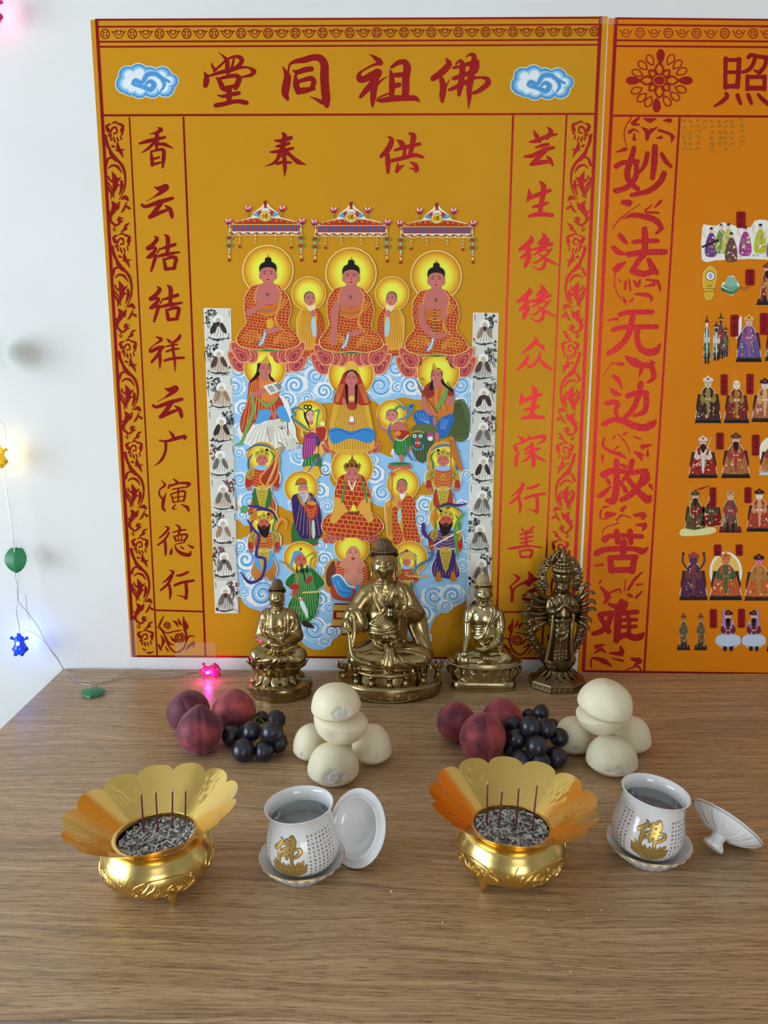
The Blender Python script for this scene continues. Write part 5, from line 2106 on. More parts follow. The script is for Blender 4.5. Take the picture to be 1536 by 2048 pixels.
SHENG = [[(290,600,6),(300,640,35),(285,690,20)],[(295,670,30),(370,640,35),(455,610,25)],[(375,540,10),(405,580,45),(400,650,40),(385,720,35),(380,790,35)],
         [(325,735,20),(380,725,35),(435,705,20)],[(300,805,25),(380,790,40),(470,800,30)]]
YUAN = [[(305,955,8),(315,985,40),(270,1030,40),(225,1060,25)],[(240,1055,20),(290,1050,35),(280,1090,40),(240,1120,25)],[(255,1110,20),(300,1100,30),(280,1150,40),(265,1190,20)],
        [(395,935,10),(415,965,40),(380,1000,25)],[(365,1015,15),(430,985,36),(435,1005,20),(380,1030,16)],[(300,1060,15),(370,1050,30),(470,1015,25)],
        [(420,1030,22),(380,1070,22),(330,1100,12)],[(400,1065,16),(440,1060,14),(430,1090,16),(360,1150,18),(325,1160,8)],
        [(380,1100,16),(415,1130,22),(405,1190,26),(370,1210,18),(320,1185,5)],[(470,1045,10),(430,1100,18)],[(400,1110,15),(450,1145,25),(515,1175,8)]]
ZHONG = [[(335,1720,6),(350,1750,35),(300,1800,30),(235,1850,5)],[(340,1770,14),(390,1790,30),(410,1820,15)],[(290,1860,10),(285,1880,30),(250,1930,30),(205,1970,14)],
         [(270,1920,14),(300,1945,14)],[(380,1830,10),(370,1880,24),(330,1930,24),(275,1960,8)],[(375,1890,14),(410,1930,35),(460,1965,20)]]
SHEN = [[(285,575,6),(320,600,35),(320,625,20),(262,645,10),(270,670,35),(275,690,20)],[(300,690,5),(275,740,30),(275,795,25)],[(375,570,8),(365,600,25),(340,612,12)],
        [(350,605,15),(430,585,25),(485,580,35),(480,610,25),(430,640,8)],[(395,620,8),(380,650,20),(340,680,20)],[(345,710,15),(400,685,30),(450,670,20)],
        [(395,640,25),(400,720,35),(405,790,30),(395,812,8)],[(385,720,20),(350,755,18),(310,775,5)],[(415,720,14),(450,745,28),(500,768,8)]]
SHAN = [[(310,1270,6),(325,1290,20)],[(405,1265,20),(375,1295,20),(340,1305,10)],[(300,1325,12),(340,1315,18),(400,1305,14)],[(300,1355,12),(345,1350,18),(400,1335,14)],
        [(305,1390,12),(345,1380,16),(395,1370,12)],[(350,1300,22),(350,1400,24)],[(212,1430,14),(260,1425,22),(350,1410,22),(465,1420,12)],[(295,1445,8),(310,1490,22)],
        [(300,1450,14),(360,1440,18),(395,1450,25),(380,1495,20)],[(310,1495,18),(385,1488,18)]]
FA = [[(250,1620,6),(290,1650,30),(270,1680,14),(230,1715,10)],[(230,1715,18),(245,1760,26),(240,1825,25)],[(245,1800,24),(255,1740,16),(300,1700,14)],
      [(365,1605,10),(385,1640,40),(370,1700,40)],[(305,1700,14),(360,1680,35),(420,1660,30)],[(320,1790,10),(370,1760,30),(420,1740,35)],[(330,1810,25),(380,1820,25),(440,1815,20)]]
for cr_, st_, kw in ((A_, TANG, {}),(A_, TONG, {}),(B_, ZU, {}),(B_, FO_, {}),(E_, FENG, {}),(E_, GONG, {}),(C_, XIANG, {}),(C_, YUN, {}),(C_, JIE, {}),(C_, JIE, dict(move=(27,493))),
                     (D_, XI, {}),(D_, GUANG, {}),(D_, YAN, {}),(D_, DE, {}),(D_, XING, {}),(F_, YUN2, {}),(F_, SHENG, {}),(F_, YUAN, {}),(F_, YUAN, dict(move=(-13,393))),(F_, ZHONG, {}),
                     (G_, SHEN, {}),(G_, SHAN, {}),(G_, FA, {})):
    ch(P1, cr_, st_, **kw)
ch(P1, C_, YUN, scale=0.95, about=(225,795), move=((336.5 - 316.1) * 4.876,(804 - 403) * 4.876))
ch(P1, F_, SHENG, scale=0.94, about=(380,675), move=((1063.6 - 1080.2) * 3.792,(804.4 - 398) * 3.792))
ch(P1, D_, XING, scale=1.06, about=(267,1865), move=((1054.5 - 354.3) * 3.593,(995.6 - 1169) * 3.593))

# ---- red rules, top band and vine borders of the left poster ---------------------------------
a = Art(LAYER)
for pts, w in (([(193.4,38),(268.3,1313)],6.5),([(1201,33),(1141,1317)],7),([(259,234),(314.5,1311)],3.2),([(1133,230),(1083,1316)],3.6),([(367,234),(411,1311)],4),
               ([(1026,231),(991,1316)],4.2),([(193,40),(1202,36)],4),([(194,54),(1201,49.5)],3.6),([(196,84),(1199,80)],3.8),([(197,94),(1199,90)],3.8),
               ([(205,231),(1189,228)],4.4),([(266,1312),(1142,1317)],4),([(312,1220),(407,1223)],3.6),([(1088,1223),(994,1224)],3.6)):
    a.line(pts, w, FO, 0,0)
a.build('border_lines', M['foil'], P1)
a = Art(LAYER)
for i in range(19):
    x, y = 210.5 + 54.3 * i, 68.3 - 0.0043 * 54.3 * i
    a.ring(x, y, 7.6,9.6, FO, 24,1.08)
    a.line([(x - 3.2, y - 3.4),(x + 3.2, y - 3.4),(x + 3.2, y + 3.4),(x - 3.2, y + 3.4),(x - 3.2, y - 3.4)],1.8, FO, 0)
    for dx, dy in ((-1,-1),(1,-1),(1,1),(-1,1)):
        a.line([(x + dx * 3, y + dy * 3),(x + dx * 6, y + dy * 6)],1.5, FO, 0)
    if i == 18:
        break
    x += 27.2
    a.line([(x - 15, y - 5),(x - 11, y - 3),(x - 8, y + 3),(x, y + 9),(x + 8, y + 3),(x + 11, y - 3),(x + 15, y - 5)],[1,2.2,1.6,1.8,1.6,2.2,1], FO, 4)
    a.ring(x, y - 2.5,4.2,6, FO, 18,0.85)
    a.line([(x - 13, y - 5),(x - 8, y - 4),(x - 4, y - 7)],1.8, FO, 3)
    a.line([(x + 13, y - 5),(x + 8, y - 4),(x + 4, y - 7)],1.8, FO, 3)
a.build('coin_band', M['foil'], P1)

VINE = [[(285,400,20),(300,430,25)],[(290,418,12),(285,395,14),(310,382,14)],[(318,440,12),(330,412,13),(355,404,13),(366,430,12)],[(342,452,12),(366,444,12)],
        [(385,378,13),(410,395,20),(400,430,20)],[(415,420,12),(402,460,12)],[(310,470,8),(325,500,13)],[(340,480,10),(350,512,13)],[(366,482,10),(376,506,11)],
        [(392,470,8),(400,494,11)],[(325,470,9),(310,450,9),(300,470,9)],[(370,320,10),(385,300,18),(410,285,6)],[(395,320,6),(378,330,22),(345,352,6)],
        [(330,375,8),(355,365,14),(380,385,8)],[(275,468,20),(290,530,20),(320,590,16),(360,640,18),(410,700,18),(430,780,14),(425,860,10),(400,920,6),(380,945,4)],
        [(370,520,10),(375,560,25),(395,590,20),(412,630,6)],[(420,570,6),(385,580,18),(355,575,5)],[(332,545,16),(346,552,12)],[(345,630,12),(298,640,14),(280,690,18)],
        [(360,660,10),(320,620,10),(300,560,5)],[(300,712,6),(330,690,14),(370,700,18),(402,746,5)],[(330,740,6),(350,790,35),(352,850,30),(345,892,6)],
        [(395,778,5),(365,805,24)],[(300,772,10),(312,800,10),(345,815,20)],[(392,838,5),(360,840,22)],[(284,788,12),(295,850,14),(325,900,16),(320,942,4)],
        [(342,932,5),(336,880,10),(300,820,8)],[(400,808,16),(404,850,22),(385,912,6)],[(398,945,6),(430,930,30),(450,950,14)],
        [(328,962,10),(350,1000,40),(322,1060,20),(310,1090,18),(330,1122,12)],[(385,965,8),(368,1010,25)],[(300,1030,6),(320,1050,14)],[(300,1085,6),(322,1090,12)],
        [(330,1120,14),(362,1140,12),(392,1110,14),(380,1078,10),(412,1090,6)],[(405,1112,12),(380,1098,22)],[(440,968,6),(418,1020,14),(400,1042,6)],[(438,996,10),(460,1012,18)],
        [(328,1160,4),(350,1182,6),(346,1140,6)]]


def vine(name, root, crop, x_ref, side, zs, zlim):
    ox, oy, s = crop
    z0 = atY(ox + 345 / s, oy + 430 / s)[2]
    for zi in zs:
        a = Art(LAYER)
        a.xf = lambda w: np.array((side(w, w[2] + zi - z0), w[1], w[2] + zi - z0))
        for st_ in VINE:
            if all(zlim[0] < atY(ox + x / s, oy + y / s)[2] + zi - z0 < zlim[1] for x, y, w in st_):
                a.line([(ox + x / s, oy + y / s) for x, y, w in st_],[w * 1.22 / s for x, y, w in st_], FO, 4,4)
        if a.f:
            a.build(name, M['foil'], root)


C4 = (160,380,3.94)
zf0, zf1 = atY(160 + 345 / 3.94,380 + 430 / 3.94)[2], atY(160 + 400 / 3.94,380 + 1262 / 3.94)[2]
per = zf0 - zf1
# the printed column leans very slightly: centre x as a function of height
_xl0, _xl1 = atY(233,300), atY(291,1260)
_xr0, _xr1 = atY(1159,300), atY(1112,1250)
_c0, _c1 = atY(C4[0] + 352 / 3.94, C4[1] + 430 / 3.94), atY(C4[0] + 405 / 3.94, C4[1] + 1262 / 3.94)


def lerpx(A, B, z):
    return A[0] + (B[0] - A[0]) * (z - A[2]) / (B[2] - A[2])


def left_side(w, z):
    return lerpx(_xl0, _xl1, z) + (w[0] - lerpx(_c0, _c1, w[2]))


def right_side(w, z):
    return lerpx(_xr0, _xr1, z) - (w[0] - lerpx(_c0, _c1, w[2]))


zlim = (atY(290,1308)[2], atY(235,236)[2])
zz_ = [zf0 + per * (1 - i) + 0.004 for i in range(6)]
vine('vine_ornament', P1, C4,0, left_side, zz_, zlim)
vine('vine_ornament', P1, C4,0, right_side, zz_, zlim)

# scrolls in the two bottom corners
for sg, cx0 in ((1,0),(-1,1)):
    a = Art(LAYER)
    s = 4.097
    if sg < 0:
        a.xf = lambda w: np.array((atY(1040,1265)[0] - (w[0] - atY(353,1265)[0]), w[1], w[2]))
    q = lambda pts: [(200 + x / s, 860 + y / s) for x, y, w in pts]
    for st_ in ([(470,1610,8),(520,1660,14),(560,1760,14),(620,1820,14),(690,1780,16),(710,1690,18),(690,1610,20),(685,1535,14)],
                [(480,1600,10),(540,1660,12),(600,1650,12),(660,1640,12)],[(700,1750,8),(730,1690,14),(775,1690,8)],[(705,1800,10),(740,1760,26),(772,1740,16),(765,1780,8)],
                [(600,1560,8),(625,1580,24),(640,1610,8)],[(640,1545,8),(655,1580,24),(670,1600,8)],[(490,1590,20),(505,1560,14),(520,1525,8)],
                [(690,1560,14),(715,1610,26),(690,1640,14)],[(500,1680,8),(520,1730,26),(500,1790,8)],[(540,1690,8),(560,1740,22),(600,1760,8)],[(500,1800,16),(480,1760,16)],
                [(580,1690,8),(600,1720,20),(625,1740,8)],[(540,1780,12),(560,1810,12)]):
        a.line(q(st_),[w / s for x, y, w in st_], FO, 4,4)
    a.spiral(200 + 650 / s, 860 + 1700 / s, 46 / s, 2.2,15 / s, FO, 1,-1.2)
    a.spiral(200 + 548 / s, 860 + 1600 / s, 32 / s, 1.9,12 / s, FO, -1,1.4)
    a.build('corner_scroll', M['foil'], P1)

# ---- printed cloud emblems ------------------------------------------------------------
for x0, y0 in ((295,162),(1085,165)):
    a = Art(LAYER).at(x0, y0)
    lobes = [(-44,6,19),(-40,-12,17),(-18,-15,19),(4,-8,20),(30,-10,18),(48,0,14),(36,14,18),(10,16,18),(-16,18,17),(-34,16,14),(0,2,24),(20,4,20),(-24,2,22)]
    for f, c_ in ((1.10,(222,226,198)),(1.0,(66,142,204)),(0.86,(104,168,220)),(0.72,(160,202,238)),(0.56,(226,237,249))):
        for x, y, r in lobes:
            a.ell(x + (0 if f > 0.99 else (1 - f) * -0.25 * x), y + (0 if f > 0.99 else (1 - f) * -0.25 * y), r * f, r * f, pc(*c_), n=22)
    for w, c_ in ((13,(160,200,232)),(9,(80,150,208))):
        a.line([(-30,6),(-24,0),(-10,3),(0,-12),(16,-14),(28,-6),(44,2)],[w * .5, w, w * .8, w, w, w * .8, w * .5], pc(*c_),5)
        a.line([(-26,8),(-8,12),(6,18),(14,8),(6,1),(-2,6)],[w * .6, w * .9, w, w, w * .8, w * .5], pc(*c_),5)
        a.line([(28,-6),(34,8),(26,22)],[w * .8, w * .7, w * .3], pc(*c_),5)
    a.build('cloud_emblem', M['print'], P1)

# ---- paintings on the left poster ----------------------------------------------------------
def face2d(a, x, y, w, h, skin=None, hair=None, turn=0.0, beard=None, ears=True):
    """w,h half sizes; turn shifts the features sideways"""
    skin = skin or SKIN
    t = turn * w * 0.35
    if ears:
        for sg in (-1,1):
            a.ell(x + sg * w * 0.98, y + h * 0.12, w * 0.17, h * 0.42, skin, n=12)
    if hair:
        a.ell(x - t * 0.4, y - h * 0.32, w * 1.10, h * 0.86, hair)
    a.ell(x, y, w, h, skin)
    a.ell(x + t * 0.5, y + h * 0.25, w * 0.72, h * 0.60, tuple(min(0.9, c * 1.12) for c in skin))
    for sg in (-1,1):
        ex = x + t + sg * w * 0.42
        a.line([(ex - w * 0.28, y - h * 0.27),(ex, y - h * 0.34),(ex + w * 0.28, y - h * 0.25)],[0.4, w * 0.10,0.4], BLACK, 3,0)
        a.line([(ex - w * 0.24, y - h * 0.08),(ex, y - h * 0.12),(ex + w * 0.24, y - h * 0.06)],[0.4, w * 0.14,0.4], BLACK, 3,0)
    a.line([(x + t, y - h * 0.10),(x + t * 1.4 + w * 0.06, y + h * 0.24),(x + t - w * 0.10, y + h * 0.28)], w * 0.06, SKIND, 3,0)
    a.line([(x + t - w * 0.26, y + h * 0.52),(x + t, y + h * 0.54),(x + t + w * 0.26, y + h * 0.52)],[0.4, w * 0.20,0.4], pc(165,30,35),3,0)
    if beard:
        a.poly([(x + t - w * 0.6, y + h * 0.45),(x + t + w * 0.6, y + h * 0.45),(x + t + w * 0.45, y + h * 1.2),(x + t, y + h * 1.7),(x + t - w * 0.4, y + h * 1.2)], beard, 3)


def lotus2d(a, cx, cy, w, h, n=5, c0=None, green=True):
    c0 = c0 or pc(190,84,72)
    for row, (k_, yy) in enumerate(((1.0,0.0),(0.9,-0.28))):
        for i in list(range(n)):
            for sg in (-1,1):
                u = (i + 0.4) / n
                x = cx + sg * w * u * k_
                lean = sg * u * 0.9
                ph = h * (0.62 - 0.10 * u)
                pts = [(0,-ph),(ph * 0.38,-ph * 0.35),(ph * 0.42, ph * 0.2),(0, ph * 0.55),(-ph * 0.42, ph * 0.2),(-ph * 0.38,-ph * 0.35)]
                R = [(x + px * math.cos(lean) - py * math.sin(lean), cy + yy * h + h * 0.12 * u * 0 + px * math.sin(lean) + py * math.cos(lean)) for px, py in pts]
                a.poly(R, pc(236,160,110),3)
                a.poly([(x + (p[0] - x) * 0.88, p[1] + (cy + yy * h - p[1]) * 0.12) for p in R], c0,3)
                for f_, c_ in ((0.66, pc(226,140,110)),(0.58, pc(176,66,70)),(0.36, pc(220,130,110)),(0.28, pc(160,56,66))):
                    if w > 100:
                        a.poly([(x + (p[0] - x) * f_, cy + yy * h + (p[1] - cy - yy * h) * f_ + ph * 0.12) for p in R], c_, 3)
                a.line([(x, cy + yy * h + ph * 0.4),(x + lean * ph * 0.5, cy + yy * h - ph * 0.7)],1.2 if w > 40 else 0.8, pc(150,50,70),0,0)
    if green:
        a.ell(cx, cy - h * 0.62, w * 0.92, h * 0.26, GREEN)
        a.line([(cx - w * 0.9, cy - h * 0.58),(cx, cy - h * 0.36),(cx + w * 0.9, cy - h * 0.58)],1.6, pc(160,190,90),4,0)


_lay = [LAYER + 0.00095]


def piece(name='painted_figure', crop=None, lift=0.00005):
    _lay[0] += lift
    a = Art(_lay[0])
    if crop:
        ox, oy, s = crop
        a.at(ox, oy, 1 / s)
    return a


# clouds behind everything
a = Art(LAYER)
for pts in ([(463,712),(540,700),(610,715),(660,712),(780,712),(935,690),(942,800),(905,830),(880,800),(838,800),(800,795),(765,812),(740,800),(655,806),(628,806),(600,816),(575,850),(520,880),(474,860)],
            [(468,830),(520,850),(560,880),(600,900),(640,880),(662,905),(660,960),(690,1000),(655,1040),(610,1030),(575,1020),(545,1010),(500,1050),(476,1020)],
            [(478,1085),(520,1075),(560,1090),(650,1080),(700,1090),(690,1200),(660,1290),(612,1292),(575,1240),(520,1222),(482,1195)],
            [(700,905),(745,900),(790,915),(845,895),(850,960),(790,1010),(740,1000)],[(835,1000),(860,990),(940,985),(938,1180),(905,1215),(870,1235),(850,1290),(835,1285),(780,1240),(820,1160),(835,1100)],
            [(905,815),(940,800),(938,1010),(905,1000)],[(640,1180),(700,1190),(700,1250),(650,1260)]):
    a.poly(pts, pc(150,198,236),4)
for i, (x, y, r) in enumerate(((478,738,18),(470,775,20),(488,815,18),(481,858,15),(575,735,20),(604,728,18),(625,718,16),(590,770,24),(632,752,22),(648,782,20),(575,800,18),(615,797,14),
                               (765,725,18),(790,735,20),(760,772,27),(795,775,15),(822,770,22),(852,778,20),(922,770,22),(930,730,16),(925,805,15),
                               (600,912,20),(618,925,14),(650,938,16),(478,905,13),(480,960,18),(500,1002,22),(485,1030,14),(640,982,18),(655,1012,14),(600,898,10),(590,1008,14),
                               (492,1118,28),(480,1092,15),(540,1082,12),(510,1160,20),(525,1188,30),(488,1182,14),(640,1090,14),(648,1118,18),(632,1142,16),(640,1200,22),(660,1215,14),
                               (628,1258,27),(602,1240,16),(662,1262,17),(650,1282,13),(748,948,20),(765,985,20),(745,920,12),(728,1000,10),(795,905,12),(850,1008,18),(842,1038,16),(838,1065,14),
                               (925,1010,13),(930,1090,16),(925,1130,14),(868,1192,24),(905,1190,24),(890,1212,14),(845,1228,22),(835,1258,18),(850,1275,13),(910,845,12),(930,870,12),(932,950,12),(800,1225,16))):
    a.cloud(x, y, r, i, 1 if i % 3 else -1)
a.build('painted_clouds', M['print'], P1)

# three canopies
CR = (430,380,2.793)
for dx, dy in ((-478,-6),(0,0),(478,6)):
    a = piece(crop=CR)
    a.T = (CR[0] + dx / CR[2], CR[1] + dy / CR[2],1 / CR[2],1 / CR[2])
    W2 = pc(246,226,190)
    a.poly([(575,195),(600,182),(680,160),(700,130),(740,98),(760,62),(785,98),(825,130),(845,160),(920,178),(950,192),(950,262),(572,258)], W2,0)
    for sg in (-1,1):
        a.line([(760 + sg * 195,185),(760 + sg * 200,250),(760 + sg * 200,400)],7, W2,0)
        for k_ in range(13):
            a.ell(760 + sg * (195 + k_ * 0.4),195 + k_ * 17,4,7,(BLUE, RED, YEL)[k_ % 3], n=8)
        for yy in (275,318):
            a.ell(760 + sg * 200, yy, 23,15, pc(110,150,70)).ell(760 + sg * 200, yy, 15,9, pc(170,50,30))
        a.ell(760 + sg * 202,398,9,10, pc(150,50,30))
        for xx, yy in ((95,112),(205,182)):
            for q in range(5):
                an = -PI / 2 + (q - 2) * 0.55
                a.ell(760 + sg * xx + 16 * math.cos(an), yy + 6 + 14 * math.sin(an),10,7, pc(246,205,205) if q % 2 else pc(200,70,90), an, 10)
            a.ell(760 + sg * xx, yy + 12,14,7, pc(150,30,60))
            a.line([(760 + sg * xx, yy + 18),(760 + sg * xx, yy + 46)],5, pc(120,120,80),0)
    a.poly([(700,150),(715,128),(745,112),(760,92),(780,112),(810,128),(828,150)], pc(180,50,30),3)
    a.poly([(690,148),(715,124),(725,160)], BLUE).poly([(835,148),(808,124),(800,160)], BLUE)
    a.ell(760,82,10,17, pc(140,50,25))
    a.poly([(745,108),(775,108),(790,130),(735,130)], pc(235,215,210))
    a.poly([(590,196),(640,175),(700,165),(820,165),(890,178),(935,196)], pc(176,52,28),3)
    for q in range(11):
        a.spiral(605 + q * 31,184 - 12 * math.sin(q / 10 * PI),10,1.2,3, pc(235,160,60),1 if q % 2 else -1)
    a.poly([(575,197),(950,197),(950,238),(575,238)], pc(160,42,30))
    for q in range(15):
        x = 588 + q * 25
        a.poly([(x - 7,203),(x + 7,203),(x + 7,232),(x, 236),(x - 7,232)], pc(78,92,150))
        a.line([(x + 12,200),(x + 12,238)],2, pc(220,120,60),0,0)
    a.line([(572,200),(950,200)],4, pc(240,190,70),0,0)
    pts = [(560 + q * 25,246 + (10 if q % 2 else 0)) for q in range(17)]
    a.line(pts, 6, pc(190,70,40),3).line([(p[0], p[1] + 8) for p in pts],3, pc(240,200,110),3)
    for q in range(9):
        a.ell(575 + q * 46,250,7,6, pc(120,70,40))
    for xx, L in ((617,62),(705,52),(818,52),(905,66)):
        for k_ in range(int(L / 9)):
            a.ell(xx, 262 + k_ * 9,4,4.5,(pc(225,205,140), pc(130,150,110))[k_ % 2], n=8)
        if L > 60:
            a.ell(xx, 262 + L, 8,8, pc(150,50,30))
    a.ell(760,155,34,30, pc(90,150,160)).ell(760,155,30,26, pc(238,200,60))
    for st_ in FO_:
        a.line([(760 + (x - 1130) * 0.068,155 + (y - 370) * 0.068) for x, y, w in st_],[w * 0.068 for x, y, w in st_], pc(150,30,20),4,3)
    a.build('printed_canopy', M['print'], P1)


def monk_small(a, x, y, s, flip=1):
    X = lambda u: x + u * s * flip
    Yv = lambda v: y + v * s
    P = lambda pts: [(X(u), Yv(v)) for u, v in pts]
    a.halo(x - 5 * s * flip, y - 30 * s, 93 * s)
    ye = P([(-25,40),(-55,75),(-70,120),(-62,250),(-20,285),(25,270),(40,150),(30,60)])
    rd = P([(25,50),(55,75),(75,130),(72,220),(55,310),(-50,310),(-70,280),(-20,285),(25,250),(30,140)])
    a.poly([(p[0] + (p[0] - x) * 0.05, p[1]) for p in ye], pc(250,225,150),3)
    a.poly(rd, RED, 3).bricks(rd, GOLDL, 16 * s, 15 * s, 0.1,1.6)
    a.poly(ye, pc(222,160,50),3).folds(ye, pc(150,90,25),7,2.0)
    a.poly(P([(15,100),(30,110),(38,200),(20,205),(8,150)]), pc(170,205,225),3)
    a.poly(P([(-20,40),(10,75),(35,45),(25,30),(-15,30)]), pc(235,215,170),2)
    a.ell(X(18), Yv(80),14 * s, 20 * s, SKIN)
    face2d(a, X(0), Yv(0),28 * s, 37 * s, SKIN, pc(80,95,80),0.6 * flip)


def buddha2d(a, mode):
    a.halo(760,465,138)
    lotus2d(a, 760,985,185,190,4)
    rb = [(690,545),(655,572),(632,615),(628,690),(640,755),(606,800),(585,850),(612,888),(690,905),(760,900),(840,905),(910,890),(938,858),(908,808),(872,760),(888,690),(872,612),(838,570),(806,542)]
    a.poly([(760 + (x - 760) * 1.03,730 + (y - 730) * 1.02) for x, y in rb], pc(250,205,120),3)
    a.poly(rb, RED, 3)
    a.bricks(rb, GOLDL, 19,17,0.15,2.4,3)
    ch_ = [(712,545),(688,600),(690,640),(740,655),(790,650),(822,632),(830,590),(806,545),(760,530)]
    a.poly(ch_, SKIN, 3)
    a.line([(700,560),(686,610),(690,645)],5, GOLDL, 4).line([(812,550),(834,600),(822,640),(790,660)],5, GOLDL, 4)
    a.poly([(700,655),(760,660),(815,652),(800,700),(760,722),(715,700)], pc(210,110,40),3)
    a.line([(700,680),(760,690),(812,676)],4, pc(70,110,120),4).line([(705,700),(760,716),(808,694)],4, GOLDL, 4)
    for q in range(5):
        a.line([(830 + q * 10,610 + q * 6),(812 - q * 4,690 + q * 10),(790 + q * 16,780 + q * 6)],3, GOLDL, 4)
        a.line([(610 + q * 10,840 + q * 8),(680 + q * 5,800 + q * 12),(740,850 + q * 8)],3, GOLDL, 4)
        a.line([(915 - q * 10,840 + q * 8),(850 - q * 5,810 + q * 12),(790,850 + q * 8)],3, GOLDL, 4)
    a.poly([(738,800),(752,800),(742,850),(718,885),(706,878),(728,840)], pc(120,175,215),3).line([(745,805),(735,850),(715,880)],5, WHITE, 4)
    if mode == 0:
        a.poly([(672,620),(694,640),(690,700),(682,790),(672,858),(655,862),(640,840),(648,780),(648,690)], SKIN, 3)
        for q in range(4):
            a.line([(644 + q * 9,835),(644 + q * 9,860)],6, SKIN, 0)
    elif mode == 1:
        a.poly([(640,690),(650,720),(700,690),(752,640),(740,622),(690,660)], SKIN, 3)
        for q in range(4):
            a.line([(738 + q * 5,636),(735 + q * 7,590 + q * 3)],6, SKIN, 0)
        a.poly([(755,740),(785,735),(790,770),(770,800),(752,770)], pc(220,170,50),3)
    else:
        a.poly([(665,620),(660,720),(720,800),(760,815),(765,795),(705,730),(694,640)], SKIN, 3)
        for q in range(8):
            a.ell(752,655 + q * 17,6 + q * 0.9,5, pc(90,60,30)).ell(752,663 + q * 17,4 + q * 0.8,5, pc(200,160,60))
        a.poly([(785,690),(800,640),(815,640),(818,690),(808,720)], SKIN, 3)
    a.poly([(745,800),(790,782),(835,790),(800,808),(755,818)], SKIN, 3)
    a.poly([(735,530),(740,505),(785,505),(790,530),(760,560)], SKIN, 2)
    face2d(a, 760,487,43,52, SKIN, None)
    a.poly([(714,475),(712,445),(724,425),(742,415),(744,398),(760,388),(778,398),(780,415),(797,425),(808,445),(805,475),(795,455),(760,446),(726,455)], BLACK, 3)
    a.poly([(755,392),(760,370),(767,392)], pc(220,120,40))
    a.ell(760,466,3,3, pc(180,40,40))
    # small chest mark, arms turning left
    for pts in ([(751,590),(751,598),(765,598),(765,607)],[(758,590),(758,607)],[(765,590),(758,590)],[(751,607),(758,607)]):
        a.line(pts, 2.6, BLACK, 0,0)


for dx, dy, mode in ((-463,-14,1),(475,16,2),(0,0,0)):
    a = piece()
    a.T = (CR[0] + dx / CR[2], CR[1] + dy / CR[2],1 / CR[2],1 / CR[2])
    buddha2d(a, mode)
    a.build('painted_buddha', M['print'], P1)
for x, y, fl in ((530,610,1),(985,610,-1)):
    a = piece(crop=CR)
    monk_small(a, x, y, 1.0, fl)
    a.build('painted_monk', M['print'], P1)

C2, C3, C4_, C5 = (440,680,5.486),(690,680,5.689),(450,960,5.689),(690,960,5.689)

# bodhisattva with a book on a white elephant
a = piece(crop=C2)
a.halo(495,305,226)
el = [(200,960),(240,1100),(330,1160),(430,1190),(520,1160),(600,1190),(700,1160),(760,1200),(860,1150),(830,1060),(820,960),(780,880),(700,855),(600,880),(520,880),(400,930),(300,900)]
a.poly([(x + (x - 520) * 0.03, y) for x, y in el], WHITE, 3).poly(el, pc(232,230,220),3)
a.poly([(650,600),(740,660),(780,780),(800,900),(760,900),(700,780),(640,700)], pc(238,238,232),3)
a.folds(el, pc(170,165,140),12,7)
a.poly([(520,960),(560,930),(600,960),(590,1060),(560,1120),(520,1060)], pc(205,200,180),3).line([(520,960),(540,1060),(560,1120)],8, pc(150,145,120),3)
a.line([(740,870),(745,960),(750,1050)],12, pc(150,60,50),3).ell(690,880,34,22, pc(170,180,60))
a.ell(680,970,16,9, BLACK).line([(640,960),(680,945),(720,965)],7, pc(90,80,60),3)
a.line([(760,1060),(800,1120),(860,1130),(730,1200)],26, pc(222,218,200),4)
for q in range(7):
    a.line([(690 + q * 22,1080),(720 + q * 22,1130),(740 + q * 24,1190)],5, pc(165,160,120),3)
rb = [(330,440),(310,560),(290,700),(230,860),(230,990),(290,1035),(340,960),(380,900),(420,920),(520,880),(620,860),(700,840),(700,700),(620,560),(600,440),(540,390),(430,390)]
a.poly(rb, pc(185,60,40),3).folds(rb, GOLDL, 10,7)
a.poly([(440,770),(400,880),(420,920),(540,860),(560,770)], BLUE, 3).poly([(620,760),(700,720),(770,880),(740,900),(650,850)], BLUE, 3)
a.poly([(550,780),(600,790),(620,850),(590,860)], SKIN, 3)
a.poly([(430,480),(460,640),(560,700),(640,640),(620,480),(540,400),(450,400)], pc(215,120,60),3)
for q in range(6):
    a.line([(450 + q * 30,420),(460 + q * 24,540),(470 + q * 26,660)],6, GOLDL, 3)
a.line([(340,580),(370,760),(300,960),(240,1120),(170,1150)],[30,42,42,36,16], pc(120,160,80),4).line([(420,640),(520,720),(620,640)],[20,46,20], pc(120,160,80),4)
a.poly([(330,580),(400,620),(520,560),(500,530),(400,560)], SKIN, 3)
a.poly([(475,505),(620,462),(700,540),(555,602)], pc(250,248,225)).line([(590,480),(640,570)],4, pc(150,140,110),0)
for q in range(6):
    a.line([(520 + q * 9,510 - q * 3),(570 + q * 9,580 - q * 4)],5, BLACK, 0,0).line([(598 + q * 8,486 - q * 2),(650 + q * 6,552 - q * 4)],5, BLACK, 0,0)
a.poly([(415,250),(400,360),(330,460),(350,460),(440,380),(450,290)], BLACK, 3).poly([(545,270),(560,400),(610,450),(560,440),(520,340)], BLACK, 3)
a.ell(490,400,50,50, SKIN)
face2d(a, 497,320,62,80, SKIN, BLACK, 0.4)
a.poly([(430,245),(470,225),(512,170),(545,240),(520,262),(450,260)], pc(205,160,50),2)
a.build('painted_elephant_rider', M['print'], P1)

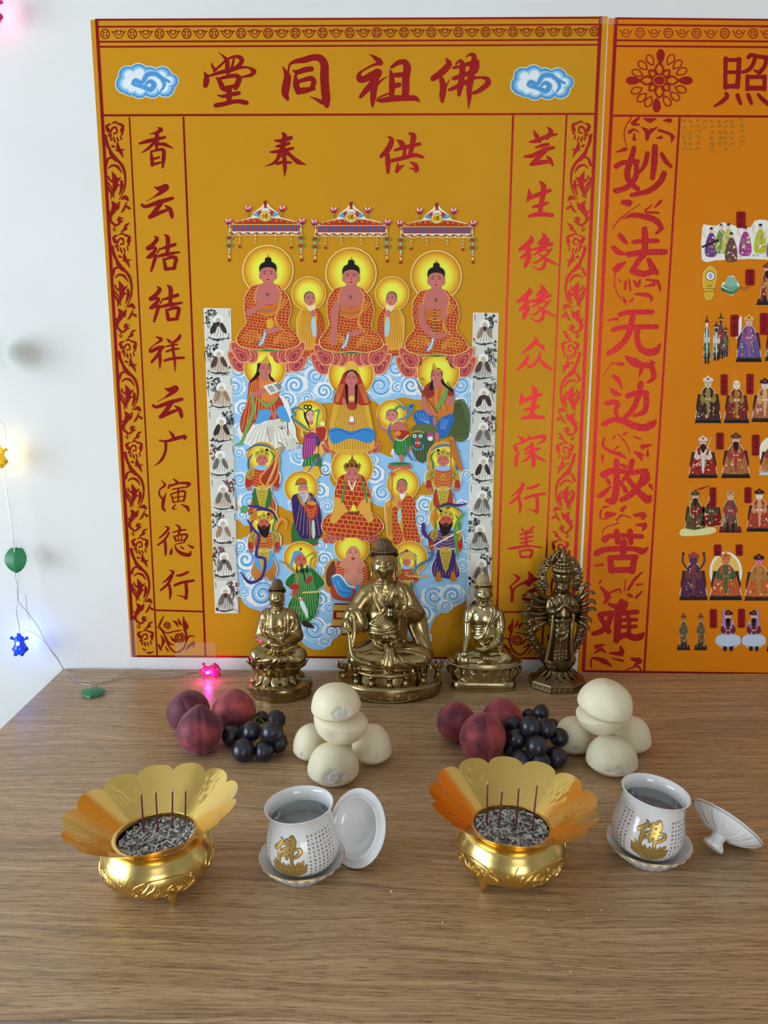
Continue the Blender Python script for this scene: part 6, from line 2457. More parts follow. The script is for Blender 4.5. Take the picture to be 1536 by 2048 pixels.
# white-hooded figure in yellow robe, middle of the second row
a = piece(crop=C2)
a.halo(1440,380,245)
lotus2d(a, 1440,1200,300,170,5)
rb = [(1370,480),(1280,560),(1250,700),(1210,900),(1190,1050),(1200,1180),(1300,1240),(1440,1260),(1580,1240),(1690,1180),(1690,1050),(1670,900),(1630,700),(1600,560),(1510,480)]
a.poly(rb, pc(222,170,60),3).folds(rb, pc(160,105,30),16,6)
a.poly([(1380,330),(1280,560),(1250,690),(1370,700),(1400,560)], pc(176,50,35),3).poly([(1500,330),(1600,560),(1640,700),(1510,700),(1480,560)], pc(176,50,35),3)
for q in range(4):
    a.line([(1360 - q * 20,480),(1300 - q * 10,680)],5, GOLDL, 0).line([(1520 + q * 20,480),(1590 + q * 12,690)],5, GOLDL, 0)
a.poly([(1200,980),(1300,960),(1440,1000),(1600,960),(1690,990),(1690,1090),(1620,1130),(1500,1090),(1440,1080),(1380,1090),(1260,1140),(1210,1090)], pc(60,135,205),3)
a.line([(1220,1000),(1320,980),(1440,1030),(1560,980),(1670,1010)],7, pc(30,70,140),4)
a.poly([(1390,500),(1400,720),(1440,760),(1490,720),(1500,500)], SKIN, 3).poly([(1400,690),(1500,690),(1490,760),(1410,760)], pc(170,60,40),2)
a.ell(1445,640,34,30, pc(240,190,80))
a.line([(1400,340),(1390,520),(1400,700)],[20,34,20], BLACK, 3).line([(1490,340),(1495,520),(1490,700)],[20,34,20], BLACK, 3)
face2d(a, 1443,430,62,90, SKIN, BLACK)
a.poly([(1370,350),(1380,270),(1410,235),(1450,228),(1490,250),(1515,300),(1520,370),(1490,335),(1440,320),(1400,335)], pc(230,180,70),3)
a.poly([(1430,840),(1460,840),(1470,900),(1420,900)], WHITE, 2).poly([(1400,900),(1500,900),(1460,930),(1420,930)], SKIN, 2)
a.poly([(1340,640),(1370,640),(1385,700),(1350,710)], SKIN, 2)
for q in range(6):
    a.line([(1270 - q * 8,540 + q * 20),(1230,570 + q * 20)],[8,1], pc(40,110,60),0)
a.build('painted_white_robed_figure', M['print'], P1)

# bodhisattva with a sceptre on a green lion
a = piece(crop=C3)
a.halo(1062,372,235)
ln = [(1230,700),(1330,680),(1410,800),(1420,960),(1390,1120),(1290,1160),(1200,1100),(1060,1120),(960,1100),(1000,980),(1180,900),(1200,780)]
a.poly(ln, pc(88,104,58),3).folds(ln, pc(50,64,36),18,6)
a.poly([(890,600),(870,720),(900,800),(1000,860),(1200,860),(1240,740),(1230,600),(1160,500),(1000,480)], pc(205,120,50),3)
for q in range(7):
    a.line([(920 + q * 40,560),(930 + q * 34,680),(960 + q * 34,800)],6, GOLDL if q % 2 else pc(178,60,40),3)
a.poly([(890,560),(880,660),(1010,640),(1000,500),(960,480)], pc(150,50,45),3).poly([(1140,500),(1230,560),(1230,640),(1150,620)], pc(150,50,45),3)
a.poly([(775,850),(830,800),(940,800),(1010,860),(1000,960),(850,980),(800,930)], pc(44,104,180),3).poly([(1060,920),(1160,850),(1235,850),(1230,940),(1130,1120),(1040,1060)], pc(44,104,180),3)
for q in range(4):
    a.line([(810 + q * 40,830),(850 + q * 30,900),(960,950)],5, pc(140,190,230),3).line([(1100 + q * 25,900),(1090 + q * 16,1010)],5, pc(140,190,230),3)
a.poly([(870,720),(890,640),(920,640),(930,740),(1010,820),(980,860),(900,800)], SKIN, 3).poly([(1160,640),(1230,650),(1220,740),(1150,720)], SKIN, 3)
a.poly([(1000,880),(1040,880),(1030,990),(1010,990)], SKIN, 2).poly([(1020,1060),(1070,1060),(1060,1160),(1030,1150)], SKIN, 2)
a.line([(1170,490),(1130,640),(1040,790)],[30,60,40], pc(110,165,80),4).line([(1190,500),(1150,660),(1060,790)],6, pc(60,110,50),4)
a.line([(825,480),(860,570),(960,700),(1050,830)],[12,18,20,20], pc(150,80,40),4).ell(880,460,38,24, pc(190,170,60)).ell(880,440,12,10, RED)
a.poly([(990,430),(960,560),(1000,560),(1020,460)], BLACK, 3).poly([(1100,400),(1140,500),(1220,560),(1230,600),(1150,540),(1090,480)], BLACK, 3)
a.ell(1050,500,50,60, SKIN)
face2d(a, 1040,410,60,80, SKIN, BLACK, -0.5)
a.poly([(985,330),(1010,250),(1040,320),(1115,350),(1110,365),(1030,340)], pc(215,150,50),2)
# the lion's face
a.ell(900,1020,150,70, pc(96,110,62))
a.poly([(760,1060),(800,1050),(1000,1050),(1010,1120),(960,1300),(880,1400),(790,1320),(755,1200)], pc(70,88,60),3)
for q in range(12):
    a.line([(770 + q * 18,1180),(780 + q * 16,1280),(800 + q * 14,1380)],5, pc(116,120,80) if q % 2 else pc(44,62,48),3)
a.poly([(760,1080),(900,1075),(910,1180),(860,1240),(780,1220)], pc(36,96,84),3)
for x in (792,858):
    a.ell(x, 1090,22,20, WHITE).ell(x, 1090,9,9, BLACK)
a.ell(824,1130,30,24, pc(165,70,50)).poly([(795,1160),(860,1160),(850,1210),(805,1210)], pc(190,50,45),2)
for x in (805,828,848):
    a.poly([(x - 8,1160),(x + 8,1160),(x, 1185)], WHITE)
a.line([(765,1200),(800,1240),(870,1240),(890,1190)],12, pc(90,160,200),3)
a.ell(970,1090,42,52, pc(160,80,130)).ell(970,1120,30,26, WHITE).line([(760,1050),(830,1035),(900,1055)],14, pc(200,150,40),3)
a.build('painted_lion_rider', M['print'], P1)

# small attendants
a = piece(crop=C2)
a.halo(985,830,170)
a.poly([(900,960),(890,1060),(1000,1050),(1040,960),(1100,940),(1170,950),(1180,1080),(1160,1200),(1120,1280),(1100,1400),(1100,1450),(920,1430),(930,1300),(910,1300),(930,1100)], pc(230,180,90),3)
a.poly([(930,1050),(910,1300),(1000,1290),(1060,1150),(1060,1020)], pc(150,50,120),3).poly([(1060,960),(1165,960),(1150,1080),(1110,1110),(1060,1020)], pc(176,50,40),3)
a.poly([(1060,1040),(1110,1110),(1080,1170),(1060,1150)], DBLUE, 2).poly([(930,1310),(1060,1240),(1110,1280),(1100,1400),(920,1400)], GREEN, 3).poly([(920,1390),(1100,1390),(1080,1520),(960,1500)], pc(232,180,60),2)
for q in range(5):
    a.line([(940 + q * 24,1080),(930 + q * 24,1280)],5, pc(220,130,180),0).line([(940 + q * 35,1300),(940 + q * 36,1390)],5, pc(150,200,120),0)
a.line([(920,770),(850,740),(800,770),(830,820),(790,850),(900,930),(990,1000)],[14,22,24,20,24,26,14], pc(70,130,130),5).line([(1040,780),(1085,770),(1070,860),(1060,960)],[16,24,18,14], pc(80,150,90),5)
a.line([(1100,1280),(1040,1350),(970,1440)],[16,26,12], pc(90,120,170),4)
for x in (945,985):
    a.ring(x, 735,14,28, BLACK)
a.poly([(920,780),(930,860),(990,970),(960,860),(940,800)], BLACK, 3)
a.ell(1000,900,26,30, SKIN)
face2d(a, 990,832,44,62, pc(225,165,150), BLACK, 0.5, ears=False)
a.ell(1125,915,30,26, pc(250,235,150))
a.line([(1080,1100),(1090,1400),(1150,1480),(1200,1470)],8, pc(120,60,40),4)
a.build('painted_maiden', M['print'], P1)
a = piece(crop=C3)
a.halo(530,845,165)
a.line([(570,800),(620,750),(690,780),(760,740),(740,820),(690,880),(600,910)],[22,32,36,40,36,28,14], pc(80,140,170),5).line([(560,800),(590,760),(640,760)],20, pc(100,150,80),4)
a.poly([(370,880),(390,870),(400,950),(480,1010),(560,940),(600,920),(680,960),(720,1060),(640,1080),(560,1020),(480,1040),(410,1010),(370,930)], SKIN, 3)
a.poly([(560,1030),(700,1030),(730,1060),(690,1120),(600,1110)], pc(170,45,35),3).ell(600,1060,38,30, pc(225,140,60))
a.poly([(590,1120),(700,1120),(750,1090),(740,1200),(690,1240),(690,1320),(600,1310),(550,1230),(560,1160)], GREEN, 3)
a.line([(580,1130),(650,1140),(720,1080)],12, pc(235,215,190),3)
for q in range(4):
    a.line([(600 + q * 30,1140),(590 + q * 30,1290)],5, pc(120,180,100),0)
a.poly([(610,1310),(670,1310),(650,1390),(610,1440),(600,1420),(630,1370)], SKIN, 3)
a.line([(520,950),(500,1060),(560,1180)],[20,26,14], pc(80,110,170),4).line([(700,1200),(720,1300),(770,1370)],[20,26,14], pc(80,110,170),4)
face2d(a, 530,865,62,68, pc(205,130,115), pc(105,90,80),-0.5)
lotus2d(a, 620,1450,130,70,4, pc(160,80,50))
a.build('painted_boy', M['print'], P1)

# patriarch with crown, middle of the third row
a = piece(crop=C2)
a.halo(1450,1400,225)
a.T = (C4_[0], C4_[1],1 / C4_[2],1 / C4_[2])
lotus2d(a, 1450,690,330,120,6, pc(180,80,60), False)
rb = [(1330,-60),(1270,60),(1245,180),(1250,330),(1140,420),(1105,520),(1150,600),(1300,640),(1450,650),(1620,640),(1750,600),(1800,520),(1740,420),(1640,330),(1660,180),(1620,60),(1560,-60)]
a.poly([(1450 + (x - 1450) * 1.03, y) for x, y in rb], pc(250,225,150),3)
a.poly(rb, RED, 3).bricks(rb, GOLDL, 62,56,0.1,7,5)
a.poly([(1260,190),(1330,230),(1390,330),(1420,360),(1350,380),(1260,480),(1195,460),(1230,340)], pc(225,165,70),3).poly([(1640,190),(1560,230),(1500,330),(1480,360),(1560,390),(1640,480),(1690,440),(1660,330)], pc(225,165,70),3)
a.line([(1390,-70),(1420,40),(1445,110)],18, pc(235,225,190),3).line([(1510,-70),(1475,40),(1450,110)],18, pc(235,225,190),3)
a.line([(1380,-40),(1360,100),(1330,250)],[14,26,20], pc(80,140,70),3).line([(1540,-40),(1590,100),(1620,250)],[14,26,20], pc(80,140,70),3)
a.ell(1465,360,70,26, pc(110,60,40)).ell(1465,350,60,14, pc(190,120,60))
a.poly([(1430,345),(1445,300),(1465,270),(1490,310),(1500,345)], YEL, 2)
a.poly([(1410,-120),(1500,-120),(1510,-40),(1450,20),(1400,-40)], SKIN, 2)
a.T = (C2[0], C2[1],1 / C2[2],1 / C2[2])
face2d(a, 1452,1480,66,78, SKIN)
a.poly([(1375,1440),(1355,1375),(1385,1340),(1400,1380),(1410,1330),(1440,1300),(1450,1240),(1462,1300),(1495,1330),(1505,1380),(1530,1340),(1545,1375),(1525,1440),(1450,1410)], pc(150,95,40))
for x in (1400,1448,1498):
    a.ell(x, 1375,14,26, pc(90,45,40))
a.line([(1380,1425),(1450,1400),(1525,1425)],12, pc(205,150,70),3)
a.build('painted_crowned_monk', M['print'], P1)

# old man in purple
a = piece(crop=C4_)
a.halo(868,85,188)
rb = [(830,150),(760,200),(780,420),(800,520),(850,630),(900,668),(1010,660),(1080,650),(1105,560),(1085,330),(1040,240),(1000,160),(930,130)]
a.poly([(770,480),(760,700),(830,720),(950,745),(1050,730),(1050,560),(860,560)], pc(50,110,55),2).line([(760,705),(900,725),(1050,730)],14, pc(170,70,40),3)
a.poly(rb, PURP, 3).folds(rb, pc(190,150,120),7,5)
a.line([(835,170),(870,250),(910,290)],26, pc(190,140,60),3).line([(950,140),(960,220),(930,290)],22, pc(190,140,60),3)
a.poly([(910,290),(1045,260),(1060,380),(1000,430),(990,470),(940,400)], pc(178,50,40),3)
for q in range(4):
    a.line([(920 + q * 10,310 + q * 30),(980,340 + q * 28),(1045 - q * 8,300 + q * 30)],6, GOLDL, 3)
a.poly([(945,270),(990,232),(1045,260),(1020,285)], pc(215,150,50),3)
a.poly([(990,470),(1020,470),(1025,640),(995,650)], pc(190,215,190),2).line([(960,440),(970,660)],9, pc(200,140,80),0)
a.poly([(840,130),(935,130),(945,200),(900,262),(870,200)], pc(196,200,205),3)
for q in range(4):
    a.line([(860 + q * 20,140),(880 + q * 10,230)],4, pc(130,135,140),0)
face2d(a, 890,90,50,66, pc(200,130,110), None, 0.5)
a.line([(860,132),(895,125),(930,135)],14, pc(205,205,205),3)
a.poly([(800,60),(815,0),(860,-30),(915,-15),(935,40),(820,50)], pc(190,110,40),2).line([(805,55),(870,40),(930,45)],12, pc(90,100,60),3)
a.build('painted_elder', M['print'], P1)

# monk with staff
a = piece(crop=C5)
a.halo(658,45,178)
rb = [(600,170),(480,240),(450,320),(490,640),(560,680),(550,720),(640,690),(690,690),(860,720),(810,500),(790,240),(720,150),(660,130)]
a.poly([(x + (x - 640) * 0.03, y) for x, y in rb], pc(252,240,200),3).poly(rb, pc(222,160,55),3)
r2 = [(690,190),(640,280),(655,480),(690,690),(860,720),(810,500),(795,250),(740,180)]
r3 = [(540,330),(600,320),(610,480),(660,640),(620,700),(550,720),(545,600)]
for r_ in (r2, r3):
    a.poly(r_, RED, 3).bricks(r_, GOLDL, 42,42,0.05,5)
a.poly([(600,350),(635,330),(640,430),(615,500),(600,440)], pc(170,205,195),3)
for q in range(5):
    a.line([(480 + q * 14,300),(500 + q * 14,620)],5, pc(150,95,25),0)
a.poly([(620,150),(690,130),(670,200),(640,220)], pc(245,240,230),2)
a.ell(620,270,24,44, SKIN).ell(540,205,22,30, SKIN)
a.line([(520,330),(535,100),(540,-60)],14, pc(190,120,50),0)
for q in range(3):
    a.ring(515 + q * 22,-70,12,20, pc(190,110,40))
a.line([(535,-60),(535,-140)],12, pc(180,100,40),0)
face2d(a, 645,75,55,80, SKIN, pc(90,92,84),-0.5)
a.build('painted_staff_monk', M['print'], P1)


# armoured guardians
def guardian(a, x, y, s, coat, skirt, leg, beard=None, skin=None, turn=0.3, flip=1, ribbons=(90,60,150), boots=True, h=1.0):
    """x,y face centre; s: scale in px of the crop"""
    P = lambda pts: [(x + u * s * flip, y + v * s * h) for u, v in pts]
    rib = pc(*ribbons)
    a.halo(x, y - 30 * s, 190 * s)
    a.line(P([(-120,-70),(-170,20),(-150,160),(-90,260),(-110,420),(-150,560)]),[14 * s, 30 * s, 32 * s, 30 * s, 28 * s, 12 * s], rib, 5)
    a.line(P([(100,-110),(150,-40),(120,60),(160,200),(220,330)]),[14 * s, 28 * s, 26 * s, 30 * s, 10 * s], pc(70,130,70),5)
    a.line(P([(-200,-110),(-80,-180),(60,-170),(140,-120)]),[12 * s, 26 * s, 26 * s, 12 * s], rib, 5)
    body = P([(-150,120),(-210,230),(-190,330),(-120,320),(-110,420),(-150,560),(-170,680),(-60,720),(40,700),(150,690),(170,560),(110,420),(130,300),(200,310),(220,200),(150,110)])
    a.poly([(x + (px - x) * 1.06, py) for px, py in body], pc(245,240,225),3).poly(body, skirt, 3).folds(body, GOLDL, 11,5 * s)
    a.poly(P([(-110,110),(-120,250),(-90,330),(0,350),(90,330),(110,240),(100,110),(0,90)]), coat, 3)
    for q in range(5):
        a.line(P([(-100,150 + q * 38),(0,175 + q * 38),(98,145 + q * 38)]),6 * s, GOLDL, 3)
    a.ell(*P([(0,210)])[0],32 * s, 32 * s, pc(215,150,50)).ell(*P([(0,210)])[0],18 * s, 18 * s, pc(110,150,60))
    for sg in (-1,1):
        a.poly(P([(sg * 100,110),(sg * 170,120),(sg * 200,210),(sg * 160,260),(sg * 110,220)]), pc(180,150,60),3)
        for q in range(5):
            a.ell(*P([(sg * (130 + 12 * (q % 3)),150 + q * 20)])[0],9 * s, 8 * s, pc(90,60,30), n=8)
        a.poly(P([(sg * 150,250),(sg * 210,260),(sg * 200,350),(sg * 150,340)]), pc(178,50,40),3)
        a.ell(*P([(sg * 165,365)])[0],26 * s, 26 * s, skin or SKIN)
    a.poly(P([(-80,340),(-20,360),(-40,560),(-20,640),(-110,560),(-120,430)]), leg, 3).poly(P([(80,340),(20,360),(40,560),(20,640),(110,560),(120,430)]), leg, 3)
    a.poly(P([(-60,330),(60,330),(70,420),(0,640),(-70,420)]), pc(200,170,60),3)
    for q in range(5):
        a.line(P([(-50 + q * 8,390 + q * 40),(0,410 + q * 42),(50 - q * 8,390 + q * 40)]),6 * s, pc(60,110,50),3)
    a.line(P([(-100,340),(0,370),(100,340)]),22 * s, pc(190,200,150),3)
    a.ell(*P([(0,358)])[0],30 * s, 24 * s, pc(215,165,60))
    if boots:
        for sg in (-1,1):
            a.poly(P([(sg * 70,640),(sg * 110,640),(sg * 130,740),(sg * 60,745)]), pc(200,120,40),3)
    a.poly(P([(-110,100),(-40,60),(40,60),(110,100),(40,130),(-40,130)]), pc(150,190,220),3)
    if beard:
        a.poly(P([(-80,0),(-70,90),(-30,160),(20,190),(60,150),(80,60),(80,0)]), beard, 3)
    face2d(a, x, y, 66 * s, 78 * s, skin or SKIN, None, turn * flip)
    if beard:
        a.poly(P([(-70,30),(-40,50),(0,40),(40,50),(70,30),(60,120),(0,150),(-55,120)]), beard, 3)
        a.line(P([(-24,62),(20,62)]),10 * s, pc(150,40,40),0)
        a.line(P([(-50,40),(0,30),(50,42)]),[3,16 * s, 3], beard, 4)
    a.poly(P([(-80,-20),(-95,-90),(-50,-110),(-10,-150),(40,-115),(85,-95),(85,-25),(40,-55),(-40,-55)]), pc(200,170,60),2)
    for u, v in ((-60,-80),(0,-100),(55,-80)):
        a.ell(*P([(u, v)])[0],14 * s, 12 * s, pc(90,110,60))
    a.ell(*P([(60,-120)])[0],20 * s, 17 * s, BLACK)


a = piece(crop=C2)
guardian(a, 465,1310,0.88, pc(190,60,40), pc(178,62,36), pc(60,110,60), flip=1, ribbons=(60,110,150))
# lute
a.poly([(640,1240),(660,1330),(640,1480),(590,1580),(510,1610),(440,1560),(450,1480),(540,1380),(610,1280)], pc(225,150,60),3).poly([(630,1270),(645,1330),(625,1470),(580,1560),(510,1590),(455,1550),(465,1490),(550,1390),(610,1300)], pc(165,55,40),3)
a.line([(650,1180),(600,1400),(520,1580)],24, pc(215,160,80),0)
for q in range(14):
    a.line([(618 - q * 6,1310 + q * 17),(650 - q * 6,1318 + q * 17)],4, pc(240,200,120),0,0)
a.line([(650,1240),(690,1160),(640,1120)],[30,24,14], pc(190,150,100),4)
a.build('painted_lute_guardian', M['print'], P1)
a = piece(crop=C3)
guardian(a, 1115,1365,0.92, pc(200,90,50), pc(196,170,70), pc(170,60,40), flip=-1, ribbons=(70,120,170))
a.line([(1210,1120),(1250,1300),(1330,1480)],[50,90,30], pc(205,130,50),4).line([(1200,1130),(1210,1810)],12, pc(150,100,60),0)
for q in range(4):
    a.line([(1205 + q * 14,1130),(1230 + q * 18,1300),(1270 + q * 24,1470)],5, pc(150,70,30),4)
a.build('painted_banner_guardian', M['print'], P1)
a = piece(crop=C4_)
guardian(a, 445,490,0.86, pc(175,85,45), pc(190,120,60), pc(90,160,215), BLACK, pc(190,95,80),0.3,1,(70,50,120))
a.line([(260,450),(330,560),(390,640),(360,850),(460,900),(420,1100),(280,1160),(180,1040)],[20,30,30,34,32,30,36,10], pc(70,48,120),5)
a.spiral(220,335,46,2.0,22, pc(90,160,80),-1,0.5)
a.line([(270,290),(360,300),(470,330),(540,360),(600,460)],[20,30,30,28,14], pc(60,44,110),5)
a.line([(600,500),(640,440),(700,470),(690,560)],[30,40,30,16], pc(220,150,70),4)
a.build('painted_dragon_guardian', M['print'], P1)
a = piece(crop=C5)
guardian(a, 1145,460,0.92, pc(80,60,140), pc(66,44,116), pc(66,44,116), BLACK, pc(190,85,72),-0.3,-1,(70,140,70))
a.line([(980,755),(1150,660),(1340,560)],[10,18,12], pc(235,230,190),0).line([(930,760),(1000,740)],16, pc(190,140,60),0)
a.line([(1060,300),(1160,270),(1280,285),(1380,265)],[16,34,34,14], pc(80,40,110),5)
a.line([(1360,370),(1300,440),(1250,560),(1270,760),(1290,860)],[14,36,34,30,14], pc(90,160,70),5)
a.line([(890,500),(900,600),(990,690)],[40,54,20], pc(80,50,120),4)
a.build('painted_sword_guardian', M['print'], P1)

# laughing monk
a = piece(crop=C4_)
a.halo(1445,770,195,0.9)
a.poly([(1250,890),(1160,950),(1130,1060),(1090,1120),(1140,1240),(1240,1260),(1300,1000)], pc(205,150,60),3).poly([(1250,920),(1180,980),(1150,1080),(1170,1200),(1260,1200)], pc(110,60,45),3)
sk = pc(214,140,112)
a.poly([(1300,920),(1260,1010),(1250,1140),(1200,1220),(1230,1340),(1350,1370),(1480,1370),(1620,1360),(1660,1240),(1640,1140),(1620,1010),(1560,920)], pc(190,70,45),3)
for q in range(8):
    a.line([(1265,960 + q * 34),(1300,980 + q * 32),(1350,960 + q * 30)],7, pc(240,160,100),3).line([(1620,960 + q * 34),(1580,985 + q * 32),(1545,960 + q * 30)],7, pc(240,160,100),3)
a.poly([(1340,900),(1300,970),(1360,1010),(1350,1100),(1400,1190),(1470,1210),(1540,1180),(1580,1090),(1560,1010),(1600,960),(1550,890),(1450,860)], sk, 3)
a.ell(1462,1110,108,96, pc(222,150,122))
for x in (1395,1525):
    a.ell(x, 1020,10,8, pc(170,80,70)).line([(x - 40,1040),(x, 1052),(x + 40,1036)],5, pc(170,95,80),3)
a.poly([(1205,1110),(1250,1070),(1330,1080),(1370,1140),(1450,1200),(1440,1320),(1330,1330),(1250,1220)], pc(66,145,210),3).line([(1230,1090),(1290,1070),(1340,1110),(1400,1190),(1480,1220)],18, WHITE, 3)
a.line([(1250,1180),(1290,1290),(1400,1310)],6, pc(160,210,235),3).line([(1280,1150),(1330,1240),(1420,1260)],6, pc(160,210,235),3)
a.poly([(1480,1210),(1560,1190),(1630,1290),(1540,1330)], BLUE, 3)
face2d(a, 1458,830,72,86, sk)
a.line([(1430,876),(1458,896),(1488,876)],[4,20,4], pc(130,40,40),4)
a.build('painted_laughing_monk', M['print'], P1)

# warrior in green
a = piece(crop=C4_)
a.halo(862,880,190,0.95)
rb = [(800,1040),(700,1130),(700,1200),(790,1240),(760,1340),(720,1450),(830,1560),(880,1640),(960,1600),(1040,1520),(1080,1300),(1060,1240),(1140,1170),(1050,1050),(960,990)]
g_ = pc(38,112,52)
a.poly([(x + (x - 900) * .03, y) for x, y in rb], pc(235,235,215),3).poly(rb, g_, 3).folds(rb, pc(150,200,120),12,5)
a.line([(890,1275),(980,1270),(1060,1265)],20, pc(215,190,110),3)
a.poly([(845,1330),(880,1350),(940,1480),(940,1570),(900,1500),(860,1420)], pc(215,230,240),3)
a.line([(620,920),(720,960),(820,1080),(810,1200)],[12,26,26,12], pc(180,130,70),5).line([(970,1000),(985,900),(1040,850),(990,830),(920,880)],[14,22,24,22,10], pc(150,140,60),5)
a.ell(790,1210,60,34, pc(178,50,40)).ell(800,1270,36,30, pc(190,80,60)).ell(960,1130,30,50, pc(178,50,40),0.5)
a.line([(740,1290),(860,1360),(900,1330)],14, pc(190,110,50),3)
for q in range(5):
    a.line([(740 + q * 30,1420),(800 + q * 26,1540)],4, pc(150,200,120),0)
a.poly([(880,1600),(940,1600),(1010,1660),(1000,1680),(900,1660)], pc(60,40,30),2)
a.poly([(770,850),(800,800),(870,810),(890,850),(800,890),(760,1000),(740,980)], BLUE, 3).poly([(920,960),(970,980),(940,1000)], BLUE, 2)
face2d(a, 862,910,62,76, pc(196,98,82), None, 0.5)
for x0, x1 in ((820,830),(865,880),(880,915),(935,940)):
    a.line([(x0,960),((x0 + x1) / 2 - 4,1030),(x1,1060 if x0 != 880 else 1170)],[8,20,4], BLACK, 4)
a.ell(862,782,16,18, RED)
a.build('painted_green_warrior', M['print'], P1)

# armoured youth, mostly behind the large statue
a = piece(crop=C5)
a.halo(740,880,195,0.95)
guardian(a, 700,930,0.62, pc(178,60,40), pc(178,62,46), pc(80,110,60), flip=-1, ribbons=(60,110,160))
a.line([(700,1085),(850,1095),(960,1090)],[10,24,8], pc(220,180,80),0)
a.line([(760,1060),(850,960),(960,900),(1000,830),(940,830)],[14,34,34,30,12], pc(70,120,170),5)
a.poly([(660,880),(680,820),(720,790),(780,830),(790,900)], pc(215,170,70),3).ell(700,800,24,18, RED)
a.build('painted_helmeted_youth', M['print'], P1)
# offering stand print below the laughing monk
a = piece(crop=C4_)
a.poly([(1240,1400),(1500,1400),(1500,1660),(1210,1660)], pc(205,160,70))
a.line([(1240,1405),(1500,1405)],16, pc(100,30,40),0).line([(1210,1660),(1500,1660)],16, pc(100,30,40),0)
a.poly([(1235,1480),(1480,1480),(1480,1580),(1235,1580)], pc(130,30,30)).poly([(1270,1500),(1460,1500),(1460,1560),(1270,1560)], pc(215,160,70))
a.build('painted_stand', M['print'], P1)

# ---- two pasted strips of ink pictures --------------------------------------------------------
def strip(c4, n, seed, bw):
    a = Art(LAYER + 0.0002)
    (x0, y0),(x1, y1),(x2, y2),(x3, y3) = c4             # tl tr br bl

    def uv(u, v):
        ax_, ay = x0 + (x3 - x0) * v, y0 + (y3 - y0) * v
        bx, by = x1 + (x2 - x1) * v, y1 + (y2 - y1) * v
        return ax_ + (bx - ax_) * u, ay + (by - ay) * u
    a.poly([uv(0,0), uv(1,0), uv(1,1), uv(0,1)], pc(232,232,226))
    rn_ = random.Random(seed)
    for k_ in range(n):
        warm = rn_.random() < (0.55 if not bw else 0.15)
        q = lambda u, v: uv(u, (k_ + v) / n)
        g0 = rn_.uniform(205,222)
        a.poly([q(0.03,0.02), q(0.97,0.02), q(0.97,0.985), q(0.03,0.985)], pc(g0, g0, g0 - 10))
        W = 50
        side = rn_.choice((-1,1))
        for i in range(46):                                # tree and rocks in ink
            ang = rn_.uniform(0,1)
            u, v = 0.5 + side * rn_.uniform(0.0,0.46) * (0.4 + ang),0.05 + 0.40 * rn_.random()
            if i > 32:
                u, v = rn_.uniform(0.08,0.92), rn_.uniform(0.74,0.95)
            p = q(min(.94, max(.06, u)), v)
            g = rn_.uniform(30,130)
            c_ = pc(g, g, g) if not (warm and i % 2 and i < 33) else pc(130 + 40 * rn_.random(),70,62)
            a.ell(*p, rn_.uniform(1.2,4.6), rn_.uniform(1.0,3.2), c_, rn_.uniform(0,3),7)
        for i in range(5):
            u0 = 0.5 + side * rn_.uniform(0.05,0.4)
            a.line([q(u0, rn_.uniform(.05,.2)), q(u0 + rn_.uniform(-.15,.15),.35), q(u0 + rn_.uniform(-.1,.1),.6)],[0.6,1.6,0.6], pc(60,58,56),3,0)
        cx = 0.5 + rn_.uniform(-.08,.08)
        hp = q(cx, 0.34)
        a.ell(*hp, 10.5,10, pc(236,236,228))
        dark = rn_.choice(((52,42,40),(95,60,55),(120,112,104),(170,140,110)))
        lite = rn_.choice(((225,222,212),(206,190,168),(190,186,180)))
        body = [q(cx - .12,.42), q(cx - .28,.60), q(cx - .38,.80), q(cx, .88), q(cx + .36,.80), q(cx + .26,.58), q(cx + .12,.42)]
        a.poly(body, pc(*lite),3)
        a.poly([q(cx - .14,.42), q(cx - .30,.62), q(cx - .30,.76), q(cx - .12,.70), q(cx - .04,.50)], pc(*dark),3)
        a.poly([q(cx + .14,.42), q(cx + .28,.60), q(cx + .30,.74), q(cx + .14,.68), q(cx + .06,.50)], pc(*dark),3)
        a.folds(body, pc(70,64,60),6,0.9)
        hx, hy = q(cx, 0.365)
        face2d(a, hx, hy, 4.6,6.0, pc(205,190,165), None, rn_.uniform(-.5,.5))
        if rn_.random() < 0.4:
            a.poly([(hx - 4, hy + 3),(hx + 4, hy + 3),(hx + 3, hy + 9),(hx, hy + 13),(hx - 3, hy + 9)], pc(60,55,52),2)
        a.line([q(cx - .42,.86), q(cx - .1,.93), q(cx + .42,.87)],[1,3.5,1], pc(60,58,56),3,0)
        for i in range(4):
            p = q(0.07 if side > 0 else 0.93,0.06 + i * .05)
            a.line([p, (p[0] + 1.2, p[1] + 2.2)],1.3, pc(40,40,40),0,0)
        a.ell(*q(0.92 if side > 0 else 0.08,0.93),1.4,1.4, pc(150,40,40),0,8)
        a.line([q(0.03,0.995), q(0.97,0.995)],1.0, pc(190,190,184),0,0)
    a.build('pasted_picture_strip', M['print'], P1)


strip([(407.5,616),(461.5,617),(478,1226),(430.5,1226)],9,5, False)
strip([(946,625),(997,626),(980,1240),(932.5,1240)],9,12, True)

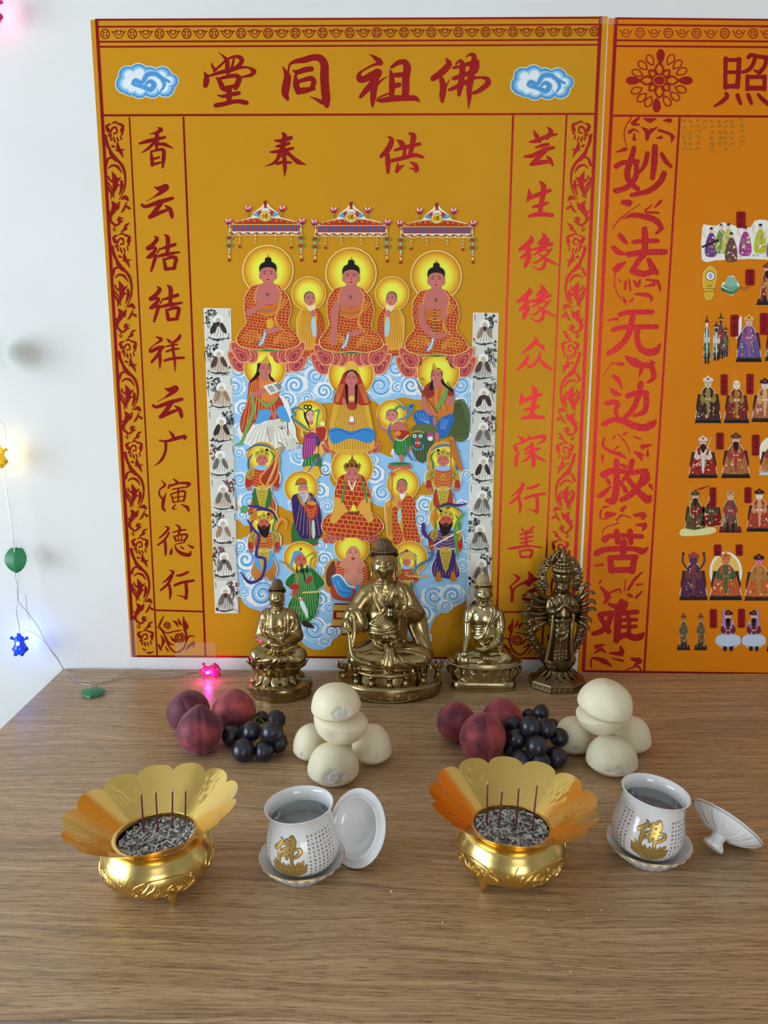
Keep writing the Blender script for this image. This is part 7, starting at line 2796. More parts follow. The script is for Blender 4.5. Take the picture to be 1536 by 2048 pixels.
# ---- the right poster ---------------------------------------------------------------------------
sheet('sheet', [(1217,37),(2130,47),(2005,1358),(1155,1343)], P2, m='sheet2')
I_, J_, K_, H_ = (1160,0,4.085),(1160,400,4.085),(1140,860,3.879),(1420,100,13.24)
a = Art(LAYER)
for pts, w in (([(1232,37),(1166.5,1342)],7),([(1359,234),(1288,1341)],4.6),([(1230,37),(2112,46)],4),([(1230,50),(2112,59)],4),([(1229,81),(2110,88)],4),([(1228,92.5),(2110,99)],4),
               ([(1226,231.5),(2095,237)],4.6),([(1165,1341.5),(1990,1355)],4.5),([(2114,46),(1988,1355)],7),([(1985,238),(1870,1352)],4.6)):
    a.line(pts, w, FO, 0,0)
a.build('border_lines', M['foil'], P2)
a = Art(LAYER)
for i in range(16):
    x, y = 1251.5 + 56.4 * i, 66 + 0.4 * i
    a.line([(x - 14, y - 6),(x - 10, y - 3),(x - 7, y + 4),(x, y + 9),(x + 7, y + 4),(x + 10, y - 3),(x + 14, y - 6)],[1,2.2,1.6,1.8,1.6,2.2,1], FO, 4)
    a.ring(x, y - 2.5,4.2,6, FO, 18,0.85)
    x += 28.2
    a.ring(x, y, 7.6,9.6, FO, 24,1.08)
    a.line([(x - 3.2, y - 3.4),(x + 3.2, y - 3.4),(x + 3.2, y + 3.4),(x - 3.2, y + 3.4),(x - 3.2, y - 3.4)],1.8, FO, 0)
a.build('coin_band', M['foil'], P2)


def petal(a, x, y, L, w, ang, fill):
    u, v = (math.cos(ang), math.sin(ang)),(-math.sin(ang), math.cos(ang))
    pts = [(x + u[0] * L * p + v[0] * w * q, y + u[1] * L * p + v[1] * w * q) for p, q in ((-.5,0),(-.2,.42),(.2,.5),(.45,.25),(.5,0),(.45,-.25),(.2,-.5),(-.2,-.42))]
    if fill:
        a.poly(pts, FO, 3)
    else:
        a.line(pts + pts[:1],2.0, FO, 4,3)


a = Art(LAYER).at(1160,0,1 / 4.085)
cx, cy = 645,660
for ang, r in ((-90,198),(0,215),(90,200),(180,212)):
    A_r = math.radians(ang)
    petal(a, cx + r * math.cos(A_r) - (20 if ang == 90 else 0) + (12 if ang == -90 else 0), cy + r * math.sin(A_r),120,66, A_r, True)
a.at(1160,0,1 / 4.085)
for x, y, ang in ((737,490,-62),(792,530,-45),(826,588,-28),(573,495,-118),(512,538,-138),(468,600,-155),(462,740,160),(505,797,138),(560,830,118),(706,825,60),(770,787,42),(818,730,22)):
    u, v = math.cos(math.radians(ang)), math.sin(math.radians(ang))
    pts = [(x + u * 50 * p - v * 50 * q, y + v * 50 * p + u * 50 * q) for p, q in ((-.95,0),(-.3,.45),(.3,.55),(.8,.3),(.95,0),(.8,-.3),(.3,-.55),(-.3,-.45))]
    a.line(pts + pts[:1],10, FO, 4,3)
for k_ in range(8):
    A_r = k_ * PI / 4
    L = 118 if k_ % 2 == 0 else 100
    x, y = cx + L * 0.85 * math.cos(A_r) * (1.12 if k_ % 4 == 0 else 1), cy + L * 0.85 * math.sin(A_r)
    u, v = math.cos(A_r), math.sin(A_r)
    s_ = 42 if k_ % 2 == 0 else 32
    pts = [(x + u * s_ * p - v * s_ * q, y + v * s_ * p + u * s_ * q) for p, q in ((-.95,.5),(-.3,.8),(.3,.6),(.95,0),(.3,-.6),(-.3,-.8),(-.95,-.5))]
    a.line(pts, 14, FO, 4,3)
a.ring(cx, cy, 54,66, FO, 28,0.86).ell(cx, cy, 42,34, FO)
a.build('rosette', M['foil'], P2)

ZHAO = [[(410,230,120),(400,620,110),(400,1010,110)],[(400,270,110),(770,270,110)],[(765,250,130),(745,650,130),(720,980,130)],[(450,595,100),(700,595,100)],[(400,970,130),(720,960,130)],
        [(1010,200,110),(1080,140,120),(1250,175,110),(1500,210,120)],[(1180,240,110),(1110,420,110),(1000,540,110),(860,590,90)],
        [(1490,230,110),(1450,400,110),(1370,530,110),(1290,610,120)],[(1160,540,50),(1240,580,80),(1290,600,90)],[(985,700,110),(980,1050,110)],[(1000,720,110),(1440,720,110)],
        [(1440,700,110),(1430,1050,110)],[(1000,1015,130),(1430,1015,130)],[(420,1160,100),(440,1240,120),(300,1380,110),(110,1490,60)],[(720,1200,110),(760,1320,110),(805,1430,80)],
        [(1000,1195,110),(1050,1320,110),(1090,1430,80)],[(1270,1190,90),(1400,1330,120),(1560,1450,120)]]
MIAO = [[(440,1210,40),(420,1290,50),(385,1400,50),(400,1480,50),(470,1545,40)],[(295,1360,45),(350,1330,40),(470,1320,40)],[(455,1320,40),(460,1420,45),(420,1500,45),(350,1545,45),(290,1560,45)],
        [(610,1200,50),(605,1330,55),(590,1455,40)],[(550,1255,40),(530,1340,40),(490,1405,25)],[(665,1260,35),(700,1320,40),(740,1360,30)],[(685,1420,50),(650,1490,50),(560,1560,45),(420,1595,35)]]
FA2 = [[(325,290,45),(365,340,40),(390,355,15)],[(270,390,40),(310,425,50),(360,440,30)],[(370,510,15),(320,540,55),(290,570,55)],[(435,345,35),(520,335,40),(630,335,40)],
       [(525,240,50),(530,330,55),(520,440,50),(480,490,45),(430,570,45)],[(395,445,50),(500,430,50),(620,425,50),(690,425,50),(705,410,20)],
       [(415,585,30),(460,590,60),(520,605,50),(600,580,50),(555,595,50)],[(560,490,40),(590,550,55),(625,595,40)]]
WU = [[(325,935,40),(400,918,45),(590,915,40)],[(430,940,50),(410,1050,50),(370,1140,50),(300,1210,50),(235,1250,45)],[(270,1060,40),(360,1040,40),(625,1035,40)],
      [(470,1045,50),(465,1130,45),(490,1210,50),(560,1245,60),(620,1230,60),(655,1175,14)]]
BIAN = [[(255,1550,30),(290,1580,50),(330,1590,20)],[(215,1660,40),(280,1650,45),(310,1670,40),(290,1720,35),(310,1780,30)],[(190,1830,40),(270,1795,45),(350,1805,50),(430,1840,60),(520,1860,60),(590,1830,60),(615,1800,20)],
        [(390,1600,50),(450,1580,45),(540,1575,45)],[(535,1585,45),(540,1660,45),(520,1730,45),(440,1760,26)],[(495,1500,50),(470,1620,45),(420,1720,45),(340,1800,35)]]
JIU = [[(260,345,60),(330,315,50),(420,320,40)],[(360,240,45),(360,350,50),(355,480,55),(330,550,60),(290,545,40)],[(290,385,30),(300,410,30)],[(430,285,30),(400,270,25)],[(310,440,25),(260,490,40),(225,510,35)],
       [(390,400,25),(430,470,40)],[(480,240,45),(460,320,40),(410,390,30)],[(450,335,40),(590,315,40)],[(580,330,50),(540,420,50),(470,500,50),(400,540,40)],[(450,380,40),(520,470,45),(600,540,66),(625,510,20)]]
KU = [[(265,850,50),(330,820,40),(555,825,40)],[(360,785,45),(370,870,45)],[(465,785,45),(470,870,45)],[(205,955,50),(280,925,45),(480,920,40),(560,940,55),(600,915,20)],[(415,870,55),(410,960,50)],
      [(310,990,45),(320,1090,50)],[(310,990,40),(510,985,45)],[(500,990,50),(480,1095,50)],[(320,1085,45),(480,1085,50)]]
NAN = [[(235,1435,50),(290,1420,40),(330,1420,40)],[(320,1430,45),(290,1510,45),(240,1560,45),(180,1580,35)],[(240,1460,40),(300,1560,45)],[(400,1330,45),(370,1370,45),(300,1350,25)],
       [(375,1370,60),(370,1500,60),(360,1630,50)],[(400,1420,38),(520,1410,38)],[(400,1475,30),(515,1470,30)],[(400,1525,30),(510,1522,30)],[(370,1610,50),(430,1590,45),(500,1610,55),(545,1600,55),(570,1575,20)],
       [(430,1345,46),(420,1400,36),(455,1460,30),(455,1590,35)]]
for cr_, st_ in ((H_, ZHAO),(I_, MIAO),(J_, FA2),(J_, WU),(J_, BIAN),(K_, JIU),(K_, KU),(K_, NAN)):
    ch(P2, cr_, st_)

ORN = {I_: [[(420,960,8),(370,1040,8),(360,1120,8),(380,1200,6)],[(480,965,16),(430,1010,30),(480,1020,14)],[(520,968,10),(570,985,36),(620,970,10)],[(500,1040,6),(550,1080,45),(545,1140,24)],
            [(630,1040,8),(580,1070,30)],[(640,1065,20),(720,1090,20),(755,1120,28),(745,1160,10)],[(400,1080,26),(440,1060,16),(480,1080,8)],[(440,1090,8),(440,1140,25)],[(620,1130,8),(660,1125,25)],
            [(680,985,8),(730,985,35)],[(290,1245,8),(370,1220,30)]],
       J_: [[(485,35,6),(330,150,10),(265,235,8)],[(352,20,36),(400,25,50)],[(610,60,14),(660,10,24)],[(345,155,6),(430,125,36),(540,140,45),(620,170,45),(660,230,36),(620,275,18)],
            [(590,40,8),(530,95,18),(640,105,16)],[(285,600,8),(280,700,8),(320,790,8),(385,865,5)],[(315,650,14),(330,665,10)],[(370,670,22),(365,730,18)],[(400,650,12),(410,740,16)],
            [(440,660,18),(470,700,36),(490,650,12)],[(540,650,15),(630,670,28),(655,740,16)],[(520,710,6),(600,690,28)],[(450,770,18),(540,775,32),(585,800,22),(575,830,10)],[(350,790,8),(370,830,22)],
            [(400,840,8),(430,810,18)],[(220,985,8),(300,970,26)],[(190,1430,6),(265,1320,8)],[(260,1335,8),(345,1340,28)],
            [(375,1280,20),(430,1320,64),(500,1350,46),(580,1360,42),(600,1450,36),(550,1490,18)],[(480,1440,12),(500,1390,28)],[(570,1310,12),(600,1330,26)],[(275,1440,26),(310,1470,36),(345,1545,6)]],
       K_: [[(330,65,10),(345,50,16)],[(370,30,8),(430,100,9),(465,180,6)],[(265,60,14),(255,120,18),(310,165,22),(390,190,28),(440,225,6)],[(330,160,8),(370,130,14)],[(415,35,18),(440,20,12)],[(495,50,12),(545,70,12)],
            [(500,170,18),(545,200,38),(555,240,6)],[(560,130,34),(630,115,14)],[(600,150,10),(600,200,20)],[(250,200,22),(250,255,5)],[(570,430,14),(600,380,38),(610,330,12)],[(620,430,28),(640,460,10)],
            [(260,600,20),(300,590,12)],[(240,620,14),(235,680,14),(290,690,8)],[(290,660,46),(350,650,18)],[(400,620,28),(430,590,18)],[(360,700,12),(400,660,14),(470,680,8)],[(500,660,22),(570,660,42),(560,690,18)],
            [(510,735,12),(580,740,42),(560,780,10)],[(250,825,6),(270,760,8),(380,720,10)],[(190,1050,14),(255,1045,18)],[(225,1190,12),(240,1165,12)],[(240,1220,18),(290,1290,46),(260,1350,8)],
            [(310,1260,18),(380,1235,16),(390,1260,12)],[(430,1160,8),(420,1250,8)],[(560,1100,10),(500,1160,24),(450,1240,18)],[(520,1200,18),(560,1195,12)],[(460,1280,28),(480,1290,18)],[(510,1300,18),(560,1250,12)],
            [(200,1680,28),(260,1665,14)],[(190,1730,10),(240,1700,28),(280,1730,8)],[(310,1730,16),(400,1730,38),(390,1680,18)],[(165,1840,12),(170,1770,14),(260,1790,38),(320,1830,12)],[(330,1770,12),(410,1790,18)],
            [(480,1775,24),(540,1790,38),(500,1820,12)],[(430,1862,8),(520,1830,14),(550,1862,12)]]}
for (ox, oy, s), sts in ORN.items():
    rn = random.Random(int(s * 100) + oy)
    clusters, last = [],-999
    for st_ in sorted(sts, key=lambda q: sum(p[1] for p in q) / len(q)):
        my = sum(p[1] for p in st_) / len(st_)
        if my - last > 46:
            clusters.append([])
        clusters[-1].append(st_)
        last = my
    for cl in clusters:
        a = Art(LAYER).at(ox, oy, 1 / s)
        for st_ in cl:
            a.line([(x, y) for x, y, w in st_],[w * 1.15 for x, y, w in st_], FO, 4,3)
            for x, y, w in st_:                                  # little saw-tooth leaf edges
                if w > 24:
                    for q in range(4):
                        an = rn.uniform(0,2 * PI)
                        a.line([(x, y),(x + w * 0.85 * math.cos(an), y + w * 0.85 * math.sin(an))],[w * 0.4,2], FO, 0,0)
        a.build('leaf_scroll_ornament', M['foil'], P2)

# pencil notes in the top corner: columns of small hand-written marks
a = Art(LAYER)
rn = random.Random(77)
for c_, (x, n0, n1) in enumerate(((850,970,1225),(900,975,1230),(962,970,1220),(1015,980,1030),(1075,980,1220),(1135,975,1200),(1185,980,1220),(1240,980,1200),(1315,970,1190))):
    y = n0
    while y < n1:
        for q in range(6):
            u, v = rn.uniform(-17,17), rn.uniform(-14,14)
            horiz = rn.random() < 0.6
            dx, dy = (rn.uniform(8,16), rn.uniform(-3,1)) if horiz else (rn.uniform(-4,4), rn.uniform(9,15))
            p0 = ((x + u - dx / 2) / 4.085 + 1160,(y + 14 + v - dy / 2) / 4.085)
            p1 = ((x + u + dx / 2) / 4.085 + 1160,(y + 14 + v + dy / 2) / 4.085)
            a.line([p0, p1],0.9, FO, 0,0)
        y += 46
a.build('pencil_notes', M['pencil'], P2)

# ---- pasted cut-out pictures -----------------------------------------------------------------
_rn = random.Random(42)


def tag_strip(x, y, w, h, txt):
    a = Art(LAYER + 0.0009)
    a.poly([(x - w / 2, y - h / 2 + 2),(x - w / 2 + 2, y - h / 2),(x + w / 2 - 2, y - h / 2),(x + w / 2, y - h / 2 + 2),(x + w / 2, y + h / 2 - 2),(x + w / 2 - 2, y + h / 2),(x - w / 2 + 2, y + h / 2),(x - w / 2, y + h / 2 - 2)], pc(140,16,26))
    n = len(txt)
    for i, c_ in enumerate(txt):
        yy = y - h / 2 + h * (i + 0.5) / n
        if c_ == '*':                                         # not readable in the photograph: a few ink strokes
            for q in range(4):
                u, v = _rn.uniform(-2.5,2.5), _rn.uniform(-3,3)
                a.line([(x + u - 2.5, yy + v),(x + u + 2.5, yy + v - 0.5)],0.9, pc(50,10,14),0,0)
            a.line([(x, yy - 4),(x, yy + 4)],0.9, pc(50,10,14),0,0)
        else:
            a.glyph(c_, x, yy, min(w * 0.62, h / n * 0.8), pc(45,8,12),0.01)
    a.build('red_name_slip', M['print'], P2)


def deity(x0, x1, y0, y1, c1, c2, skin=(214,170,150), base=(30,24,24), hat=(200,160,60), beard=None, halo=None, stand=False, extra=None, accents=None):
    """cut-out picture of an idol on its plinth"""
    a = Art(LAYER + 0.00045)
    w, h, cx = x1 - x0, y1 - y0,(x0 + x1) / 2
    X = lambda u: cx + u * w / 2
    Yv = lambda v: y0 + v * h
    P = lambda pts: [(X(u), Yv(v)) for u, v in pts]
    hd = min(w * 0.15, h * 0.085)
    hy = y0 + h * 0.17
    wd = 0.62 if stand else 0.86
    body = P([(-.20,.26),(-.48,.36),(-wd * .8,.56),(-wd, .80),(-wd * .9,.90),(wd * .9,.90),(wd, .80),(wd * .8,.56),(.48,.36),(.20,.26)])
    out = [(cx - hd * 1.5, y0),(cx + hd * 1.5, y0)] + [(X(u), Yv(v)) for u, v in ((.56,.33),(.95,.58),(1.03,.86),(1.03,1.01),(-1.03,1.01),(-1.03,.86),(-.95,.58),(-.56,.33))]
    if halo:
        a.ell(cx, y0 + h * .42, w * .5, h * .42, pc(250,245,225)).ell(cx, y0 + h * .42, w * .43, h * .36, pc(*halo))
    a.poly([(cx + (px - cx) * 1.06, py + (py - (y0 + h * .6)) * 0.03) for px, py in body], pc(240,225,200),3)
    if base:
        a.poly(P([(-.86,.86),(.86,.86),(1.0,1.0),(-1.0,1.0)]), pc(*base))
        a.line(P([(-.9,.92),(.9,.92)]),0.9, pc(110,90,60),0,0)
    if not stand:
        a.poly(P([(-.78,.45),(-.62,.40),(.62,.40),(.78,.45),(.80,.88),(-.80,.88)]), pc(58,36,34),2)
    a.poly(body, pc(*c1),3)
    acc = [pc(*c2), pc(225,175,80), pc(*c1,0.55), pc(235,215,190)] + [pc(*q) for q in (accents or [])]
    for i in range(46):
        v = _rn.uniform(.32,.88)
        lim = wd * min(1,(v - .2) * 1.7)
        u = _rn.uniform(-lim, lim) * .9
        p = (X(u), Yv(v))
        if inside(p, body):
            a.ell(*p, _rn.uniform(.8,3.2), _rn.uniform(.7,2.4), _rn.choice(acc), _rn.uniform(0,3),7)
    a.folds(body, acc[2],7,0.9)
    a.poly(P([(-.16,.30),(.16,.30),(.12,.60),(.06,.86),(-.06,.86),(-.12,.60)]), acc[0],3)
    for sg in (-1,1):
        a.poly(P([(sg * .40,.34),(sg * .62,.50),(sg * .40,.58),(sg * .10,.52),(sg * .12,.46),(sg * .34,.46)]), pc(*c2,0.9),3)
        a.ell(X(sg * .12), Yv(.50), hd * .32, hd * .28, pc(*skin), n=8)
    if stand:
        for sg in (-1,1):
            a.poly(P([(sg * .10,.80),(sg * .34,.80),(sg * .40,.98),(sg * .12,.98)]), pc(40,32,36),2)
    if beard:
        a.poly([(cx - hd * .8, hy + hd * .3),(cx + hd * .8, hy + hd * .3),(cx + hd * .5, hy + hd * 2.2),(cx, hy + hd * 2.9),(cx - hd * .5, hy + hd * 2.2)], pc(*beard),3)
    face2d(a, cx, hy, hd, hd * 1.22, pc(*skin), None, _rn.uniform(-.3,.3), ears=False)
    if beard:
        a.poly([(cx - hd * .6, hy + hd * .55),(cx + hd * .6, hy + hd * .55),(cx + hd * .4, hy + hd * 1.6),(cx - hd * .4, hy + hd * 1.6)], pc(*beard),2)
    if hat:
        a.poly([(cx - hd * 1.15, hy - hd * .45),(cx - hd * 1.2, hy - hd * 1.2),(cx - hd * .4, hy - hd * 1.55),(cx, y0),(cx + hd * .4, hy - hd * 1.55),(cx + hd * 1.2, hy - hd * 1.2),(cx + hd * 1.15, hy - hd * .45)], pc(*hat),2)
        a.ell(cx, hy - hd * 1.05, hd * .35, hd * .3, pc(190,50,50), n=8)
    if extra:
        extra(a, X, Yv)
    a.build('cutout_idol_picture', M['print'], P2)


def group_ladies():
    a = Art(LAYER + 0.00045)
    a.poly([(1403,520),(1404,455),(1412,450),(1432,452),(1445,445),(1470,452),(1500,455),(1508,442),(1530,440),(1560,450),(1600,455),(1606,516),(1500,518),(1430,521)], pc(238,236,226),2)
    cols = [(110,60,130),(120,150,70),(200,190,90),(110,70,60),(170,60,140),(190,190,60),(150,90,160),(90,140,110)]
    for i, (x, y) in enumerate(((1422,462),(1442,455),(1456,454),(1462,472),(1490,460),(1520,455),(1545,465),(1572,460))):
        b_ = [(x - 4, y + 5),(x - 12, y + 28),(x - 11, y + 50),(x + 10, y + 50),(x + 11, y + 26),(x + 4, y + 5)]
        a.poly(b_, pc(*cols[i]),3)
        for q in range(12):
            a.ell(x + _rn.uniform(-9,9), y + _rn.uniform(12,48), _rn.uniform(1,3), _rn.uniform(1,4), pc(*_rn.choice([(235,235,225),(200,200,120),(120,140,90),(190,120,140),(110,60,80)])), _rn.uniform(0,3),7)
        a.line([(x - 10, y + 14),(x - 16, y + 4),(x - 12, y - 6)],[2,3,1], pc(225,210,180),3)
        face2d(a, x, y, 3.4,4.4, pc(235,205,190), pc(40,30,30),0.3, ears=False)
        a.ell(x, y - 5,3.4,2.6, pc(38,28,28), n=9)
    a.line([(1404,494),(1435,481)],4.0, pc(60,30,26),0)
    for q in range(26):
        a.ell(_rn.uniform(1408,1596), _rn.uniform(504,515), _rn.uniform(1,3), _rn.uniform(.8,2), pc(*_rn.choice([(205,210,200),(160,170,150),(225,205,170)])),0,7)
    a.build('cutout_idol_picture', M['print'], P2)


group_ladies()
a = Art(LAYER + 0.00045)                                    # gilt command plaque
pl = [(1407,548),(1411,541),(1420,533),(1429,540),(1432,548),(1428,575),(1424,580),(1427,586),(1422,597),(1413,598),(1409,588),(1411,580),(1407,574)]
a.poly([(1420 + (x - 1420) * 1.08,566 + (y - 566) * 1.03) for x, y in pl], pc(240,225,170),2).poly(pl, pc(214,176,46),2)
a.ell(1420,552,9.5,9.5, pc(30,30,70)).ell(1420,552,8.3,8.3, pc(238,240,245))
a.glyph('令', 1420,552,11, pc(20,25,60),0.01)
a.line([(1409,577),(1429,577)],1.2, pc(120,90,30),0).line([(1409,583),(1427,583)],1.2, pc(120,90,30),0)
for x in (1416,1421):
    a.ell(x, 572,1.4,1.4, pc(60,40,20), n=8)
a.build('cutout_plaque_picture', M['print'], P2)
a = Art(LAYER + 0.00045)                                    # jade seal with tassel
a.line([(1472,570),(1488,578),(1500,572)],[3,6,2], pc(190,90,30),3).line([(1488,578),(1495,581)],[4,1], pc(200,110,50),0)
a.poly([(1440,580),(1444,566),(1452,562),(1455,553),(1466,551),(1473,560),(1479,572),(1464,592)], pc(240,235,215))
a.poly([(1443,572),(1462,563),(1477,573),(1462,584)], pc(110,160,130)).poly([(1449,568),(1453,556),(1465,553),(1474,562),(1470,572),(1460,574)], pc(140,180,160),2)
a.poly([(1441,574),(1462,584),(1463,590),(1441,581)], pc(50,110,60)).poly([(1462,584),(1478,573),(1477,580),(1463,590)], pc(76,130,90))
a.build('cutout_seal_picture', M['print'], P2)

deity(1512,1556,524,610,(140,60,45),(190,120,70), base=(40,28,26), stand=True, beard=(40,30,28), hat=(120,60,40))
for x0, x1, y0, c1, c2 in ((1402,1424,629,(70,100,60),(200,205,190)),(1420,1444,641,(110,130,80),(215,215,200)),(1430,1452,623,(60,90,70),(150,50,60)),(1441,1460,650,(150,40,50),(70,100,70))):
    deity(x0, x1, y0,728 - (x0 - 1402) * .35, c1, c2, base=None, hat=(30,40,36), beard=(235,232,225) if x0 == 1402 else (40,34,32), stand=True, accents=[(120,150,160),(235,235,230)])


def streamer(a, X, Yv):
    a.poly([(X(-.75), Yv(.10)),(X(-.55), Yv(.08)),(X(-.60), Yv(.38)),(X(-.95), Yv(.52)),(X(-1.0), Yv(.44))], pc(235,230,232),3)


deity(1471,1523,627,724,(104,86,150),(150,90,140), hat=(215,180,80), extra=streamer, accents=[(90,120,70),(230,220,150)])
deity(1529,1575,634,722,(150,110,60),(120,70,50), hat=(190,150,80))
deity(1389,1442,750,846,(70,40,44),(150,130,60), hat=(215,210,190), skin=(200,180,150))
deity(1447,1498,754,846,(130,44,36),(170,120,60), hat=None, skin=(232,215,190), accents=[(220,200,110),(80,30,30)])
deity(1502,1556,755,844,(176,100,80),(215,170,110), hat=(50,34,30), skin=(235,205,190), base=(44,30,26))


def sword(a, X, Yv):
    a.line([(X(.55), Yv(.05)),(X(.15), Yv(.45))],[1.4,2.4], pc(225,200,120),0)


deity(1376,1435,870,956,(160,36,36),(215,205,195), beard=(30,26,26), hat=(215,205,190), extra=sword)
deity(1442,1500,864,956,(176,110,60),(165,60,44), beard=(34,28,26), hat=(90,60,40))
deity(1517,1575,872,950,(190,120,70),(150,60,50), hat=None, halo=(240,230,190), base=(200,205,215))


def spear(a, X, Yv):
    a.line([(X(-.5), Yv(-.06)),(X(-.45), Yv(.6))],1.6, pc(190,180,130),0)
    a.line([(X(.1), Yv(.02)),(X(.6), Yv(-.02)),(X(1.3), Yv(-.08))],[1.5,4,1], pc(150,40,40),3)


def cloudfoot(a, X, Yv):
    a.poly([(X(-1.2), Yv(.90)),(X(-.2), Yv(.93)),(X(1.5), Yv(.86)),(X(1.9), Yv(.96)),(X(.9), Yv(1.04)),(X(-1.3), Yv(1.06))], pc(222,215,150),3)


deity(1400,1444,985,1058,(130,24,30),(70,76,44), base=None, hat=None, beard=(40,30,26))
deity(1368,1412,978,1066,(84,88,50),(130,28,34), base=None, stand=False, hat=(70,74,48), beard=(40,30,26), extra=lambda a, X, Yv: (spear(a, X, Yv), cloudfoot(a, X, Yv)))
deity(1437,1483,977,1065,(90,84,74),(150,60,50), base=(90,26,26), hat=(190,150,80), stand=True, accents=[(160,120,170)])
deity(1492,1544,976,1063,(176,66,40),(215,150,110), base=(36,26,24), hat=(46,34,32), skin=(238,215,190), accents=[(150,110,160)])


def spikes(a, X, Yv):
    for sg in (-1,1):
        a.line([(X(sg * .45), Yv(.36)),(X(sg * .75), Yv(.22)),(X(sg * .72), Yv(.06))],[3,3.4,3], pc(60,50,66),3)
        a.ell(X(sg * .72), Yv(.05),3,3, pc(46,40,50), n=8)


deity(1358,1415,1102,1200,(84,44,74),(120,60,60), base=(44,28,30), hat=(150,60,70), skin=(70,56,80), extra=spikes, accents=[(110,90,140)])
deity(1418,1484,1103,1200,(190,90,50),(70,100,60), base=(30,26,26), hat=(200,120,50), halo=(232,190,90), skin=(200,120,80))
deity(1488,1546,1106,1201,(200,104,50),(170,130,60), base=(60,34,28), hat=(46,34,32), skin=(210,120,130), accents=[(200,60,60)])
for x0, x1 in ((1353,1380),(1388,1414)):
    deity(x0, x1,1223,1300,(150,96,60),(84,92,66), base=(46,36,30), hat=(80,70,50), stand=True, skin=(170,110,80))


def arms_up(sg):
    def f(a, X, Yv):
        a.line([(X(sg * -.4), Yv(.38)),(X(sg * -.35), Yv(.18)),(X(sg * -.32), Yv(0))],[4,5,4], pc(170,130,180),3)
        a.poly([(X(-.8), Yv(.62)),(X(.8), Yv(.62)),(X(1.0), Yv(.82)),(X(.3), Yv(.88)),(X(-.3), Yv(.88)),(X(-1.0), Yv(.82))], pc(190,205,225),3)
    return f


deity(1431,1480,1218,1302,(170,140,190),(110,40,60), base=None, hat=(40,36,40), beard=(30,26,28), stand=True, extra=arms_up(1))
deity(1484,1530,1218,1302,(170,140,190),(110,40,60), base=None, hat=(40,36,40), beard=(30,26,28), stand=True, extra=arms_up(-1))
deity(1532,1572,1222,1302,(150,110,70),(84,92,66), base=(46,36,30), hat=(80,70,50), stand=True)
for x, y, w, h, t in ((1481,440,18,33, '**'),(1499,555,18,32, '***'),(1468,651.5,16,44, '*太*'),(1527,648,16,44, '**'),(1447.5,769.5,14,42, '*世**'),(1499,768,14,41, '***'),(1439,882,15,34, '张天师'),
                      (1510.5,890,15,42, '大***'),(1425,994.5,13,40, '**天*'),(1495,990,14,32, '二郎*'),(1434.5,1100,15,23, '火神'),(1477.5,1100,14,23, '水神'),(1426,1236.5,14,38, '***'),(1482,1236,14,38, '天*大*')):
    tag_strip(x, y, w, h, t)
# extra columns just past the edge of the photograph are left plain

# ------------------------------------------------------------------ string of little lights on the left
M['wire'] = mat('thin_silver_wire', (0.55,0.54,0.52),0.3,0.8)
M['leafp'] = mat('green_plastic_leaf', (0.03,0.27,0.10),0.35, spec=0.5, Transmission_Weight=0.35)
M['blue'] = mat('blue_clear_plastic', (0.02,0.12,0.75),0.12, Transmission_Weight=0.55)
M['pink'] = mat('pink_clear_plastic', (0.85,0.03,0.38),0.12, Transmission_Weight=0.55)
M['yellow'] = mat('yellow_clear_plastic', (0.85,0.65,0.05),0.12, Transmission_Weight=0.55)


def glow(name, col, strength):
    m = mat(name, (0.8,0.8,0.8),0.4)
    b = m.node_tree.nodes['Principled BSDF']
    b.inputs['Emission Color'].default_value = (*col, 1)
    b.inputs['Emission Strength'].default_value = strength
    return m


LS = empty('string_lights', atZ(186,1384), 'silver wire string of small leaf and animal lamps hanging in the left corner', 'string lights')
LSP = Vector(LS.location)


def hang(px, py, X=None, Y=None):
    p = atX(px, py, X) if X is not None else atY(px, py, Y)
    return Vector(p) - LSP


def H(px, py, x=None):
    return hang(px, py, Y=-0.034 + (0 if x is None else 0.0))


wires = MB()
w1 = [H(-30,800), H(2,842), H(11,868), H(8,915), H(9,945), H(12,985), H(20,1035), H(26,1085), H(30,1110), H(30,1145), H(36,1185), H(33,1225), H(38,1250), H(40,1268)]
w2 = [H(8,925), H(12,975), H(22,1040), H(28,1090), H(36,1150), H(37,1200,0.012), H(58,1228,0.013), H(75,1252,0.014), H(98,1295,0.016), H(116,1320,0.018)]
w3 = [H(36,1150), H(34,1180), H(37,1205), H(50,1190,0.012), H(55,1225,0.012), H(60,1240,0.012)]
w4 = [H(40,1268), H(46,1262), H(58,1262), H(80,1275,0.012), H(100,1296,0.016)]
tb = lambda px, py, z=0.0012: Vector(atZ(px, py, TZ + z)) - LSP
w5 = [H(98,1295,0.016), H(116,1318,0.018), tb(128,1340,0.006), tb(150,1358), tb(178,1364), tb(186,1368)]
w6 = [H(116,1320,0.018), tb(134,1346,0.003), tb(160,1366), tb(182,1370)]
w7 = [tb(186,1368), tb(215,1364), tb(240,1352,0.004), tb(256,1340,0.006), tb(276,1337,0.007), tb(300,1342,0.003), tb(330,1346), tb(365,1350), tb(375,1346), tb(396,1343)]
w8 = [tb(188,1368), tb(225,1360), tb(265,1352), tb(300,1345,0.003), tb(335,1352), tb(360,1351), tb(378,1344), tb(396,1343)]
for w in (w1, w2, w3, w4, w5, w6, w7, w8):
    wires.tube(w, 0.00055,6, smooth=5)
wires.build('wire', M['wire'], LS)


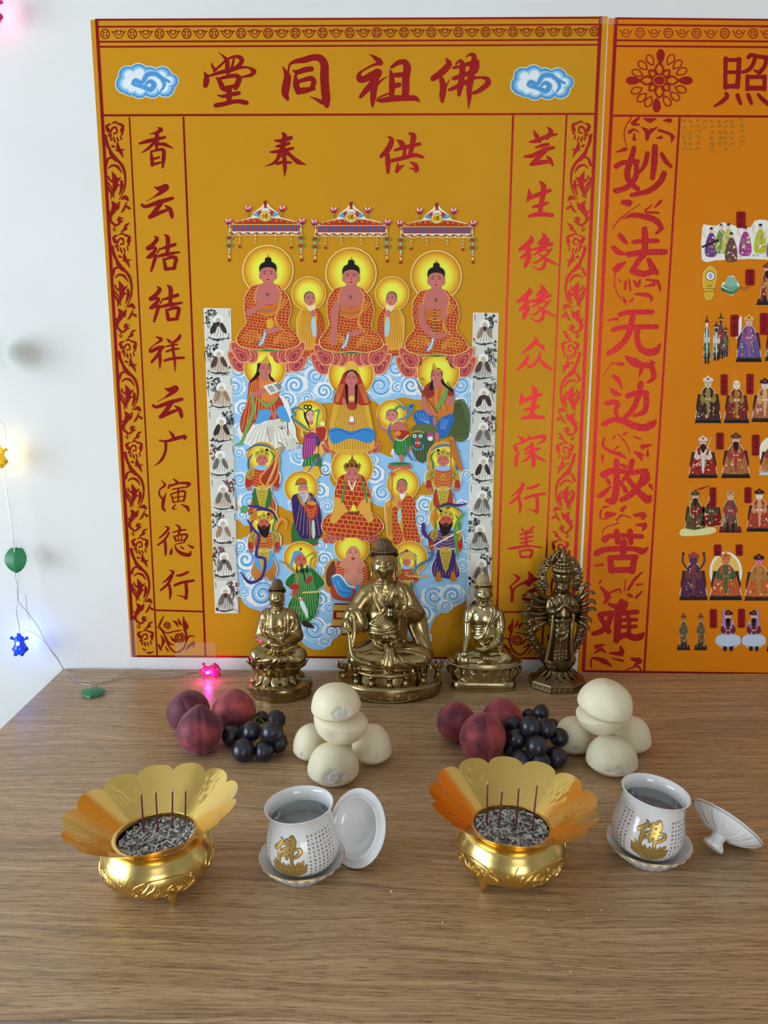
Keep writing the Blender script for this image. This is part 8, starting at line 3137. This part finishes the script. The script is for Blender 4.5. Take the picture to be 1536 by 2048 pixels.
def leaf(c, u, v, L, W_, name='leaf_charm'):
    """u along, v across (unit vectors)"""
    c, u, v = Vector(c), Vector(u).normalized(), Vector(v).normalized()
    n_ = u.cross(v)
    vs, fs = [],[]
    nu, nv = 13,9
    for s in (1,-1):
        for i in range(nu):
            t = i / (nu - 1)
            w = W_ * (math.sin(PI * min(1,0.10 + t * 0.9)) ** 0.6) * (1 if t < 0.97 else 0.15)
            for j in range(nv):
                q = j / (nv - 1) * 2 - 1
                bend = -0.12 * W_ * (q * q) + 0.10 * L * math.sin(PI * t)
                vs.append(c + u * (t - 0.5) * L + v * q * w + n_ * (bend + s * 0.0006 + (0.0006 if j == nv // 2 else 0)))
    m = nu * nv
    for s in (0,1):
        for i in range(nu - 1):
            for j in range(nv - 1):
                q = (s * m + i * nv + j, s * m + i * nv + j + 1, s * m + (i + 1) * nv + j + 1, s * m + (i + 1) * nv + j)
                fs.append(q if s else q[::-1])
    edge = [(0, j) for j in range(nv)] + [(i, nv - 1) for i in range(1, nu)] + [(nu - 1, j) for j in range(nv - 2,-1,-1)] + [(i, 0) for i in range(nu - 2,0,-1)]
    for a_, b_ in zip(edge, edge[1:] + edge[:1]):
        fs.append((a_[0] * nv + a_[1], b_[0] * nv + b_[1], m + b_[0] * nv + b_[1], m + a_[0] * nv + a_[1]))
    mb = MB().add(vs, fs)
    mb.tube([c - u * L * 0.52, c - u * L * 0.30],0.0020,8)
    return mb.build(name, M['leafp'], LS)


leaf(H(32,1121), UP * -1, RT, 0.040,0.0175)
leaf(H(-6,712,0.02),(0,-0.3,-1),(0.4,-0.9,0.1),0.048,0.022)
leaf(tb(186,1384,0.005),(0.05,-0.9,-0.12),(1,0.05,0.0),0.030,0.018)


def bulb(c, axis, material, glowc, name, animal, size=1.0, power=0.02):
    c, ax_ = Vector(c), Vector(axis).normalized()
    R = Vector((0,0,1)).rotation_difference(ax_).to_matrix().to_4x4()
    T = Matrix.Translation(c) @ R @ Matrix.Scale(size, 4)
    mb = MB().lathe([(0.0,-0.0155),(0.0080,-0.0155),(0.0105,-0.0120),(0.0108,-0.0060),(0.0085,-0.0005),(0.0070,0.0025),(0.0082,0.0065),(0.0070,0.0115),(0.0035,0.0135),(0.0033,0.0180),(0.0,0.0180)],28, T)
    if animal:
        for sg in (-1,1):
            mb.tube([(sg * 0.006,0,0.006),(sg * 0.0115,0,0.0095)],[0.0016,0.0016],8, T)
            mb.ball((sg * 0.0122,0,0.0102),0.0029,12,8, T)
            mb.ball((sg * 0.0095,0,-0.0085),0.0040,12,8, T)
            mb.ball((sg * 0.0052,-0.006,-0.0150),0.0036,12,8, T)
    o_ = mb.build(name, material, LS)
    gl = glow('lit_' + name, glowc, 55.0 * power / 0.02)
    MB().ball((0,0,0.0),(0.0024,0.0024,0.0036),12,8, T @ Matrix.Translation((0,-0.0062,0.003))).build('led', gl, o_)
    l = bpy.data.lights.new(name + '_light', 'POINT')
    l.energy = power
    l.color = glowc
    l.shadow_soft_size = 0.004
    lo_ = bpy.data.objects.new(name + '_light', l)
    COL.objects.link(lo_)
    lo_.location = c + LSP + (T.to_3x3() @ Vector((0,0.0135,0.002) if c.z > 0.03 else (0,-0.016,0.002)))
    return o_


bulb(H(39.5,1288,0.016),(0,0,1), M['blue'],(0.10,0.25,1.0), 'blue_lamp', True, 1.0,0.07)
bulb(tb(420,1341,0.0135),(-1,-0.12,0.0), M['pink'],(1.0,0.05,0.55), 'pink_lamp', True, 0.95,0.045)
bulb(H(-2,912,0.018),(0,0,1), M['yellow'],(1.0,0.72,0.15), 'yellow_lamp', True, 1.0,0.03)
bulb(H(-14,20,0.018),(0,0,1), M['pink'],(1.0,0.15,0.40), 'red_lamp', True, 1.0,0.02)

# clear sticky tape at the foot of the left poster
M['tape'] = mat('clear_tape', (0.95,0.95,0.95),0.08, spec=0.6, Alpha=0.05)
tp = MB()
for pts in ([(352,1282),(432,1284),(433,1316),(351,1316)],[(250,1240),(272,1238),(276,1330),(252,1332)],[(1198,36),(1232,36),(1232,50),(1198,50)]):
    W = [atY(*q) for q in pts]
    f_ = [Vector((w[0],-0.0030, w[2])) - Vector(P1.location) for w in W]
    tp = MB().add(f_ + [v + Vector((0,0.00005,0)) for v in f_],[(3,2,1,0),(4,5,6,7),(0,1,5,4),(1,2,6,5),(2,3,7,6),(3,0,4,7)])
    tp.build('clear_tape', M['tape'], P1, smooth=False)
